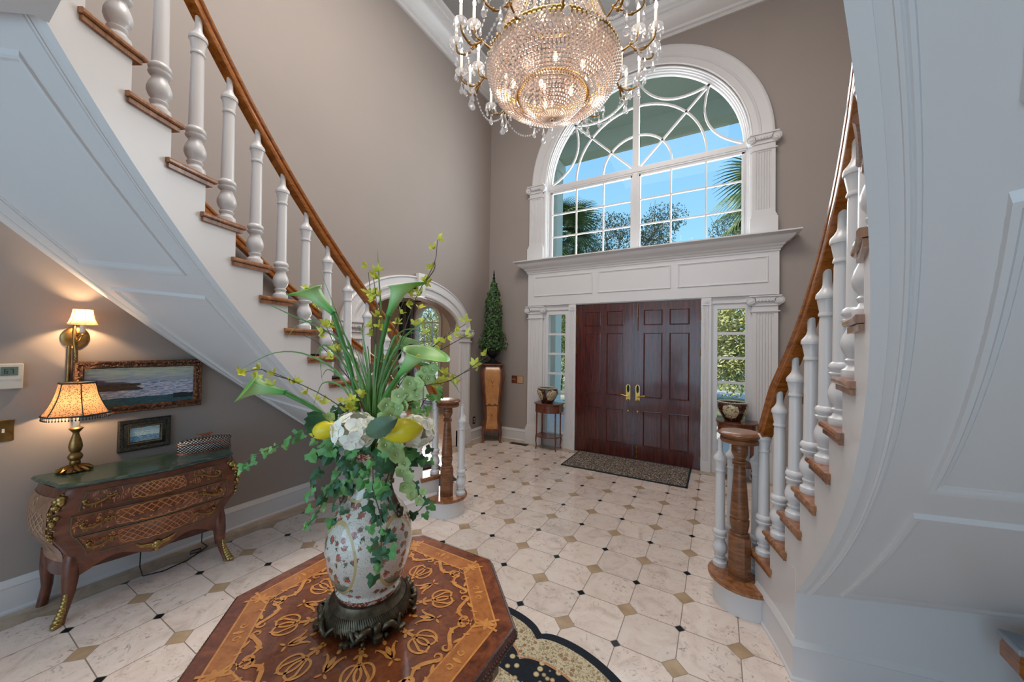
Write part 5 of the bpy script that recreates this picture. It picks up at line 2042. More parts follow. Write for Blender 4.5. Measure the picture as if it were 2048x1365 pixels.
# ---------------------------------------------------------------- side tables and fish bowls
def side_table(x, label):
    r = empty('side_table', (x, 2.125, 0), label, 'side table', 'small tables by the sidelights')
    out = lambda w, d, n_=24: [(w * cos(pi + pi * i / n_) * (1.0), -0.02 + d * sin(pi + pi * i / n_)) for i in range(n_ + 1)] + [(w, 0.15), (-w, 0.15)]
    MB().prism(out(0.232, 0.175), 0.735, 0.752).build('table_top', M['carcase'], r, smooth=30, bevel=0.004)
    MB().prism(out(0.210, 0.155), 0.605, 0.735).build('frieze', M['burl'], r, smooth=30)
    mb = MB()
    for sg in (-1, 1):
        mb.tube([(sg * 0.03, -0.178, 0.672), (sg * 0.075, -0.170, 0.668), (sg * 0.10, -0.160, 0.680)], 0.003, 5)
    mb.bead((0, -0.178, 0.67), 0.008)
    mb.build('drawer_pull', M['old_brass'], r)
    MB().prism(out(0.20, 0.145), 0.205, 0.222).build('shelf', M['carcase'], r, smooth=30)
    for lx, ly in ((-0.165, -0.085), (0.165, -0.085), (-0.165, 0.13), (0.165, 0.13), (0.02, -0.160)) [:5]:
        if ly == -0.160:
            continue
        mb = MB()
        sg = 1 if lx > 0 else -1
        sy = 1 if ly > 0 else -1
        mb.tube([(lx, ly, 0.61), (lx, ly, 0.25), (lx + sg * 0.006, ly + sy * 0.002, 0.20), (lx + sg * 0.010, ly + sy * 0.004, 0.14), (lx, ly, 0.05), (lx + sg * 0.012, ly + sy * 0.004, 0.0)], [0.013, 0.012, 0.015, 0.012, 0.008, 0.011], 8)
        mb.build('leg', M['carcase'], r, smooth=50)
    return r


side_table(-0.69, 'small bow-fronted inlaid side table by the left sidelight')
side_table(1.93, 'small bow-fronted side table by the right sidelight behind the newel post')
n = NT('painted_fishbowl')
g = n.sep(n.co())
ang = n.ma('ARCTAN2', g[1], g[0])
z = g[2]
# four cream medallions in a dark ground
aa = n.ma('ABSOLUTE', n.ma('SUBTRACT', n.ma('FRACT', n.ma('ADD', n.ma('MULTIPLY', ang, 4 / (2 * pi)), 0.93)), 0.5))
hz = n.ma('ABSOLUTE', n.ma('SUBTRACT', z, 0.130))
pan = n.ma('MAXIMUM', n.ma('MULTIPLY', aa, 2.6), n.ma('MULTIPLY', hz, 11.0))
inside = n.ma('LESS_THAN', n.ma('ADD', pan, n.ma('MULTIPLY', n.ma('MULTIPLY', aa, hz), 10.0)), 1.0)
fl = n.voro(n.co(), 34)
fn2 = n.noise(n.co(), 26, 3, 0.6, 2.0)
cream = n.ramp(fn2, [(0.36, rgb(128, 84, 52)), (0.42, rgb(60, 50, 40)), (0.46, rgb(206, 196, 160)), (1.0, rgb(212, 202, 168))])
cream = n.mix(n.ma('LESS_THAN', fl, 0.22), cream, n.ramp(n.voro(n.co(), 34, out='Color'), [(0.3, rgb(170, 60, 50)), (0.6, rgb(208, 110, 84)), (0.8, rgb(70, 90, 60))]))
dark = n.ramp(n.noise(n.co(), 40, 3), [(0.42, rgb(24, 26, 24)), (0.6, rgb(86, 40, 30)), (0.72, rgb(120, 100, 60))])
c = n.mix(inside, dark, cream)
c = n.mix(n.ma('GREATER_THAN', z, 0.222), c, n.ramp(n.ma('SINE', n.ma('MULTIPLY', ang, 48.0)), [(0.3, rgb(26, 28, 30)), (0.9, rgb(180, 160, 110))]))
c = n.mix(n.ma('GREATER_THAN', z, 0.236), c, rgb(216, 208, 190))
n.base(c)
M['fishbowl'] = n.done(0.12, coat=0.5)
for x, lab in ((-0.705, 'painted porcelain fish bowl planter with red blossoms on the left side table'), (1.885, 'painted porcelain fish bowl planter on the right side table')):
    b = empty('fishbowl_planter', (x, 2.13, 0.7525), lab, 'planter', 'painted porcelain fish bowls')
    if x > 0:
        b.rotation_euler = (0, 0, 0.5)
    MB().lathe([(0.085, 0), (0.092, 0.006), (0.105, 0.03), (0.140, 0.085), (0.168, 0.145), (0.175, 0.185), (0.166, 0.222), (0.160, 0.232), (0.172, 0.240), (0.176, 0.246), (0.170, 0.250), (0.146, 0.248), (0.144, 0.235), (0.150, 0.19), (0.10, 0.05), (0.0, 0.03)], seg=40, cap=False).build('bowl', M['fishbowl'], b, smooth=50)

# ---------------------------------------------------------------- console at the right edge
CT = empty('console_table', (3.02, -1.055, 0), 'low marble-topped orange wooden console showing at the lower right edge', 'console table')
MB().box(-0.30, 0.22, -0.065, 0.065, 0.505, 0.53).build('marble_top', plain('grey_marble', rgb(150, 156, 162), 0.15, var=0.15, scale=6), CT, bevel=0.004)
mb = MB()
mb.loft([[(s * (0.25 + o) - 0.04, t * (0.05 + o), z) for s, t in ((-1, -1), (1, -1), (1, 1), (-1, 1))] for o, z in ((0.0, 0.505), (0.006, 0.48), (0.006, 0.43), (-0.012, 0.405), (-0.02, 0.395))])
mb.build('apron', M['oak_rail'], CT, smooth=30)
for sx_ in (-1, 1):
    MB().tube([(sx_ * 0.19, 0, 0.42), (sx_ * 0.20, -0.01, 0.3), (sx_ * 0.17, 0.0, 0.12), (sx_ * 0.19, -0.01, 0.0)], [0.03, 0.026, 0.015, 0.022], 8).build('leg', M['oak_rail'], CT, smooth=50)

# ================================================================== CENTRE TABLE
TC = Vector((0.685, -2.465, 0.0))
TZ = 0.76
OR = 0.505
M['tabletop'] = wood('flame_mahogany_top', rgb(64, 28, 16), rgb(112, 56, 30), rgb(146, 80, 44), (5, 5, 5), 0.16, 0.6, 1.6)
M['table_dark'] = wood('dark_mahogany_edge', rgb(36, 16, 12), rgb(66, 30, 20), rgb(98, 52, 34), (20, 20, 20), 0.25, 0.4, 1.0)
M['band'] = wood('crossbanding', rgb(132, 74, 34), rgb(170, 102, 50), rgb(190, 120, 62), (7, 7, 7), 0.2, 0.5)
M['marq'] = wood('satinwood_marquetry', rgb(176, 108, 48), rgb(206, 136, 66), rgb(220, 158, 88), (9, 9, 9), 0.2, 0.5)
CTB = empty('octagonal_table', (TC.x, TC.y, 0), 'octagonal inlaid centre table in the middle of the hall', 'table')
oct8 = lambda r, z, a0=22.5: [(r * cos(radians(a0 + 45 * j)), r * sin(radians(a0 + 45 * j)), z) for j in range(8)]
mb = MB()
mb.loft([oct8(OR - 0.012, TZ - 0.045), oct8(OR, TZ - 0.036), oct8(OR + 0.002, TZ - 0.012), oct8(OR - 0.006, TZ - 0.002), oct8(OR - 0.012, TZ)], True, False, 1)
# radial flame veneers: eight segments
mb.add([(0, 0, TZ)] + oct8(OR - 0.012, TZ), [(0, 1 + j, 1 + (j + 1) % 8) for j in range(8)], 0)
fz = lambda u, v, o: (u, v, TZ + o)
apo = cos(radians(22.5))
# crossbanded border between two lines
ro, ri = 0.440, 0.372
for j in range(8):
    a0, a1 = radians(22.5 + 45 * j), radians(67.5 + 45 * j)
    q = [(ro * cos(a0), ro * sin(a0)), (ro * cos(a1), ro * sin(a1)), (ri * cos(a1), ri * sin(a1)), (ri * cos(a0), ri * sin(a0))]
    mb.add([fz(*p, 0.0006) for p in q], [(0, 1, 2, 3)], 2)
for r in (ro, ri):
    for j in range(8):
        a0, a1 = radians(22.5 + 45 * j), radians(67.5 + 45 * j)
        p, q = (r * cos(a0), r * sin(a0)), (r * cos(a1), r * sin(a1))
        ribbon(mb, fz, [p, q], 0.0058, 3, 0.001)


def rotf(j):
    a = radians(45 * j)
    ca, sa = cos(a), sin(a)
    return lambda u, v, o: (u * ca - v * sa, u * sa + v * ca, TZ + o)


def mirror(fn):
    return lambda u, v, o: fn(u, -v, o)


def taper(n_, w, lo=0.25):
    return [w * (lo + (1 - lo) * sin(pi * (i / (n_ - 1)) ** 0.8)) for i in range(n_)]


for j in range(8):
    f0 = rotf(j)
    # axis u runs towards the middle of side j
    am = ri * apo
    # corner strapwork on the border where sides meet (at +22.5 deg)
    ca, sa = cos(radians(22.5)), sin(radians(22.5))
    fc = (lambda f0: lambda u, v, o: f0(u * ca - v * sa, u * sa + v * ca, o))(f0)
    for sg in (-1, 1):
        ribbon(mb, fc, [(ri - 0.012, sg * 0.020), (0.395, sg * 0.006), (0.415, sg * -0.010), (ro + 0.006, sg * -0.024)], 0.009, 3, 0.0014)
    blob2(mb, fc, (0.405, 0), 0.034, 0.008, 0, 3, 0.0015)
    blob2(mb, fc, (0.405, 0), 0.008, 0.026, 0, 3, 0.0015)
    blob2(mb, fc, (0.405, 0), 0.012, 0.012, 0, 3, 0.0022)
    # small motif in each border panel
    mu = (ro + ri) / 2 * apo
    for sg in (-1, 1):
        ribbon(mb, f0, spiral((mu, sg * 0.028), 0.012, 0.004, pi, sg * 0.9, 10), 0.005, 3, 0.0014)
    blob2(mb, f0, (mu + 0.004, 0), 0.016, 0.006, 0, 3, 0.0014)
    for sg in (-1, 1):
        f = f0 if sg > 0 else mirror(f0)
        # big C-scrolls running round inside the border
        n_ = 22
        pts = [(0.315 + 0.020 * cos(t * 5.2), 0.010 + 0.115 * t) for t in [i / 21 for i in range(22)]]
        ribbon(mb, f, pts, taper(22, 0.013), 3, 0.0013)
        ribbon(mb, f, spiral((0.312, 0.118), 0.024, 0.007, 0.2, 1.1, 18), taper(19, 0.009), 3, 0.0014)
        ribbon(mb, f, spiral((0.322, 0.020), 0.019, 0.006, 2.0, -1.0, 16), taper(17, 0.008), 3, 0.0014)
        blob2(mb, f, (0.338, 0.058), 0.017, 0.0055, 1.1, 3, 0.0014)
        blob2(mb, f, (0.296, 0.078), 0.014, 0.005, -0.5, 3, 0.0014)
        blob2(mb, f, (0.346, 0.09), 0.012, 0.004, 0.5, 3, 0.0014)
    # linked rings alternate with tulips towards the centre (at side centres / at corners)
    for sg in (-1, 1):
        ribbon(mb, f0, [(0.247 + 0.034 * cos(t), sg * 0.017 + 0.026 * sin(t)) for t in [2 * pi * i / 20 for i in range(21)]], 0.0072, 3, 0.0013)
    for sg in (-1, 1):
        ribbon(mb, f0, [(0.205 - 0.02 * 0, sg * 0.004), (0.222, sg * 0.012), (0.262, sg * 0.030), (0.288, sg * 0.022)], [0.003, 0.006, 0.008, 0.004], 3, 0.0014)
    for dx, dy, L, w, an in ((0.195, 0, 0.018, 0.006, 0), (0.186, 0.012, 0.010, 0.005, 0.8), (0.186, -0.012, 0.010, 0.005, -0.8), (0.172, 0, 0.008, 0.008, 0), (0.160, 0.006, 0.006, 0.004, 0.5), (0.160, -0.006, 0.006, 0.004, -0.5)):
        blob2(mb, f0, (dx, dy), L, w, an, 3, 0.0014)
    for sg in (-1, 1):
        f = fc if sg > 0 else mirror(fc)
        ribbon(mb, f, [(0.232, 0.0), (0.218, 0.009), (0.200, 0.013), (0.185, 0.022), (0.178, 0.030), (0.186, 0.034)], [0.010, 0.012, 0.010, 0.007, 0.005, 0.003], 3, 0.0014)
        blob2(mb, f, (0.246, 0.010), 0.010, 0.004, 0.9, 3, 0.0014)
    blob2(mb, fc, (0.205, 0), 0.024, 0.008, 0, 3, 0.0014)
    blob2(mb, fc, (0.165, 0), 0.010, 0.006, 0, 3, 0.0014)
    blob2(mb, fc, (0.148, 0), 0.005, 0.005, 0, 3, 0.0014)
mb.build('table_top', [M['tabletop'], M['table_dark'], M['band'], M['marq']], CTB, smooth=0, recalc=False)
# carved gadrooned rim
mb = MB()
for j in range(8):
    a0, a1 = radians(22.5 + 45 * j), radians(67.5 + 45 * j)
    p, q = Vector((OR * cos(a0), OR * sin(a0), 0)), Vector((OR * cos(a1), OR * sin(a1), 0))
    for i in range(34):
        c = p.lerp(q, (i + 0.5) / 34)
        mb.bead((c.x, c.y, TZ - 0.024), 0.0085, rz=0.012)
mb.build('carved_rim', M['table_dark'], CTB, smooth=60)
mb = MB().loft([oct8(0.445, 0.60), oct8(0.45, 0.61), oct8(0.45, 0.70), oct8(0.47, 0.716)])
mb.build('apron', M['table_dark'], CTB, smooth=0)
for j in range(8):
    a = radians(45 * j)
    c = Vector((cos(a), sin(a), 0)) * (0.45 * apo)
    t_ = Vector((-sin(a), cos(a), 0))
    mb = MB()
    mb.loft([[tuple(c * k + t_ * s * (0.135 - i_) + Vector((0, 0, z))) for s, z in ((-1, 0.622 + i_), (1, 0.622 + i_), (1, 0.692 - i_), (-1, 0.692 - i_))] for k, i_ in ((1.0, 0), (1.016, 0.002), (1.016, 0.008), (1.006, 0.012))], True, True)
    dr_ = mb.build('drawer', M['tabletop'], CTB, smooth=0)
    mb = MB()
    for sg in (-1, 1):
        pts = [c * 1.04 + t_ * sg * u + Vector((0, 0, 0.658 + w)) for u, w in ((0.0, -0.010), (0.02, -0.006), (0.035, 0.004), (0.05, 0.0), (0.062, 0.008))]
        mb.tube(pts, [0.008, 0.006, 0.007, 0.005, 0.003], 6)
    mb.build('handle', M['old_brass'], dr_, smooth=60)
mb = MB().lathe([(0.17, 0.60), (0.10, 0.56), (0.055, 0.50), (0.05, 0.44), (0.09, 0.38), (0.12, 0.32), (0.10, 0.24), (0.06, 0.20), (0.08, 0.15), (0.12, 0.12), (0.12, 0.08)], seg=24)
mb.build('pedestal', M['table_dark'], CTB, smooth=40)
for j in range(4):
    a = radians(45 + 90 * j)
    d = Vector((cos(a), sin(a), 0))
    MB().tube([d * 0.08 + Vector((0, 0, 0.14)), d * 0.18 + Vector((0, 0, 0.15)), d * 0.28 + Vector((0, 0, 0.07)), d * 0.36 + Vector((0, 0, 0.035))], [0.045, 0.038, 0.03, 0.035], 10).build('foot', M['table_dark'], CTB, smooth=50)

# ---------------------------------------------------------------- rug
def pat(name, stops, scale, scale2, stops2, thr):
    n = NT(name)
    v = n.voro(n.co(), scale)
    f = n.noise(n.co(), scale2, 3, 0.6, 1.5)
    a = n.ramp(f, stops)
    b = n.ramp(v, stops2)
    n.base(n.mix(n.ma('LESS_THAN', v, thr), a, b))
    return n.done(0.95)


M['rug_navy'] = plain('rug_navy_border', rgb(20, 30, 40), 0.95, var=0.2, scale=60)
M['rug_beige'] = pat('rug_beige_band', [(0.42, rgb(150, 132, 100)), (0.5, rgb(206, 192, 160)), (0.62, rgb(214, 202, 172)), (0.70, rgb(150, 126, 92))], 26, 60, [(0.0, rgb(176, 98, 60)), (0.12, rgb(190, 120, 76)), (0.2, rgb(110, 106, 78))], 0.24)
M['rug_field'] = pat('rug_navy_field', [(0.45, rgb(16, 22, 32)), (0.6, rgb(24, 32, 42))], 24, 30, [(0.0, rgb(120, 92, 60)), (0.08, rgb(204, 186, 140)), (0.22, rgb(214, 200, 160)), (0.34, rgb(150, 130, 90))], 0.38)
M['rug_rust'] = pat('rug_rust_band', [(0.42, rgb(190, 150, 112)), (0.52, rgb(176, 112, 70)), (0.62, rgb(210, 190, 158))], 30, 36, [(0.0, rgb(160, 84, 48)), (0.3, rgb(214, 196, 166))], 0.22)
M['rug_centre'] = pat('rug_cream_centre', [(0.4, rgb(214, 204, 184)), (0.56, rgb(206, 190, 164)), (0.64, rgb(150, 124, 92))], 22, 26, [(0.0, rgb(168, 92, 60)), (0.14, rgb(200, 150, 116)), (0.22, rgb(110, 104, 84))], 0.24)


def rug_r(phi):
    t = ((phi - 82.4) / 45.0) % 1.0
    s = abs(sin(pi * t)) ** 0.45
    return 1.085 + 0.115 * s - 0.030 * max(0, 1 - abs(t - 0.14) / 0.08) * 0


RG = empty('scalloped_rug', (TC.x, TC.y - 0.01, 0), 'scalloped navy and beige floral rug under the octagonal table', 'rug')
mb = MB()
NPH = 320
bands = [(0, 0), (-0.050, 0), (-0.165, 1), (-0.20, 1), (-0.215, 3), (-0.36, 2), (-0.42, 1), (-0.50, 3), (-1.2, 4)]


def rr_band(phi, o):
    t = ((phi - 82.4) / 45.0) % 1.0
    base = rug_r(phi)
    if o > -0.3:
        return base + o
    if o > -0.4:
        return max(1.20 + o - 0.05, 0.2) * (1 + 0.0 * t)
    return max(0.0, 1.20 + o - 0.06)


vs, fs = [], []
rings = []
for o, m in bands:
    rings.append([(max(0.001, rr_band(360 * i / NPH, o)) * cos(2 * pi * i / NPH), max(0.001, rr_band(360 * i / NPH, o)) * sin(2 * pi * i / NPH), 0.009) for i in range(NPH)])
outer = [(x, y, 0.0) for x, y, z in rings[0]]
mb.loft([outer, rings[0]], True, False, 0)
for k in range(1, len(bands)):
    mb.loft([rings[k - 1], rings[k]], True, False, bands[k][1])
mb.build('rug_pile', [M['rug_navy'], M['rug_beige'], M['rug_field'], M['rug_rust'], M['rug_centre']], RG, smooth=0, recalc=False)

# ================================================================== VASE
VZ = TZ + 0.0016
VS = empty('porcelain_vase', (TC.x, TC.y, VZ), 'tall painted porcelain vase on a pierced bronze stand on the octagonal table', 'vase', rz=-0.5)
n = NT('painted_crackle_porcelain')
g = n.sep(n.co())
ang = n.ma('ARCTAN2', g[1], g[0])
z = g[2]
an = n.comb(n.ma('MULTIPLY', ang, 0.12), 0.0, z)
crk = n.voro(n.co(), 120, feature='DISTANCE_TO_EDGE')
white = n.ramp(n.noise(n.co(), 8, 3), [(0.35, rgb(208, 200, 188)), (0.65, rgb(226, 220, 208))])
white = n.mix(n.ma('MULTIPLY', n.ma('LESS_THAN', crk, 0.02), 0.25), white, rgb(150, 140, 124))
# flower sprigs
vd = n.voro(n.co(), 34)
vc = n.sep(n.voro(n.co(), 34, out='Color'))
fl = n.noise(n.co(), 90, 2, 0.6, 1.0)
sprig = n.ma('MULTIPLY', n.ma('LESS_THAN', n.ma('ADD', vd, n.ma('MULTIPLY', n.ma('SUBTRACT', fl, 0.5), 0.9)), 0.40), n.ma('GREATER_THAN', vc[0], 0.26))
scol = n.ramp(n.noise(n.co(), 70, 3, 0.7), [(0.38, rgb(74, 92, 72)), (0.46, rgb(120, 110, 86)), (0.52, rgb(176, 78, 66)), (0.64, rgb(196, 120, 110))])
c = n.mix(sprig, white, scol)
# fine twigs
tw = n.noise(n.co(), 42, 2, 0.5, 2.5)
c = n.mix(n.ma('MULTIPLY', n.ma('LESS_THAN', n.ma('ABSOLUTE', n.ma('SUBTRACT', tw, 0.5)), 0.010), 0.7), c, rgb(90, 96, 84))
# oval medallions with a landscape at the foot, four round the belly
k4 = n.ma('SUBTRACT', n.ma('FRACT', n.ma('ADD', n.ma('MULTIPLY', ang, 4 / (2 * pi)), 10.152)), 0.5)
ex = n.ma('DIVIDE', n.ma('MULTIPLY', k4, 0.205), 0.072)
ez = n.ma('DIVIDE', n.ma('SUBTRACT', z, 0.235), 0.108)
el = n.ma('SQRT', n.ma('ADD', n.ma('MULTIPLY', ex, ex), n.ma('MULTIPLY', ez, ez)))
ground_ = n.ma('MULTIPLY', n.ma('LESS_THAN', el, 0.95), n.ma('LESS_THAN', n.ma('ADD', z, n.ma('MULTIPLY', n.ma('SUBTRACT', tw, 0.5), 0.03)), 0.165))
c = n.mix(ground_, c, n.ramp(z, [(0.12, rgb(70, 78, 66)), (0.17, rgb(140, 140, 118))]))
ringm = n.ma('LESS_THAN', n.ma('ABSOLUTE', n.ma('SUBTRACT', el, 1.0)), 0.055)
c = n.mix(ringm, c, rgb(196, 172, 122))
# neck panels
ez2 = n.ma('DIVIDE', n.ma('SUBTRACT', z, 0.455), 0.058)
ex2 = n.ma('DIVIDE', n.ma('MULTIPLY', k4, 0.09), 0.030)
e2 = n.ma('POWER', n.ma('ADD', n.ma('POWER', n.ma('ABSOLUTE', ex2), 4.0), n.ma('POWER', n.ma('ABSOLUTE', ez2), 4.0)), 0.25)
c = n.mix(n.ma('LESS_THAN', n.ma('ABSOLUTE', n.ma('SUBTRACT', e2, 1.0)), 0.07), c, rgb(196, 172, 122))
# red patterned bands at the foot and lip
bd = n.ma('MAXIMUM', n.ma('LESS_THAN', z, 0.098), n.ma('GREATER_THAN', z, 0.525))
bp_ = n.ramp(n.noise(n.co(), 60, 3, 0.7, 1.5), [(0.40, rgb(140, 60, 44)), (0.50, rgb(170, 84, 62)), (0.56, rgb(222, 210, 196))])
c = n.mix(bd, c, bp_)
n.base(c)
M['vase'] = n.done(0.10, coat=0.6, coat_rough=0.03)
vp = [(0.078, 0.060), (0.086, 0.070), (0.098, 0.082), (0.104, 0.098), (0.098, 0.104), (0.102, 0.112), (0.118, 0.140), (0.132, 0.185), (0.139, 0.235), (0.135, 0.285), (0.122, 0.325), (0.098, 0.362), (0.074, 0.390), (0.062, 0.420), (0.057, 0.460), (0.058, 0.500), (0.064, 0.530), (0.074, 0.545), (0.071, 0.549), (0.058, 0.535), (0.050, 0.46), (0.0, 0.44)]
MB().lathe(vp, seg=56, cap=False).build('vase_body', M['vase'], VS, smooth=50)
for a in (0.72, 0.72 + pi):
    d = Vector((cos(a), sin(a), 0))
    mb = MB()
    pts = [d * r + Vector((0, 0, z_)) for r, z_ in ((0.060, 0.525), (0.078, 0.530), (0.088, 0.505), (0.078, 0.470), (0.070, 0.440), (0.078, 0.405), (0.092, 0.375), (0.108, 0.350))]
    mb.tube(pts, [0.008, 0.011, 0.013, 0.010, 0.010, 0.013, 0.016, 0.012], 8)
    for i, (r, z_) in enumerate(((0.088, 0.505), (0.092, 0.52), (0.080, 0.45), (0.104, 0.37), (0.116, 0.345), (0.108, 0.335), (0.118, 0.36))):
        mb.bead(tuple(d * r + Vector((0, 0, z_))), 0.012, seg=8)
    mb.build('handle', M['bronze'], VS, smooth=60)
mb = MB().lathe([(0.120, 0.040), (0.126, 0.050), (0.120, 0.060), (0.108, 0.066), (0.104, 0.078), (0.094, 0.080), (0.090, 0.05), (0.09, 0.036)], seg=40, cap=False)
for i in range(4):
    a0 = 2 * pi * i / 4
    for sg in (-1, 1):
        pts = []
        for q in range(14):
            t = q / 13
            aa_ = a0 + sg * (0.06 + 0.55 * t)
            r = 0.130 + 0.022 * sin(t * pi)
            z_ = 0.010 + 0.032 * abs(sin(t * pi * 1.5)) * (1 - 0.2 * t)
            pts.append((r * cos(aa_), r * sin(aa_), z_))
        mb.tube(pts, [0.011 - 0.004 * t / 13 for t in range(14)], 7)
        c_ = a0 + sg * 0.34
        mb.tube([((0.140 + 0.016 * cos(t)) * cos(c_ + 0.09 * sin(t)), (0.140 + 0.016 * cos(t)) * sin(c_ + 0.09 * sin(t)), 0.024 + 0.014 * cos(t + 1)) for t in [2 * pi * k / 12 for k in range(12)]], 0.006, 6, closed=True)
    mb.bead((0.152 * cos(a0), 0.152 * sin(a0), 0.014), 0.018, seg=8, rz=0.014)
    mb.bead((0.140 * cos(a0), 0.140 * sin(a0), 0.034), 0.016, seg=8, rz=0.02)
rnd = random.Random(2)
for i in range(120):
    a = 2 * pi * i / 120
    mb.tube([(0.122 * cos(a), 0.122 * sin(a), 0.058), (0.134 * cos(a + 0.05), 0.134 * sin(a + 0.05), 0.040), (0.138 * cos(a + 0.1), 0.138 * sin(a + 0.1), 0.022 + 0.008 * sin(i * 2.1))], [0.003, 0.006, 0.004], 5)
for i in range(28):
    a = rnd.uniform(0, 2 * pi)
    r = rnd.uniform(0.142, 0.158)
    mb.bead((r * cos(a), r * sin(a), 0.009 + 0 * r), rnd.uniform(0.007, 0.012), seg=7, rz=0.009)
mb.build('bronze_stand', M['bronze'], VS, smooth=60)

# ================================================================== FLOWERS
VD = (Vector((TC.x, TC.y, 1.3)) - CAM).dot(FWD)
MOUTH = Vector((TC.x, TC.y, 1.30))


def fp(px, py, dd=0.0):
    return at(px, py, VD + dd)


def bez(pts, n_=16):
    """smooth curve through the given points (Catmull-Rom)"""
    P_ = [Vector(p) for p in pts]
    P_ = [P_[0] * 2 - P_[1]] + P_ + [P_[-1] * 2 - P_[-2]]
    out = []
    m = len(P_) - 3
    for s in range(m):
        p0, p1, p2, p3 = P_[s:s + 4]
        k = max(2, n_ // m)
        for i in range(k):
            t = i / k
            out.append(0.5 * ((2 * p1) + (-p0 + p2) * t + (2 * p0 - 5 * p1 + 4 * p2 - p3) * t * t + (-p0 + 3 * p1 - 3 * p2 + p3) * t ** 3))
    out.append(P_[-2])
    return out


n = NT('calla_spathe')
z = n.sep(n.co())[2]
nz_ = n.noise(n.co(), 30, 2)
n.base(n.ramp(n.ma('ADD', z, n.ma('MULTIPLY', n.ma('SUBTRACT', nz_, 0.5), 0.02)), [(0.0, rgb(70, 150, 66)), (0.030, rgb(120, 186, 96)), (0.07, rgb(176, 214, 150)), (0.115, rgb(160, 206, 120)), (0.14, rgb(110, 176, 70))]))
M['spathe'] = n.done(0.4, sss=0.0)


def calla(base, tip, label, droop=0.35, wide=1.0, roll=0.0, stem=()):
    base, tip = Vector(base), Vector(tip)
    tip = tip + (tip - base) * 0.12
    ax = (tip - base)
    L = ax.length
    r = empty('calla_lily', MOUTH, label, 'calla lily')
    zax = ax.normalized()
    xax = (RGT - zax * RGT.dot(zax)).normalized()
    xax = (Matrix.Rotation(roll, 3, zax) @ xax)
    yax = zax.cross(xax)
    R = Matrix((xax, yax, zax)).transposed().to_4x4()
    M_ = Matrix.Translation(base - MOUTH) @ R
    mb = MB()
    nu, nv = 16, 28
    sc = L / 0.13

    def S(u, v):
        ph = -pi * 1.06 + 2 * pi * 1.06 * v
        rad = (0.0075 + 0.022 * u ** 1.5 * wide) * sc
        lipn = 0.5 + 0.5 * cos(ph)                   # long side of the lip
        zz = 0.13 * sc * u * (0.66 + 0.42 * lipn ** 1.3 * u)
        flare = 1 + 0.42 * max(0, u - 0.70) / 0.30 * (0.5 + lipn * wide)
        x = rad * flare * cos(ph) + (0.020 * sc * max(0, u - 0.6) * lipn * droop * 3)
        y = rad * flare * sin(ph)
        zz -= 0.05 * sc * max(0, u - 0.8) ** 1.3 * (1 - lipn) * 2
        zz -= 0.06 * sc * droop * max(0, u - 0.75) * lipn ** 4
        return (x, y, zz)
    mb.grid(S, nu, nv)
    o = mb.build('spathe', M['spathe'], r, smooth=80, recalc=False)
    o.matrix_local = M_
    so = o.modifiers.new('t', 'SOLIDIFY')
    so.thickness = 0.0012
    mb = MB().tube([(0, 0, 0.015 * sc), (0.002, 0, 0.05 * sc), (0.004, 0, 0.085 * sc)], [0.004, 0.005, 0.0035], 8)
    o = mb.build('spadix', M['fruit'], r, smooth=60)
    o.matrix_local = M_
    pts = bez([Vector(MOUTH) - Vector((0, 0, 0.12))] + [Vector(p) for p in stem] + [base + zax * 0.004], 20)
    mb = MB().tube([p - MOUTH for p in pts], [0.0055 + 0.003 * (i / len(pts)) for i in range(len(pts))], 8)
    mb.build('flower_stem', M['stem'], r, smooth=60)
    return r


calla(fp(668, 628, -.02), fp(604, 568, -.02), 'green calla lily leaning upper left across the staircase balusters', 0.5, 0.9, 2.6, [fp(722, 850), fp(700, 735, -.01)])
calla(fp(776, 632, -.03), fp(812, 556, -.03), 'tall green calla lily upright in the middle, against the arch', 0.6, 0.95, 0.3, [fp(742, 850, .01), fp(757, 720, .0)])
calla(fp(797, 752, -.10), fp(850, 692, -.12), 'wide open lime green calla lily right of centre', 0.9, 1.2, 0.2, [fp(752, 860, -.02), fp(768, 800, -.06)])
calla(fp(572, 786, -.04), fp(482, 770, -.06), 'calla lily stretched far left toward the staircase soffit', 0.4, 1.0, 3.0, [fp(700, 880, .0), fp(636, 822, -.02)])
calla(fp(786, 705, .10), fp(822, 672, .12), 'pale calla lily at the back behind the open lime one', 0.6, 1.2, 0.4, [fp(745, 850, .04), fp(764, 770, .07)])

# arching grass
GR = empty('grass_spray', MOUTH, 'spray of long arching green grass blades rising from the vase', 'grass spray')
rnd = random.Random(31)
blades = [
    [(735, 860), (700, 690), (650, 643), (600, 648), (571, 678)],
    [(725, 870), (688, 760), (620, 712), (550, 706), (476, 742)],
    [(750, 860), (775, 710), (810, 660), (860, 672), (886, 705)],
    [(755, 865), (800, 745), (850, 728), (900, 760), (922, 790)],
    [(728, 860), (690, 780), (650, 765), (634, 790), (622, 830)],
    [(730, 860), (690, 720), (650, 690), (640, 710), (645, 768)],
    [(742, 860), (700, 700), (640, 540)],
    [(748, 860), (765, 700), (758, 560), (755, 498)],
    [(752, 860), (790, 700), (850, 640), (873, 600)],
    [(738, 860), (700, 700), (560, 620), (532, 610)],
    [(745, 865), (758, 790), (800, 730), (868, 735), (930, 760)],
]
for i in range(38):
    a = rnd.uniform(-1, 1)
    top = (745 + a * rnd.uniform(30, 150), rnd.uniform(640, 760) + abs(a) * 30)
    mid = (745 + (top[0] - 745) * 0.35, lerp(860, top[1], 0.55))
    blades.append([(745 + a * 8, 865), mid, top] + ([(top[0] + a * 28, top[1] + rnd.uniform(-5, 35))] if rnd.random() < 0.6 else []))
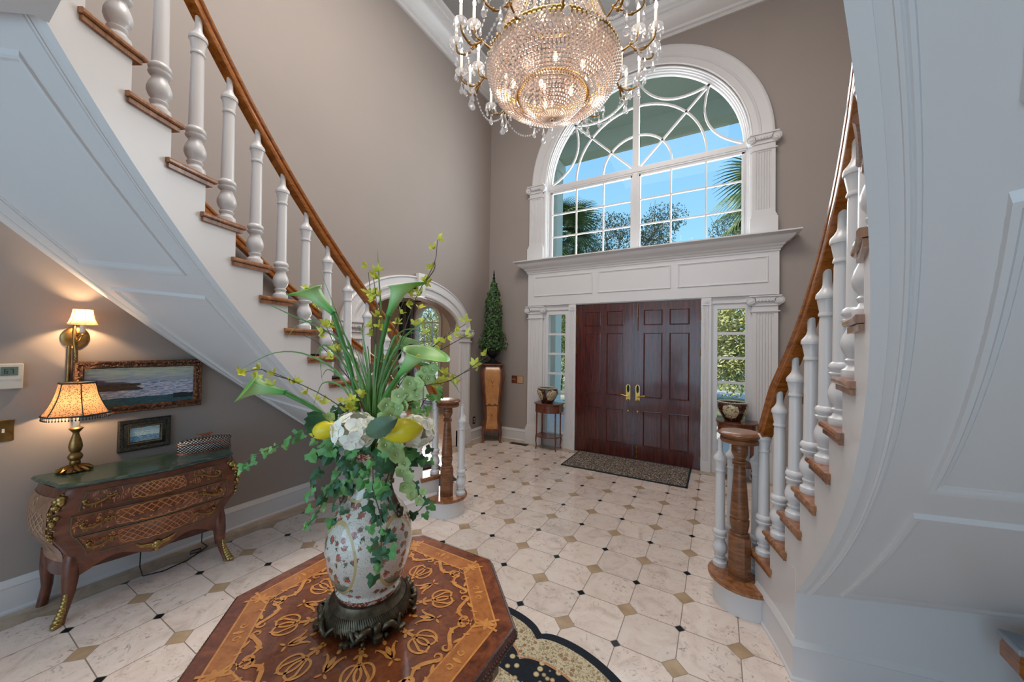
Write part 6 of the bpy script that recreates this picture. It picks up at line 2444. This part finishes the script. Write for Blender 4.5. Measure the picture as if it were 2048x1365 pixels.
for b in blades:
    dd = rnd.uniform(-0.10, 0.12)
    P_ = [Vector(MOUTH) - Vector((0, 0, 0.08)) + Vector((rnd.uniform(-.02, .02), rnd.uniform(-.02, .02), 0))]
    P_ += [fp(x, y, dd * (k / len(b))) for k, (x, y) in enumerate(b)][1 if True else 0:]
    P_.insert(1, fp(b[0][0], b[0][1], 0))
    pts = bez(P_, 22)
    m = len(pts)
    w = rnd.uniform(0.0032, 0.0052)
    sd = Vector((rnd.uniform(-1, 1), rnd.uniform(-1, 1), 0.1)).normalized()
    rings = []
    for i, p in enumerate(pts):
        t = i / (m - 1)
        tan = (pts[min(m - 1, i + 1)] - pts[max(0, i - 1)]).normalized()
        s_ = tan.cross(FWD).normalized() * 0.8 + sd * 0.3
        ww = w * (0.5 + 0.9 * t if t < 0.5 else 0.95 * (1 - (t - 0.5) * 2) ** 0.7 + 0.02)
        rings.append([p - MOUTH - s_ * ww, p - MOUTH + tan.cross(s_) * ww * 0.5, p - MOUTH + s_ * ww])
    MB().loft(rings, False, False).build('grass_blade', M['grass'], GR, smooth=60, recalc=False)


def petal_leaf(mb, c, d, nrm, L, W, mi=0, fold=0.25):
    d = Vector(d).normalized()
    nrm = Vector(nrm)
    s_ = d.cross(nrm)
    if s_.length < 1e-4:
        s_ = d.orthogonal()
    s_.normalize()
    up = s_.cross(d)
    c = Vector(c)
    vs = [c, c + d * L * 0.35 + s_ * W + up * W * fold, c + d * L * 0.75 + s_ * W * 0.75 + up * W * fold, c + d * L, c + d * L * 0.75 - s_ * W * 0.75 + up * W * fold, c + d * L * 0.35 - s_ * W + up * W * fold, c + d * L * 0.5 - up * W * 0.1]
    mb.add(vs, [(6, i, (i + 1) % 6) for i in range(6)], mi)


def branch(paths, nodes, label, dd=0.0, seed=0, size=0.028):
    """thin twig with lime blossoms; paths are pixel polylines, nodes pixel points of the blossoms"""
    rr = random.Random(seed)
    r = empty('blossom_branch', MOUTH, label, 'blossom branch', 'twiggy branches with lime blossoms')
    mb = MB()
    for pth in paths:
        P_ = [fp(x, y, dd * min(1, hypot(x - 745, y - 870) / 200)) for x, y in pth]
        if pth[0][1] > 840:
            P_.insert(0, Vector(MOUTH) - Vector((0, 0, 0.10)))
        pts = bez(P_, 18)
        mb.tube([p - MOUTH for p in pts], [0.0022 - 0.0012 * i / len(pts) for i in range(len(pts))], 5)
    tw_ = mb.build('twig', M['twig'], r, smooth=60)
    mb = MB()
    for x, y in nodes:
        c = fp(x, y, dd * min(1, hypot(x - 745, y - 870) / 200)) - MOUTH
        m = rr.choice((4, 5, 6))
        ax = Vector((rr.uniform(-1, 1), rr.uniform(-1, 1), rr.uniform(0.2, 1))).normalized()
        b = ax.orthogonal().normalized()
        for k in range(m):
            q = Matrix.Rotation(2 * pi * k / m + rr.uniform(-.3, .3), 3, ax) @ b
            petal_leaf(mb, c, q * 0.8 + ax * rr.uniform(0.3, 1.2), ax, size * rr.uniform(0.7, 1.15), size * 0.24)
    mb.build('blossoms', M['leaf_lime'], tw_, smooth=60, recalc=False)
    return r


branch([[(746, 860), (790, 720), (830, 600), (868, 530), (875, 480)], [(846, 570), (868, 540), (870, 520)]], [(875, 476), (868, 499), (866, 538), (851, 566), (836, 581), (850, 565), (822, 583), (842, 590)], 'tallest blossom branch reaching up right to the grey wall', -.02, 1)
branch([[(744, 860), (752, 740), (745, 640), (737, 545)], [(752, 700), (752, 600), (745, 545)], [(750, 690), (760, 600)]], [(735, 535), (747, 543), (757, 542), (744, 556), (750, 560), (738, 587), (748, 588), (757, 593), (748, 600), (760, 628), (750, 634), (738, 652), (757, 655), (768, 660), (745, 672)], 'upright blossom branch cluster just left of the tall calla lily', .02, 2)
branch([[(740, 860), (700, 760), (660, 670), (618, 582)], [(700, 760), (640, 690), (600, 668)]], [(616, 581), (630, 609), (660, 655), (655, 650), (643, 668), (636, 672), (668, 702), (671, 700), (663, 716), (625, 610)], 'blossom branch slanting up left past the first calla lily', .0, 3)
branch([[(752, 860), (820, 740), (870, 690), (932, 648)], [(840, 722), (900, 690), (940, 668)], [(860, 700), (905, 660)]], [(930, 645), (911, 662), (895, 679), (890, 686), (930, 670), (908, 672), (880, 700), (855, 668), (872, 690)], 'blossom branch rising right toward the arch capital', -.04, 4)
branch([[(756, 862), (830, 780), (900, 762), (975, 712)], [(900, 762), (930, 745), (955, 735)]], [(972, 712), (955, 735), (950, 732), (905, 760), (885, 762), (890, 750), (870, 775), (912, 770)], 'longest blossom branch reaching right toward the corner pedestal', -.06, 5)
branch([[(735, 865), (660, 800), (580, 760), (525, 740), (490, 745)], [(580, 760), (540, 748), (522, 738)]], [(480, 748), (520, 738), (510, 757), (548, 752), (582, 768), (545, 770), (613, 790), (590, 765), (635, 802), (650, 808)], 'blossom branch stretching left above the far left calla lily', -.05, 6)
branch([[(742, 860), (720, 800), (700, 770)], [(742, 860), (690, 815), (680, 805)]], [(700, 815), (690, 808), (712, 810), (698, 822), (680, 806), (705, 800), (722, 790), (690, 825)], 'short blossom sprig low in the middle just above the white hydrangea', -.13, 7, 0.028)
branch([[(750, 860), (800, 620), (836, 600)], [(790, 660), (800, 630), (790, 615)]], [(820, 583), (838, 618), (812, 610), (796, 648), (828, 648), (800, 628), (845, 645), (770, 720), (762, 722)], 'blossom branch between the tall calla lily and the arch', .05, 8)

# bells of Ireland
def bell(mb, c, d, r):
    d = Vector(d).normalized()
    a = d.orthogonal().normalized()
    b = d.cross(a)
    c = Vector(c)
    prof = [(0.10, 0.0), (0.34, 0.26), (0.70, 0.42), (1.0, 0.46), (1.22, 0.40)]
    rings = []
    for q, (rr, h) in enumerate(prof):
        rings.append([c + (a * cos(2 * pi * j / 15) + b * sin(2 * pi * j / 15)) * r * rr * (1 + (0.10 * cos(2 * pi * j / 3) if q > 2 else 0)) + d * h * r for j in range(15)])
    mb.loft(rings, True, False, 0)
    mb.bead(tuple(c + d * r * 0.22), r * 0.16, mi=1, seg=6)


def bells(path, items, label, dd, seed, r=0.0225):
    rr = random.Random(seed)
    o = empty('bells_of_ireland', MOUTH, label, 'green bell flower')
    P_ = [Vector(MOUTH)] + [fp(x, y, dd) for x, y in path]
    pts = bez(P_, 24)
    st = MB().tube([p - MOUTH for p in pts], 0.003, 6).build('flower_stem', M['stem'], o, smooth=60)
    mb = MB()
    for x, y, s in items:
        c = fp(x, y, dd - 0.02) - MOUTH
        d = -FWD + RGT * rr.uniform(-.6, .6) + UPV * rr.uniform(-.3, .6)
        bell(mb, c + d.normalized() * -0.01, d, r * s)
    mb.build('bells', [M['leaf_light'], M['petal']], st, smooth=60, recalc=False)


bells([(780, 830), (830, 770), (865, 740)], [(864, 738, .8), (858, 758, .7), (842, 754, .75), (850, 740, .6), (836, 768, .8), (820, 768, .9), (815, 792, .85), (796, 792, .9), (832, 790, .7), (774, 812, .95), (795, 817, .85), (782, 832, 1.0), (762, 836, .7), (806, 812, .7), (778, 850, .8)], 'cluster of pale green bells rising right of the vase mouth', -.10, 1)
bells([(770, 900), (800, 930), (820, 965), (838, 1005)], [(772, 890, .95), (795, 890, .8), (794, 910, .95), (776, 908, .8), (808, 928, .75), (803, 945, .8), (815, 955, .7), (810, 975, .7), (825, 990, .7), (838, 1005, .6), (822, 972, .6), (845, 985, .5)], 'trailing stem of green bells hanging right of the vase', -.12, 2, 0.021)
bells([(700, 880), (660, 860), (640, 850)], [(655, 848, .7), (640, 852, .7), (630, 862, .75), (645, 868, .65), (622, 846, .6), (660, 835, .6), (648, 838, .6)], 'small pale green bell cluster left beside the yellow fruit', -.10, 3, 0.021)


# ivy and leaf trails
def vine(path, leaves, label, dd, seed, mats, size=0.030, name='ivy_vine'):
    rr = random.Random(seed)
    o = empty(name, MOUTH, label, 'ivy')
    P_ = [Vector(MOUTH)] + [fp(x, y, dd) for x, y in path]
    pts = bez(P_, 26)
    st = MB().tube([p - MOUTH for p in pts], 0.0018, 5).build('vine_stem', M['twig'], o, smooth=60)
    mb = MB()
    for it in leaves:
        x, y = it[0], it[1]
        s = it[2] if len(it) > 2 else 1.0
        c = fp(x, y, dd + rr.uniform(-0.02, 0.02)) - MOUTH
        nrm = -FWD + RGT * rr.uniform(-.7, .7) + UPV * rr.uniform(-.2, .9)
        nrm.normalize()
        # leaf axis hangs downwards with some spread
        a = nrm.orthogonal().normalized()
        want = (-UPV + RGT * rr.uniform(-1.1, 1.1))
        b = nrm.cross(a)
        rot = atan2(-want.dot(a), want.dot(b))
        ivy_leaf(mb, c, nrm, size * s * rr.uniform(0.85, 1.2), rot, mi=rr.randrange(len(mats)))
    mb.build('leaves', mats, st, smooth=0, recalc=False)


rnd = random.Random(9)


def along(path, n_, spread):
    out = []
    for i in range(n_):
        t = i / max(1, n_ - 1) * (len(path) - 1)
        k = min(int(t), len(path) - 2)
        f = t - k
        out.append((lerp(path[k][0], path[k + 1][0], f) + rnd.uniform(-spread, spread), lerp(path[k][1], path[k + 1][1], f) + rnd.uniform(-spread, spread), rnd.uniform(0.75, 1.15)))
    return out


DM_ = [M['leaf_dark'], M['leaf_mid']]
LT = [plain('ivy_light', rgb(130, 176, 96), 0.45, var=0.3, scale=25), M['leaf_mid']]
p = [(745, 930), (748, 985), (760, 1030), (762, 1080), (766, 1135)]
vine(p, along(p, 42, 26), 'ivy vine hanging down the front of the vase', -.20, 1, DM_, 0.029)
p = [(725, 905), (690, 935), (655, 985), (640, 1010)]
vine(p, along(p, 44, 36), 'ivy vine hanging left of the vase neck', -.08, 2, DM_, 0.031)
p = [(690, 920), (660, 975), (635, 1025), (608, 1060)]
vine(p, along(p, 16, 8) + [(606, 1058, .5), (612, 1048, .5), (625, 1040, .5), (620, 1060, .5)], 'thin light green ivy tendril trailing lowest left of the vase', -.02, 3, LT, 0.018)
p = [(790, 900), (825, 905), (850, 915)]
vine(p, along(p, 14, 18), 'dark ivy sprig spreading right under the hydrangea', -.02, 4, DM_, 0.034)
p = [(800, 930), (838, 985), (846, 1010), (835, 1025)]
vine(p, along(p, 10, 14), 'short ivy vine curling down at the right side of the vase', .02, 5, DM_, 0.026)
p = [(700, 885), (660, 862), (595, 868), (551, 893), (506, 914), (478, 936)]
vine(p, [(650, 870, 1), (630, 882, 1), (618, 860, 1), (595, 863, 1.1), (593, 880, .9), (572, 878, 1.1), (570, 890, .8), (551, 890, 1), (545, 898, .9), (528, 898, 1), (530, 908, .8), (506, 910, 1), (510, 922, .9), (485, 928, 1.1), (480, 938, .9), (492, 934, .8), (640, 890, .9), (608, 870, .8)], 'long light green leaf trail reaching left to the commode corner', -.04, 6, LT, 0.024)
p = [(700, 900), (660, 890), (630, 925)]
vine(p, along(p, 16, 20), 'dark leaf cluster under the left yellow fruit', -.06, 7, DM_, 0.036)
p = [(790, 850), (830, 835), (850, 800), (870, 790)]
vine(p, along(p, 16, 18), 'leafy sprig behind the green bells on the right', .02, 8, LT, 0.026)
p = [(720, 850), (690, 820), (665, 825)]
vine(p, along(p, 14, 16), 'dark leaf sprig above the left yellow fruit', .0, 9, DM_, 0.03)

# big single leaves
def big_leaf(px0, px1, W, label, dd, m, lobed=False):
    o = empty('broad_leaf', MOUTH, label, 'leaf')
    a, b = fp(*px0, dd) - MOUTH, fp(*px1, dd - 0.03) - MOUTH
    mb = MB()
    ax = b - a
    side = ax.cross(FWD).normalized()
    if lobed:
        for k in range(7):
            t = -1.25 + 2.5 * k / 6
            d = Matrix.Rotation(t, 3, FWD) @ ax
            petal_leaf(mb, a, d, -FWD, ax.length * (1 - 0.12 * abs(t)), W * 0.22)
    else:
        def S(u, v):
            w = W * sin(pi * min(1, u * 0.93 + 0.07)) ** 0.7 * (1 + 0.06 * sin(u * 40))
            return a + ax * u + side * w * (v - 0.5) * 2 - FWD * (0.35 * W * (1 - abs(v - 0.5) * 2) + 0.02 * sin(pi * u))
        mb.grid(S, 16, 6)
    mb.build('leaf_blade', m, o, smooth=60, recalc=False)
    MB().tube([Vector((0, 0, -0.03)), (a) * 0.6, a], 0.002, 5).build('leaf_stalk', M['stem'], o, smooth=60)


M['dusty'] = plain('dusty_green_leaf', rgb(84, 112, 86), 0.5, var=0.2, scale=20)
big_leaf((735, 868), (796, 836), 0.030, 'broad dusty green leaf pointing right in front of the vase mouth', -.17, M['dusty'])
big_leaf((650, 838), (612, 868), 0.08, 'palmate dark green leaf at the left of the arrangement', -.13, M['leaf_dark'], True)
big_leaf((742, 858), (712, 822), 0.028, 'broad upright green leaf behind the hydrangea', .0, M['stem'])
big_leaf((745, 905), (790, 942), 0.030, 'broad dark leaf drooping right of the vase neck', -.10, M['leaf_dark'])

# hydrangeas
def hydrangea(px, py, R, label, dd, seed):
    rr = random.Random(seed)
    c0 = fp(px, py, dd)
    o = empty('hydrangea', MOUTH, label, 'hydrangea')
    MB().tube([Vector((0, 0, -0.06)), (c0 - MOUTH) * 0.5, c0 - MOUTH], 0.004, 6).build('flower_stem', M['stem'], o, smooth=60)
    mb = MB()
    dirs = []
    tries = 0
    while len(dirs) < 24 and tries < 900:
        tries += 1
        d = Vector((rr.uniform(-1, 1), rr.uniform(-1, 1), rr.uniform(-1, 1)))
        if d.length > 1 or d.length < 0.1:
            continue
        d.normalize()
        if all(d.dot(e) < 0.80 for e in dirs):
            dirs.append(d)
    for d in dirs:
        c = (c0 - MOUTH) + Vector((d.x * R * 1.15, d.y * R * 1.15, d.z * R * 0.85))
        a = d.orthogonal().normalized()
        a = Matrix.Rotation(rr.uniform(0, 6), 3, d) @ a
        for k in range(4):
            q = Matrix.Rotation(pi / 2 * k, 3, d) @ a
            s_ = d.cross(q)
            L = 0.029 * rr.uniform(0.85, 1.15)

            def S(u, v, q=q, s_=s_, c=c, d=d, L=L):
                w = L * 0.60 * (sin(pi * min(1, 0.12 + 0.80 * u)) ** 0.6)
                return c + q * L * u * 1.15 + s_ * w * (v - 0.5) * 2 + d * (0.003 * u + 0.002 * (abs(v - 0.5) * 2) ** 2 - 0.006 * u * u)
            mb.grid(S, 5, 4)
        mb.bead(tuple(c + d * 0.003), 0.002, mi=1)
    mb.build('florets', [M['petal'], M['leaf_lime']], o, smooth=70, recalc=False)


hydrangea(710, 862, 0.054, 'white hydrangea head at the front left over the vase rim', -.13, 4)
hydrangea(832, 862, 0.052, 'white hydrangea head at the back right behind the yellow fruit', -.02, 5)

# yellow artificial fruits
for (x, y, rx, L, ang_, dd, lab) in ((652, 860, 0.028, 0.050, 3.34, -.135, 'yellow fruit at the left of the white hydrangea'), (802, 862, 0.038, 0.066, 0.15, -.135, 'larger yellow fruit right of centre between leaf and hydrangea')):
    c = fp(x, y, dd)
    o = empty('yellow_fruit', c, lab, 'fruit')
    ax = (RGT * cos(ang_) + UPV * sin(ang_)).normalized()
    mb = MB()
    pts, rd = [], []
    for i in range(13):
        t = i / 12
        pts.append(ax * (t - 0.5) * 2 * L)
        rd.append(rx * (max(0.02, sin(pi * (0.03 + 0.94 * t))) ** 0.75) * (0.8 + 0.35 * t))
    mb.tube(pts, rd, 18)
    mb.build('fruit_body', M['fruit'], o, smooth=80)
    MB().tube([ax * -L, ax * -L * 1.08], 0.003, 6).build('fruit_stalk', M['twig'], o, smooth=60)

# ================================================================== CHANDELIER
CHX, CHY = 0.61, -0.81
CH = empty('crystal_chandelier', (CHX, CHY, ZC), 'large gilt chandelier with beaded crystal bowl and candle arms', 'chandelier')
D0 = -ZC


def ring_tube(mb, R, z, r, seg=48, mi=0):
    mb.tube([(R * cos(2 * pi * j / seg), R * sin(2 * pi * j / seg), z) for j in range(seg)], r, 6, closed=True, mi=mi)


# stem, canopy and frame
mb = MB().lathe([(0.02, 0), (0.09, 0), (0.10, -0.02), (0.06, -0.06), (0.015, -0.08)][::-1], seg=24)
mb.build('ceiling_canopy', M['gilt'], CH, smooth=50)
mb = MB()
nl = 30
zt, zb_ = -0.08, 4.75 + D0
for i in range(nl):
    z = lerp(zt, zb_, (i + 0.5) / nl)
    L = (zt - zb_) / nl * 0.72
    pts = []
    for q in range(10):
        t = 2 * pi * q / 10
        a, b = 0.014 * cos(t), L * sin(t)
        pts.append((a, 0, z + b) if i % 2 else (0, a, z + b))
    mb.tube(pts, 0.0035, 5, closed=True)
mb.build('chain', M['gilt'], CH, smooth=50)
mb = MB()
ring_tube(mb, 0.485, 3.785 + D0, 0.013)
ring_tube(mb, 0.485, 3.815 + D0, 0.008)
ring_tube(mb, 0.485, 3.755 + D0, 0.006)
for j in range(96):
    a = 2 * pi * j / 96
    mb.bead((0.495 * cos(a), 0.495 * sin(a), 3.80 + D0), 0.009, seg=6)
ring_tube(mb, 0.30, 4.30 + D0, 0.012)
ring_tube(mb, 0.16, 4.72 + D0, 0.010)
for j in range(12):
    a = 2 * pi * j / 12
    mb.tube([(0.485 * cos(a), 0.485 * sin(a), 3.80 + D0), (0.30 * cos(a), 0.30 * sin(a), 4.30 + D0), (0.16 * cos(a), 0.16 * sin(a), 4.72 + D0)], 0.004, 5)
mb.build('gilt_frame', M['gilt'], CH, smooth=60)
mb = MB()
ring_tube(mb, 0.262, 3.585 + D0, 0.010)
for j in range(80):
    a = 2 * pi * j / 80
    mb.bead((0.268 * cos(a), 0.268 * sin(a), 3.580 + D0), 0.011, seg=6)
    mb.bead((0.250 * cos(a), 0.250 * sin(a), 3.572 + D0), 0.007, seg=6)
mb.build('pierced_ring', M['gilt'], CH, smooth=60)


def bowl_z(R):
    """outer bowl from the rim to the pierced ring, inner bowl below"""
    if R > 0.26:
        t = (0.485 - R) / (0.485 - 0.26)
        return 3.770 - 0.195 * (1 - (1 - t) ** 1.0) * 1.0 - 0.035 * sin(pi * t)
    t = (0.26 - R) / (0.26 - 0.09)
    return 3.565 - 0.135 * t - 0.022 * sin(pi * t)


R_list = []
R = 0.492
# outer bowl rows
NR1 = 14
for i in range(NR1):
    t = i / (NR1 - 1)
    ang_ = t * pi * 0.5
    R = 0.262 + (0.492 - 0.262) * cos(ang_ * 0.96) ** 0.9
    z = 3.765 - 0.205 * sin(ang_) ** 1.05
    R_list.append((R, z, lerp(0.0155, 0.0085, t)))
NR2 = 10
for i in range(NR2):
    t = (i + 0.5) / NR2
    R = lerp(0.250, 0.085, t)
    z = 3.560 - 0.135 * sin(t * pi * 0.5) ** 1.1
    R_list.append((R, z, lerp(0.0120, 0.0075, t)))
for R, z, br in R_list:
    mb = MB()
    m = max(12, int(2 * pi * R / (br * 2.15)))
    for j in range(m):
        a = 2 * pi * j / m
        mb.bead((R * cos(a), R * sin(a), z + D0), br, seg=6, rz=br * 1.15)
    # gilt wire of the row
    mb.tube([((R - br * 0.2) * cos(2 * pi * j / 40), (R - br * 0.2) * sin(2 * pi * j / 40), z + br * 1.2 + D0) for j in range(40)], 0.0028, 4, closed=True, mi=1)
    mb.build('crystal_bead_row', [M['crystal'], M['copper']], CH, smooth=0, recalc=False)
# upright chains of beads above the rim (mostly out of the picture)
mb = MB()
pts = []
for q in range(30):
    t = q / 29
    R = lerp(0.48, 0.17, t ** 0.75)
    z = lerp(3.84, 4.70, t)
    pts.append((R, 0, z + D0))
    mb.bead((R, 0, z + D0), lerp(0.012, 0.009, t), seg=6)
mb.tube(pts, 0.002, 4, mi=1)
uc = mb.build('upper_bead_strand', [M['crystal'], M['gilt']], CH, smooth=0, recalc=False)
for j in range(1, 48):
    c = uc.copy()
    COL.objects.link(c)
    c.parent = CH
    c.rotation_euler = (0, 0, 2 * pi * j / 48)
# bottom dish and finial
mb = MB().lathe([(0.0, 3.398 + D0), (0.030, 3.400 + D0), (0.060, 3.408 + D0), (0.088, 3.425 + D0), (0.094, 3.435 + D0), (0.086, 3.437 + D0)], seg=36, cap=False)
dish = mb.build('bottom_dish', M['crystal'], CH, smooth=50)
mb = MB()
for j in range(30):
    a = 2 * pi * j / 30
    mb.tube([(0.018 * cos(a), 0.018 * sin(a), 3.396 + D0), (0.055 * cos(a), 0.055 * sin(a), 3.402 + D0), (0.085 * cos(a), 0.085 * sin(a), 3.420 + D0)], 0.0035, 5)
mb.build('dish_ribs', M['crystal'], dish, smooth=50)
MB().lathe([(0.0, 3.380 + D0), (0.006, 3.383 + D0), (0.012, 3.389 + D0), (0.013, 3.394 + D0), (0.008, 3.398 + D0)], seg=16).build('finial', M['gilt'], CH, smooth=50)


def drop(mb, c, h, w, mi=0):
    """pear-shaped faceted pendant hanging from c"""
    x, y, z = c
    prof = [(0.05, 0), (0.22, -0.25), (0.5, -0.6), (0.46, -0.8), (0.05, -1.0)]
    mb.lathe([(r * w, q * h) for r, q in prof][::-1], (x, y, z - 0.008), 7, mi=mi)
    mb.bead((x, y, z), w * 0.22, mi=mi, seg=6)


mbulb = emit_mat('candle_bulb', (1.0, 0.74, 0.46), 26)
# candle arms
NA = 10
DROP = None
mbr = MB()
for k in range(NA):
    a = 2 * pi * k / NA + 0.22
    ca, sa = cos(a), sin(a)
    lv = 0.0
    mb = MB()

    def Q(r, z, off=0.0):
        return (r * ca - off * sa, r * sa + off * ca, z + D0)
    mb.tube([Q(0.485, 3.80), Q(0.56, 3.84), Q(0.60, 3.80), Q(0.635, 3.765)], [0.009, 0.007, 0.009, 0.008], 7)
    mb.bead(Q(0.60, 3.80), 0.018, seg=8)
    mb.bead(Q(0.56, 3.845), 0.014, seg=8)
    cups = []
    for sg in (-1, 1):
        o = 0.085 * sg
        mb.tube(bez([Q(0.61, 3.79, 0.01 * sg), Q(0.65, 3.755, 0.045 * sg), Q(0.71, 3.78, o), Q(0.725, 3.835, o)], 12), [0.007] * 13, 6)
        mb.bead(Q(0.66, 3.758, 0.055 * sg), 0.013, seg=7)
        cups.append(Q(0.725, 3.84, o))
    cups.append(Q(0.615, 3.93, 0))
    mb.tube(bez([Q(0.56, 3.845), Q(0.60, 3.86), Q(0.615, 3.92)], 8), 0.006, 6)
    arm = mb.build('candle_arm', M['old_brass'], CH, smooth=60)
    for c in cups:
        mb = MB().lathe([(0.010, -0.012), (0.022, 0.0), (0.034, 0.010), (0.046, 0.014), (0.049, 0.019), (0.036, 0.017), (0.012, 0.012)], c, 14, cap=False)
        mb.build('crystal_cup', M['crystal_clear'], arm, smooth=40)
        MB().lathe([(0.011, 0.01), (0.011, 0.135), (0.008, 0.138)], c, 12).build('candle_sleeve', M['cream'], arm, smooth=50)
        MB().lathe([(0.005, 0.138), (0.011, 0.155), (0.012, 0.170), (0.006, 0.195), (0.001, 0.208)], c, 10).build('candle_bulb', mbulb, arm, smooth=60)
    def one_drop(c, h, w):
        global DROP
        if DROP is None:
            mb_ = MB()
            drop(mb_, (0, 0, 0), 1.0, 1.0)
            DROP = mb_.build('crystal_drop', M['crystal_clear'], arm, smooth=0, recalc=False)
            o_ = DROP
        else:
            o_ = DROP.copy()
            COL.objects.link(o_)
            o_.parent = arm
        o_.location = c
        o_.scale = (w, w, h)
    for c in cups:
        for j in range(6):
            t = 2 * pi * j / 6 + k
            pp = (c[0] + 0.045 * cos(t), c[1] + 0.045 * sin(t), c[2] + 0.008)
            if j in (0, 3):
                one_drop(pp, 0.055, 0.022)
            else:
                drop(mbr, pp, 0.062 if j % 2 else 0.045, 0.022)
    one_drop((*Q(0.66, 3.735, 0)[:2], 3.735 + D0), 0.075, 0.034)
    one_drop((*Q(0.66, 3.665, 0)[:2], 3.665 + D0), 0.075, 0.050)
    one_drop(Q(0.72, 3.76, 0.085), 0.085, 0.036)
    one_drop(Q(0.72, 3.76, -0.085), 0.085, 0.036)
    # bead swag to the next arm and down from the rim
    a2 = 2 * pi * (k + 1) / NA + 0.22
    mb = MB()
    for q in range(19):
        t = q / 18
        aa_ = lerp(a, a2, t)
        r = 0.64 + 0.0 * t
        z = 3.76 - 0.13 * 4 * t * (1 - t)
        mb.bead((r * cos(aa_), r * sin(aa_), z + D0), 0.0095, seg=6)
    for q in range(14):
        t = q / 13
        r = lerp(0.50, 0.64, t)
        z = lerp(4.16, 3.76, t) - 0.05 * sin(pi * t)
        mb.bead((r * ca, r * sa, z + D0), 0.008, seg=6)
    mb.tube([(0.64 * cos(lerp(a, a2, q / 12)), 0.64 * sin(lerp(a, a2, q / 12)), 3.76 - 0.13 * 4 * q / 12 * (1 - q / 12) + D0) for q in range(13)], 0.0015, 4)
    mb.tube([(lerp(0.50, 0.64, q / 9) * ca, lerp(0.50, 0.64, q / 9) * sa, lerp(4.16, 3.76, q / 9) - 0.05 * sin(pi * q / 9) + D0) for q in range(10)], 0.0015, 4)
    mb.build('bead_swag', M['crystal_clear'], arm, smooth=0, recalc=False)
tag(mbr.build('crystal_drops', M['crystal_clear'], CH, smooth=0, recalc=False), kind='stuff')
# bulbs inside the bowl
for j in range(9):
    a = 2 * pi * j / 9 + 0.3
    R = 0.30 if j % 3 else 0.14
    c = (R * cos(a), R * sin(a), 3.64 + D0 if R > 0.2 else 3.60 + D0)
    b = MB().lathe([(0.006, 0.03), (0.014, 0.012), (0.017, -0.005), (0.010, -0.028), (0.001, -0.04)][::-1], c, 10).build('bowl_bulb', M['bulb'], CH, smooth=60)
for j in range(3):
    a = 2 * pi * j / 3
    light('chandelier_light', 'POINT', (CHX + 0.22 * cos(a), CHY + 0.22 * sin(a), 3.74), 7, (1.0, 0.78, 0.60), 0.06)
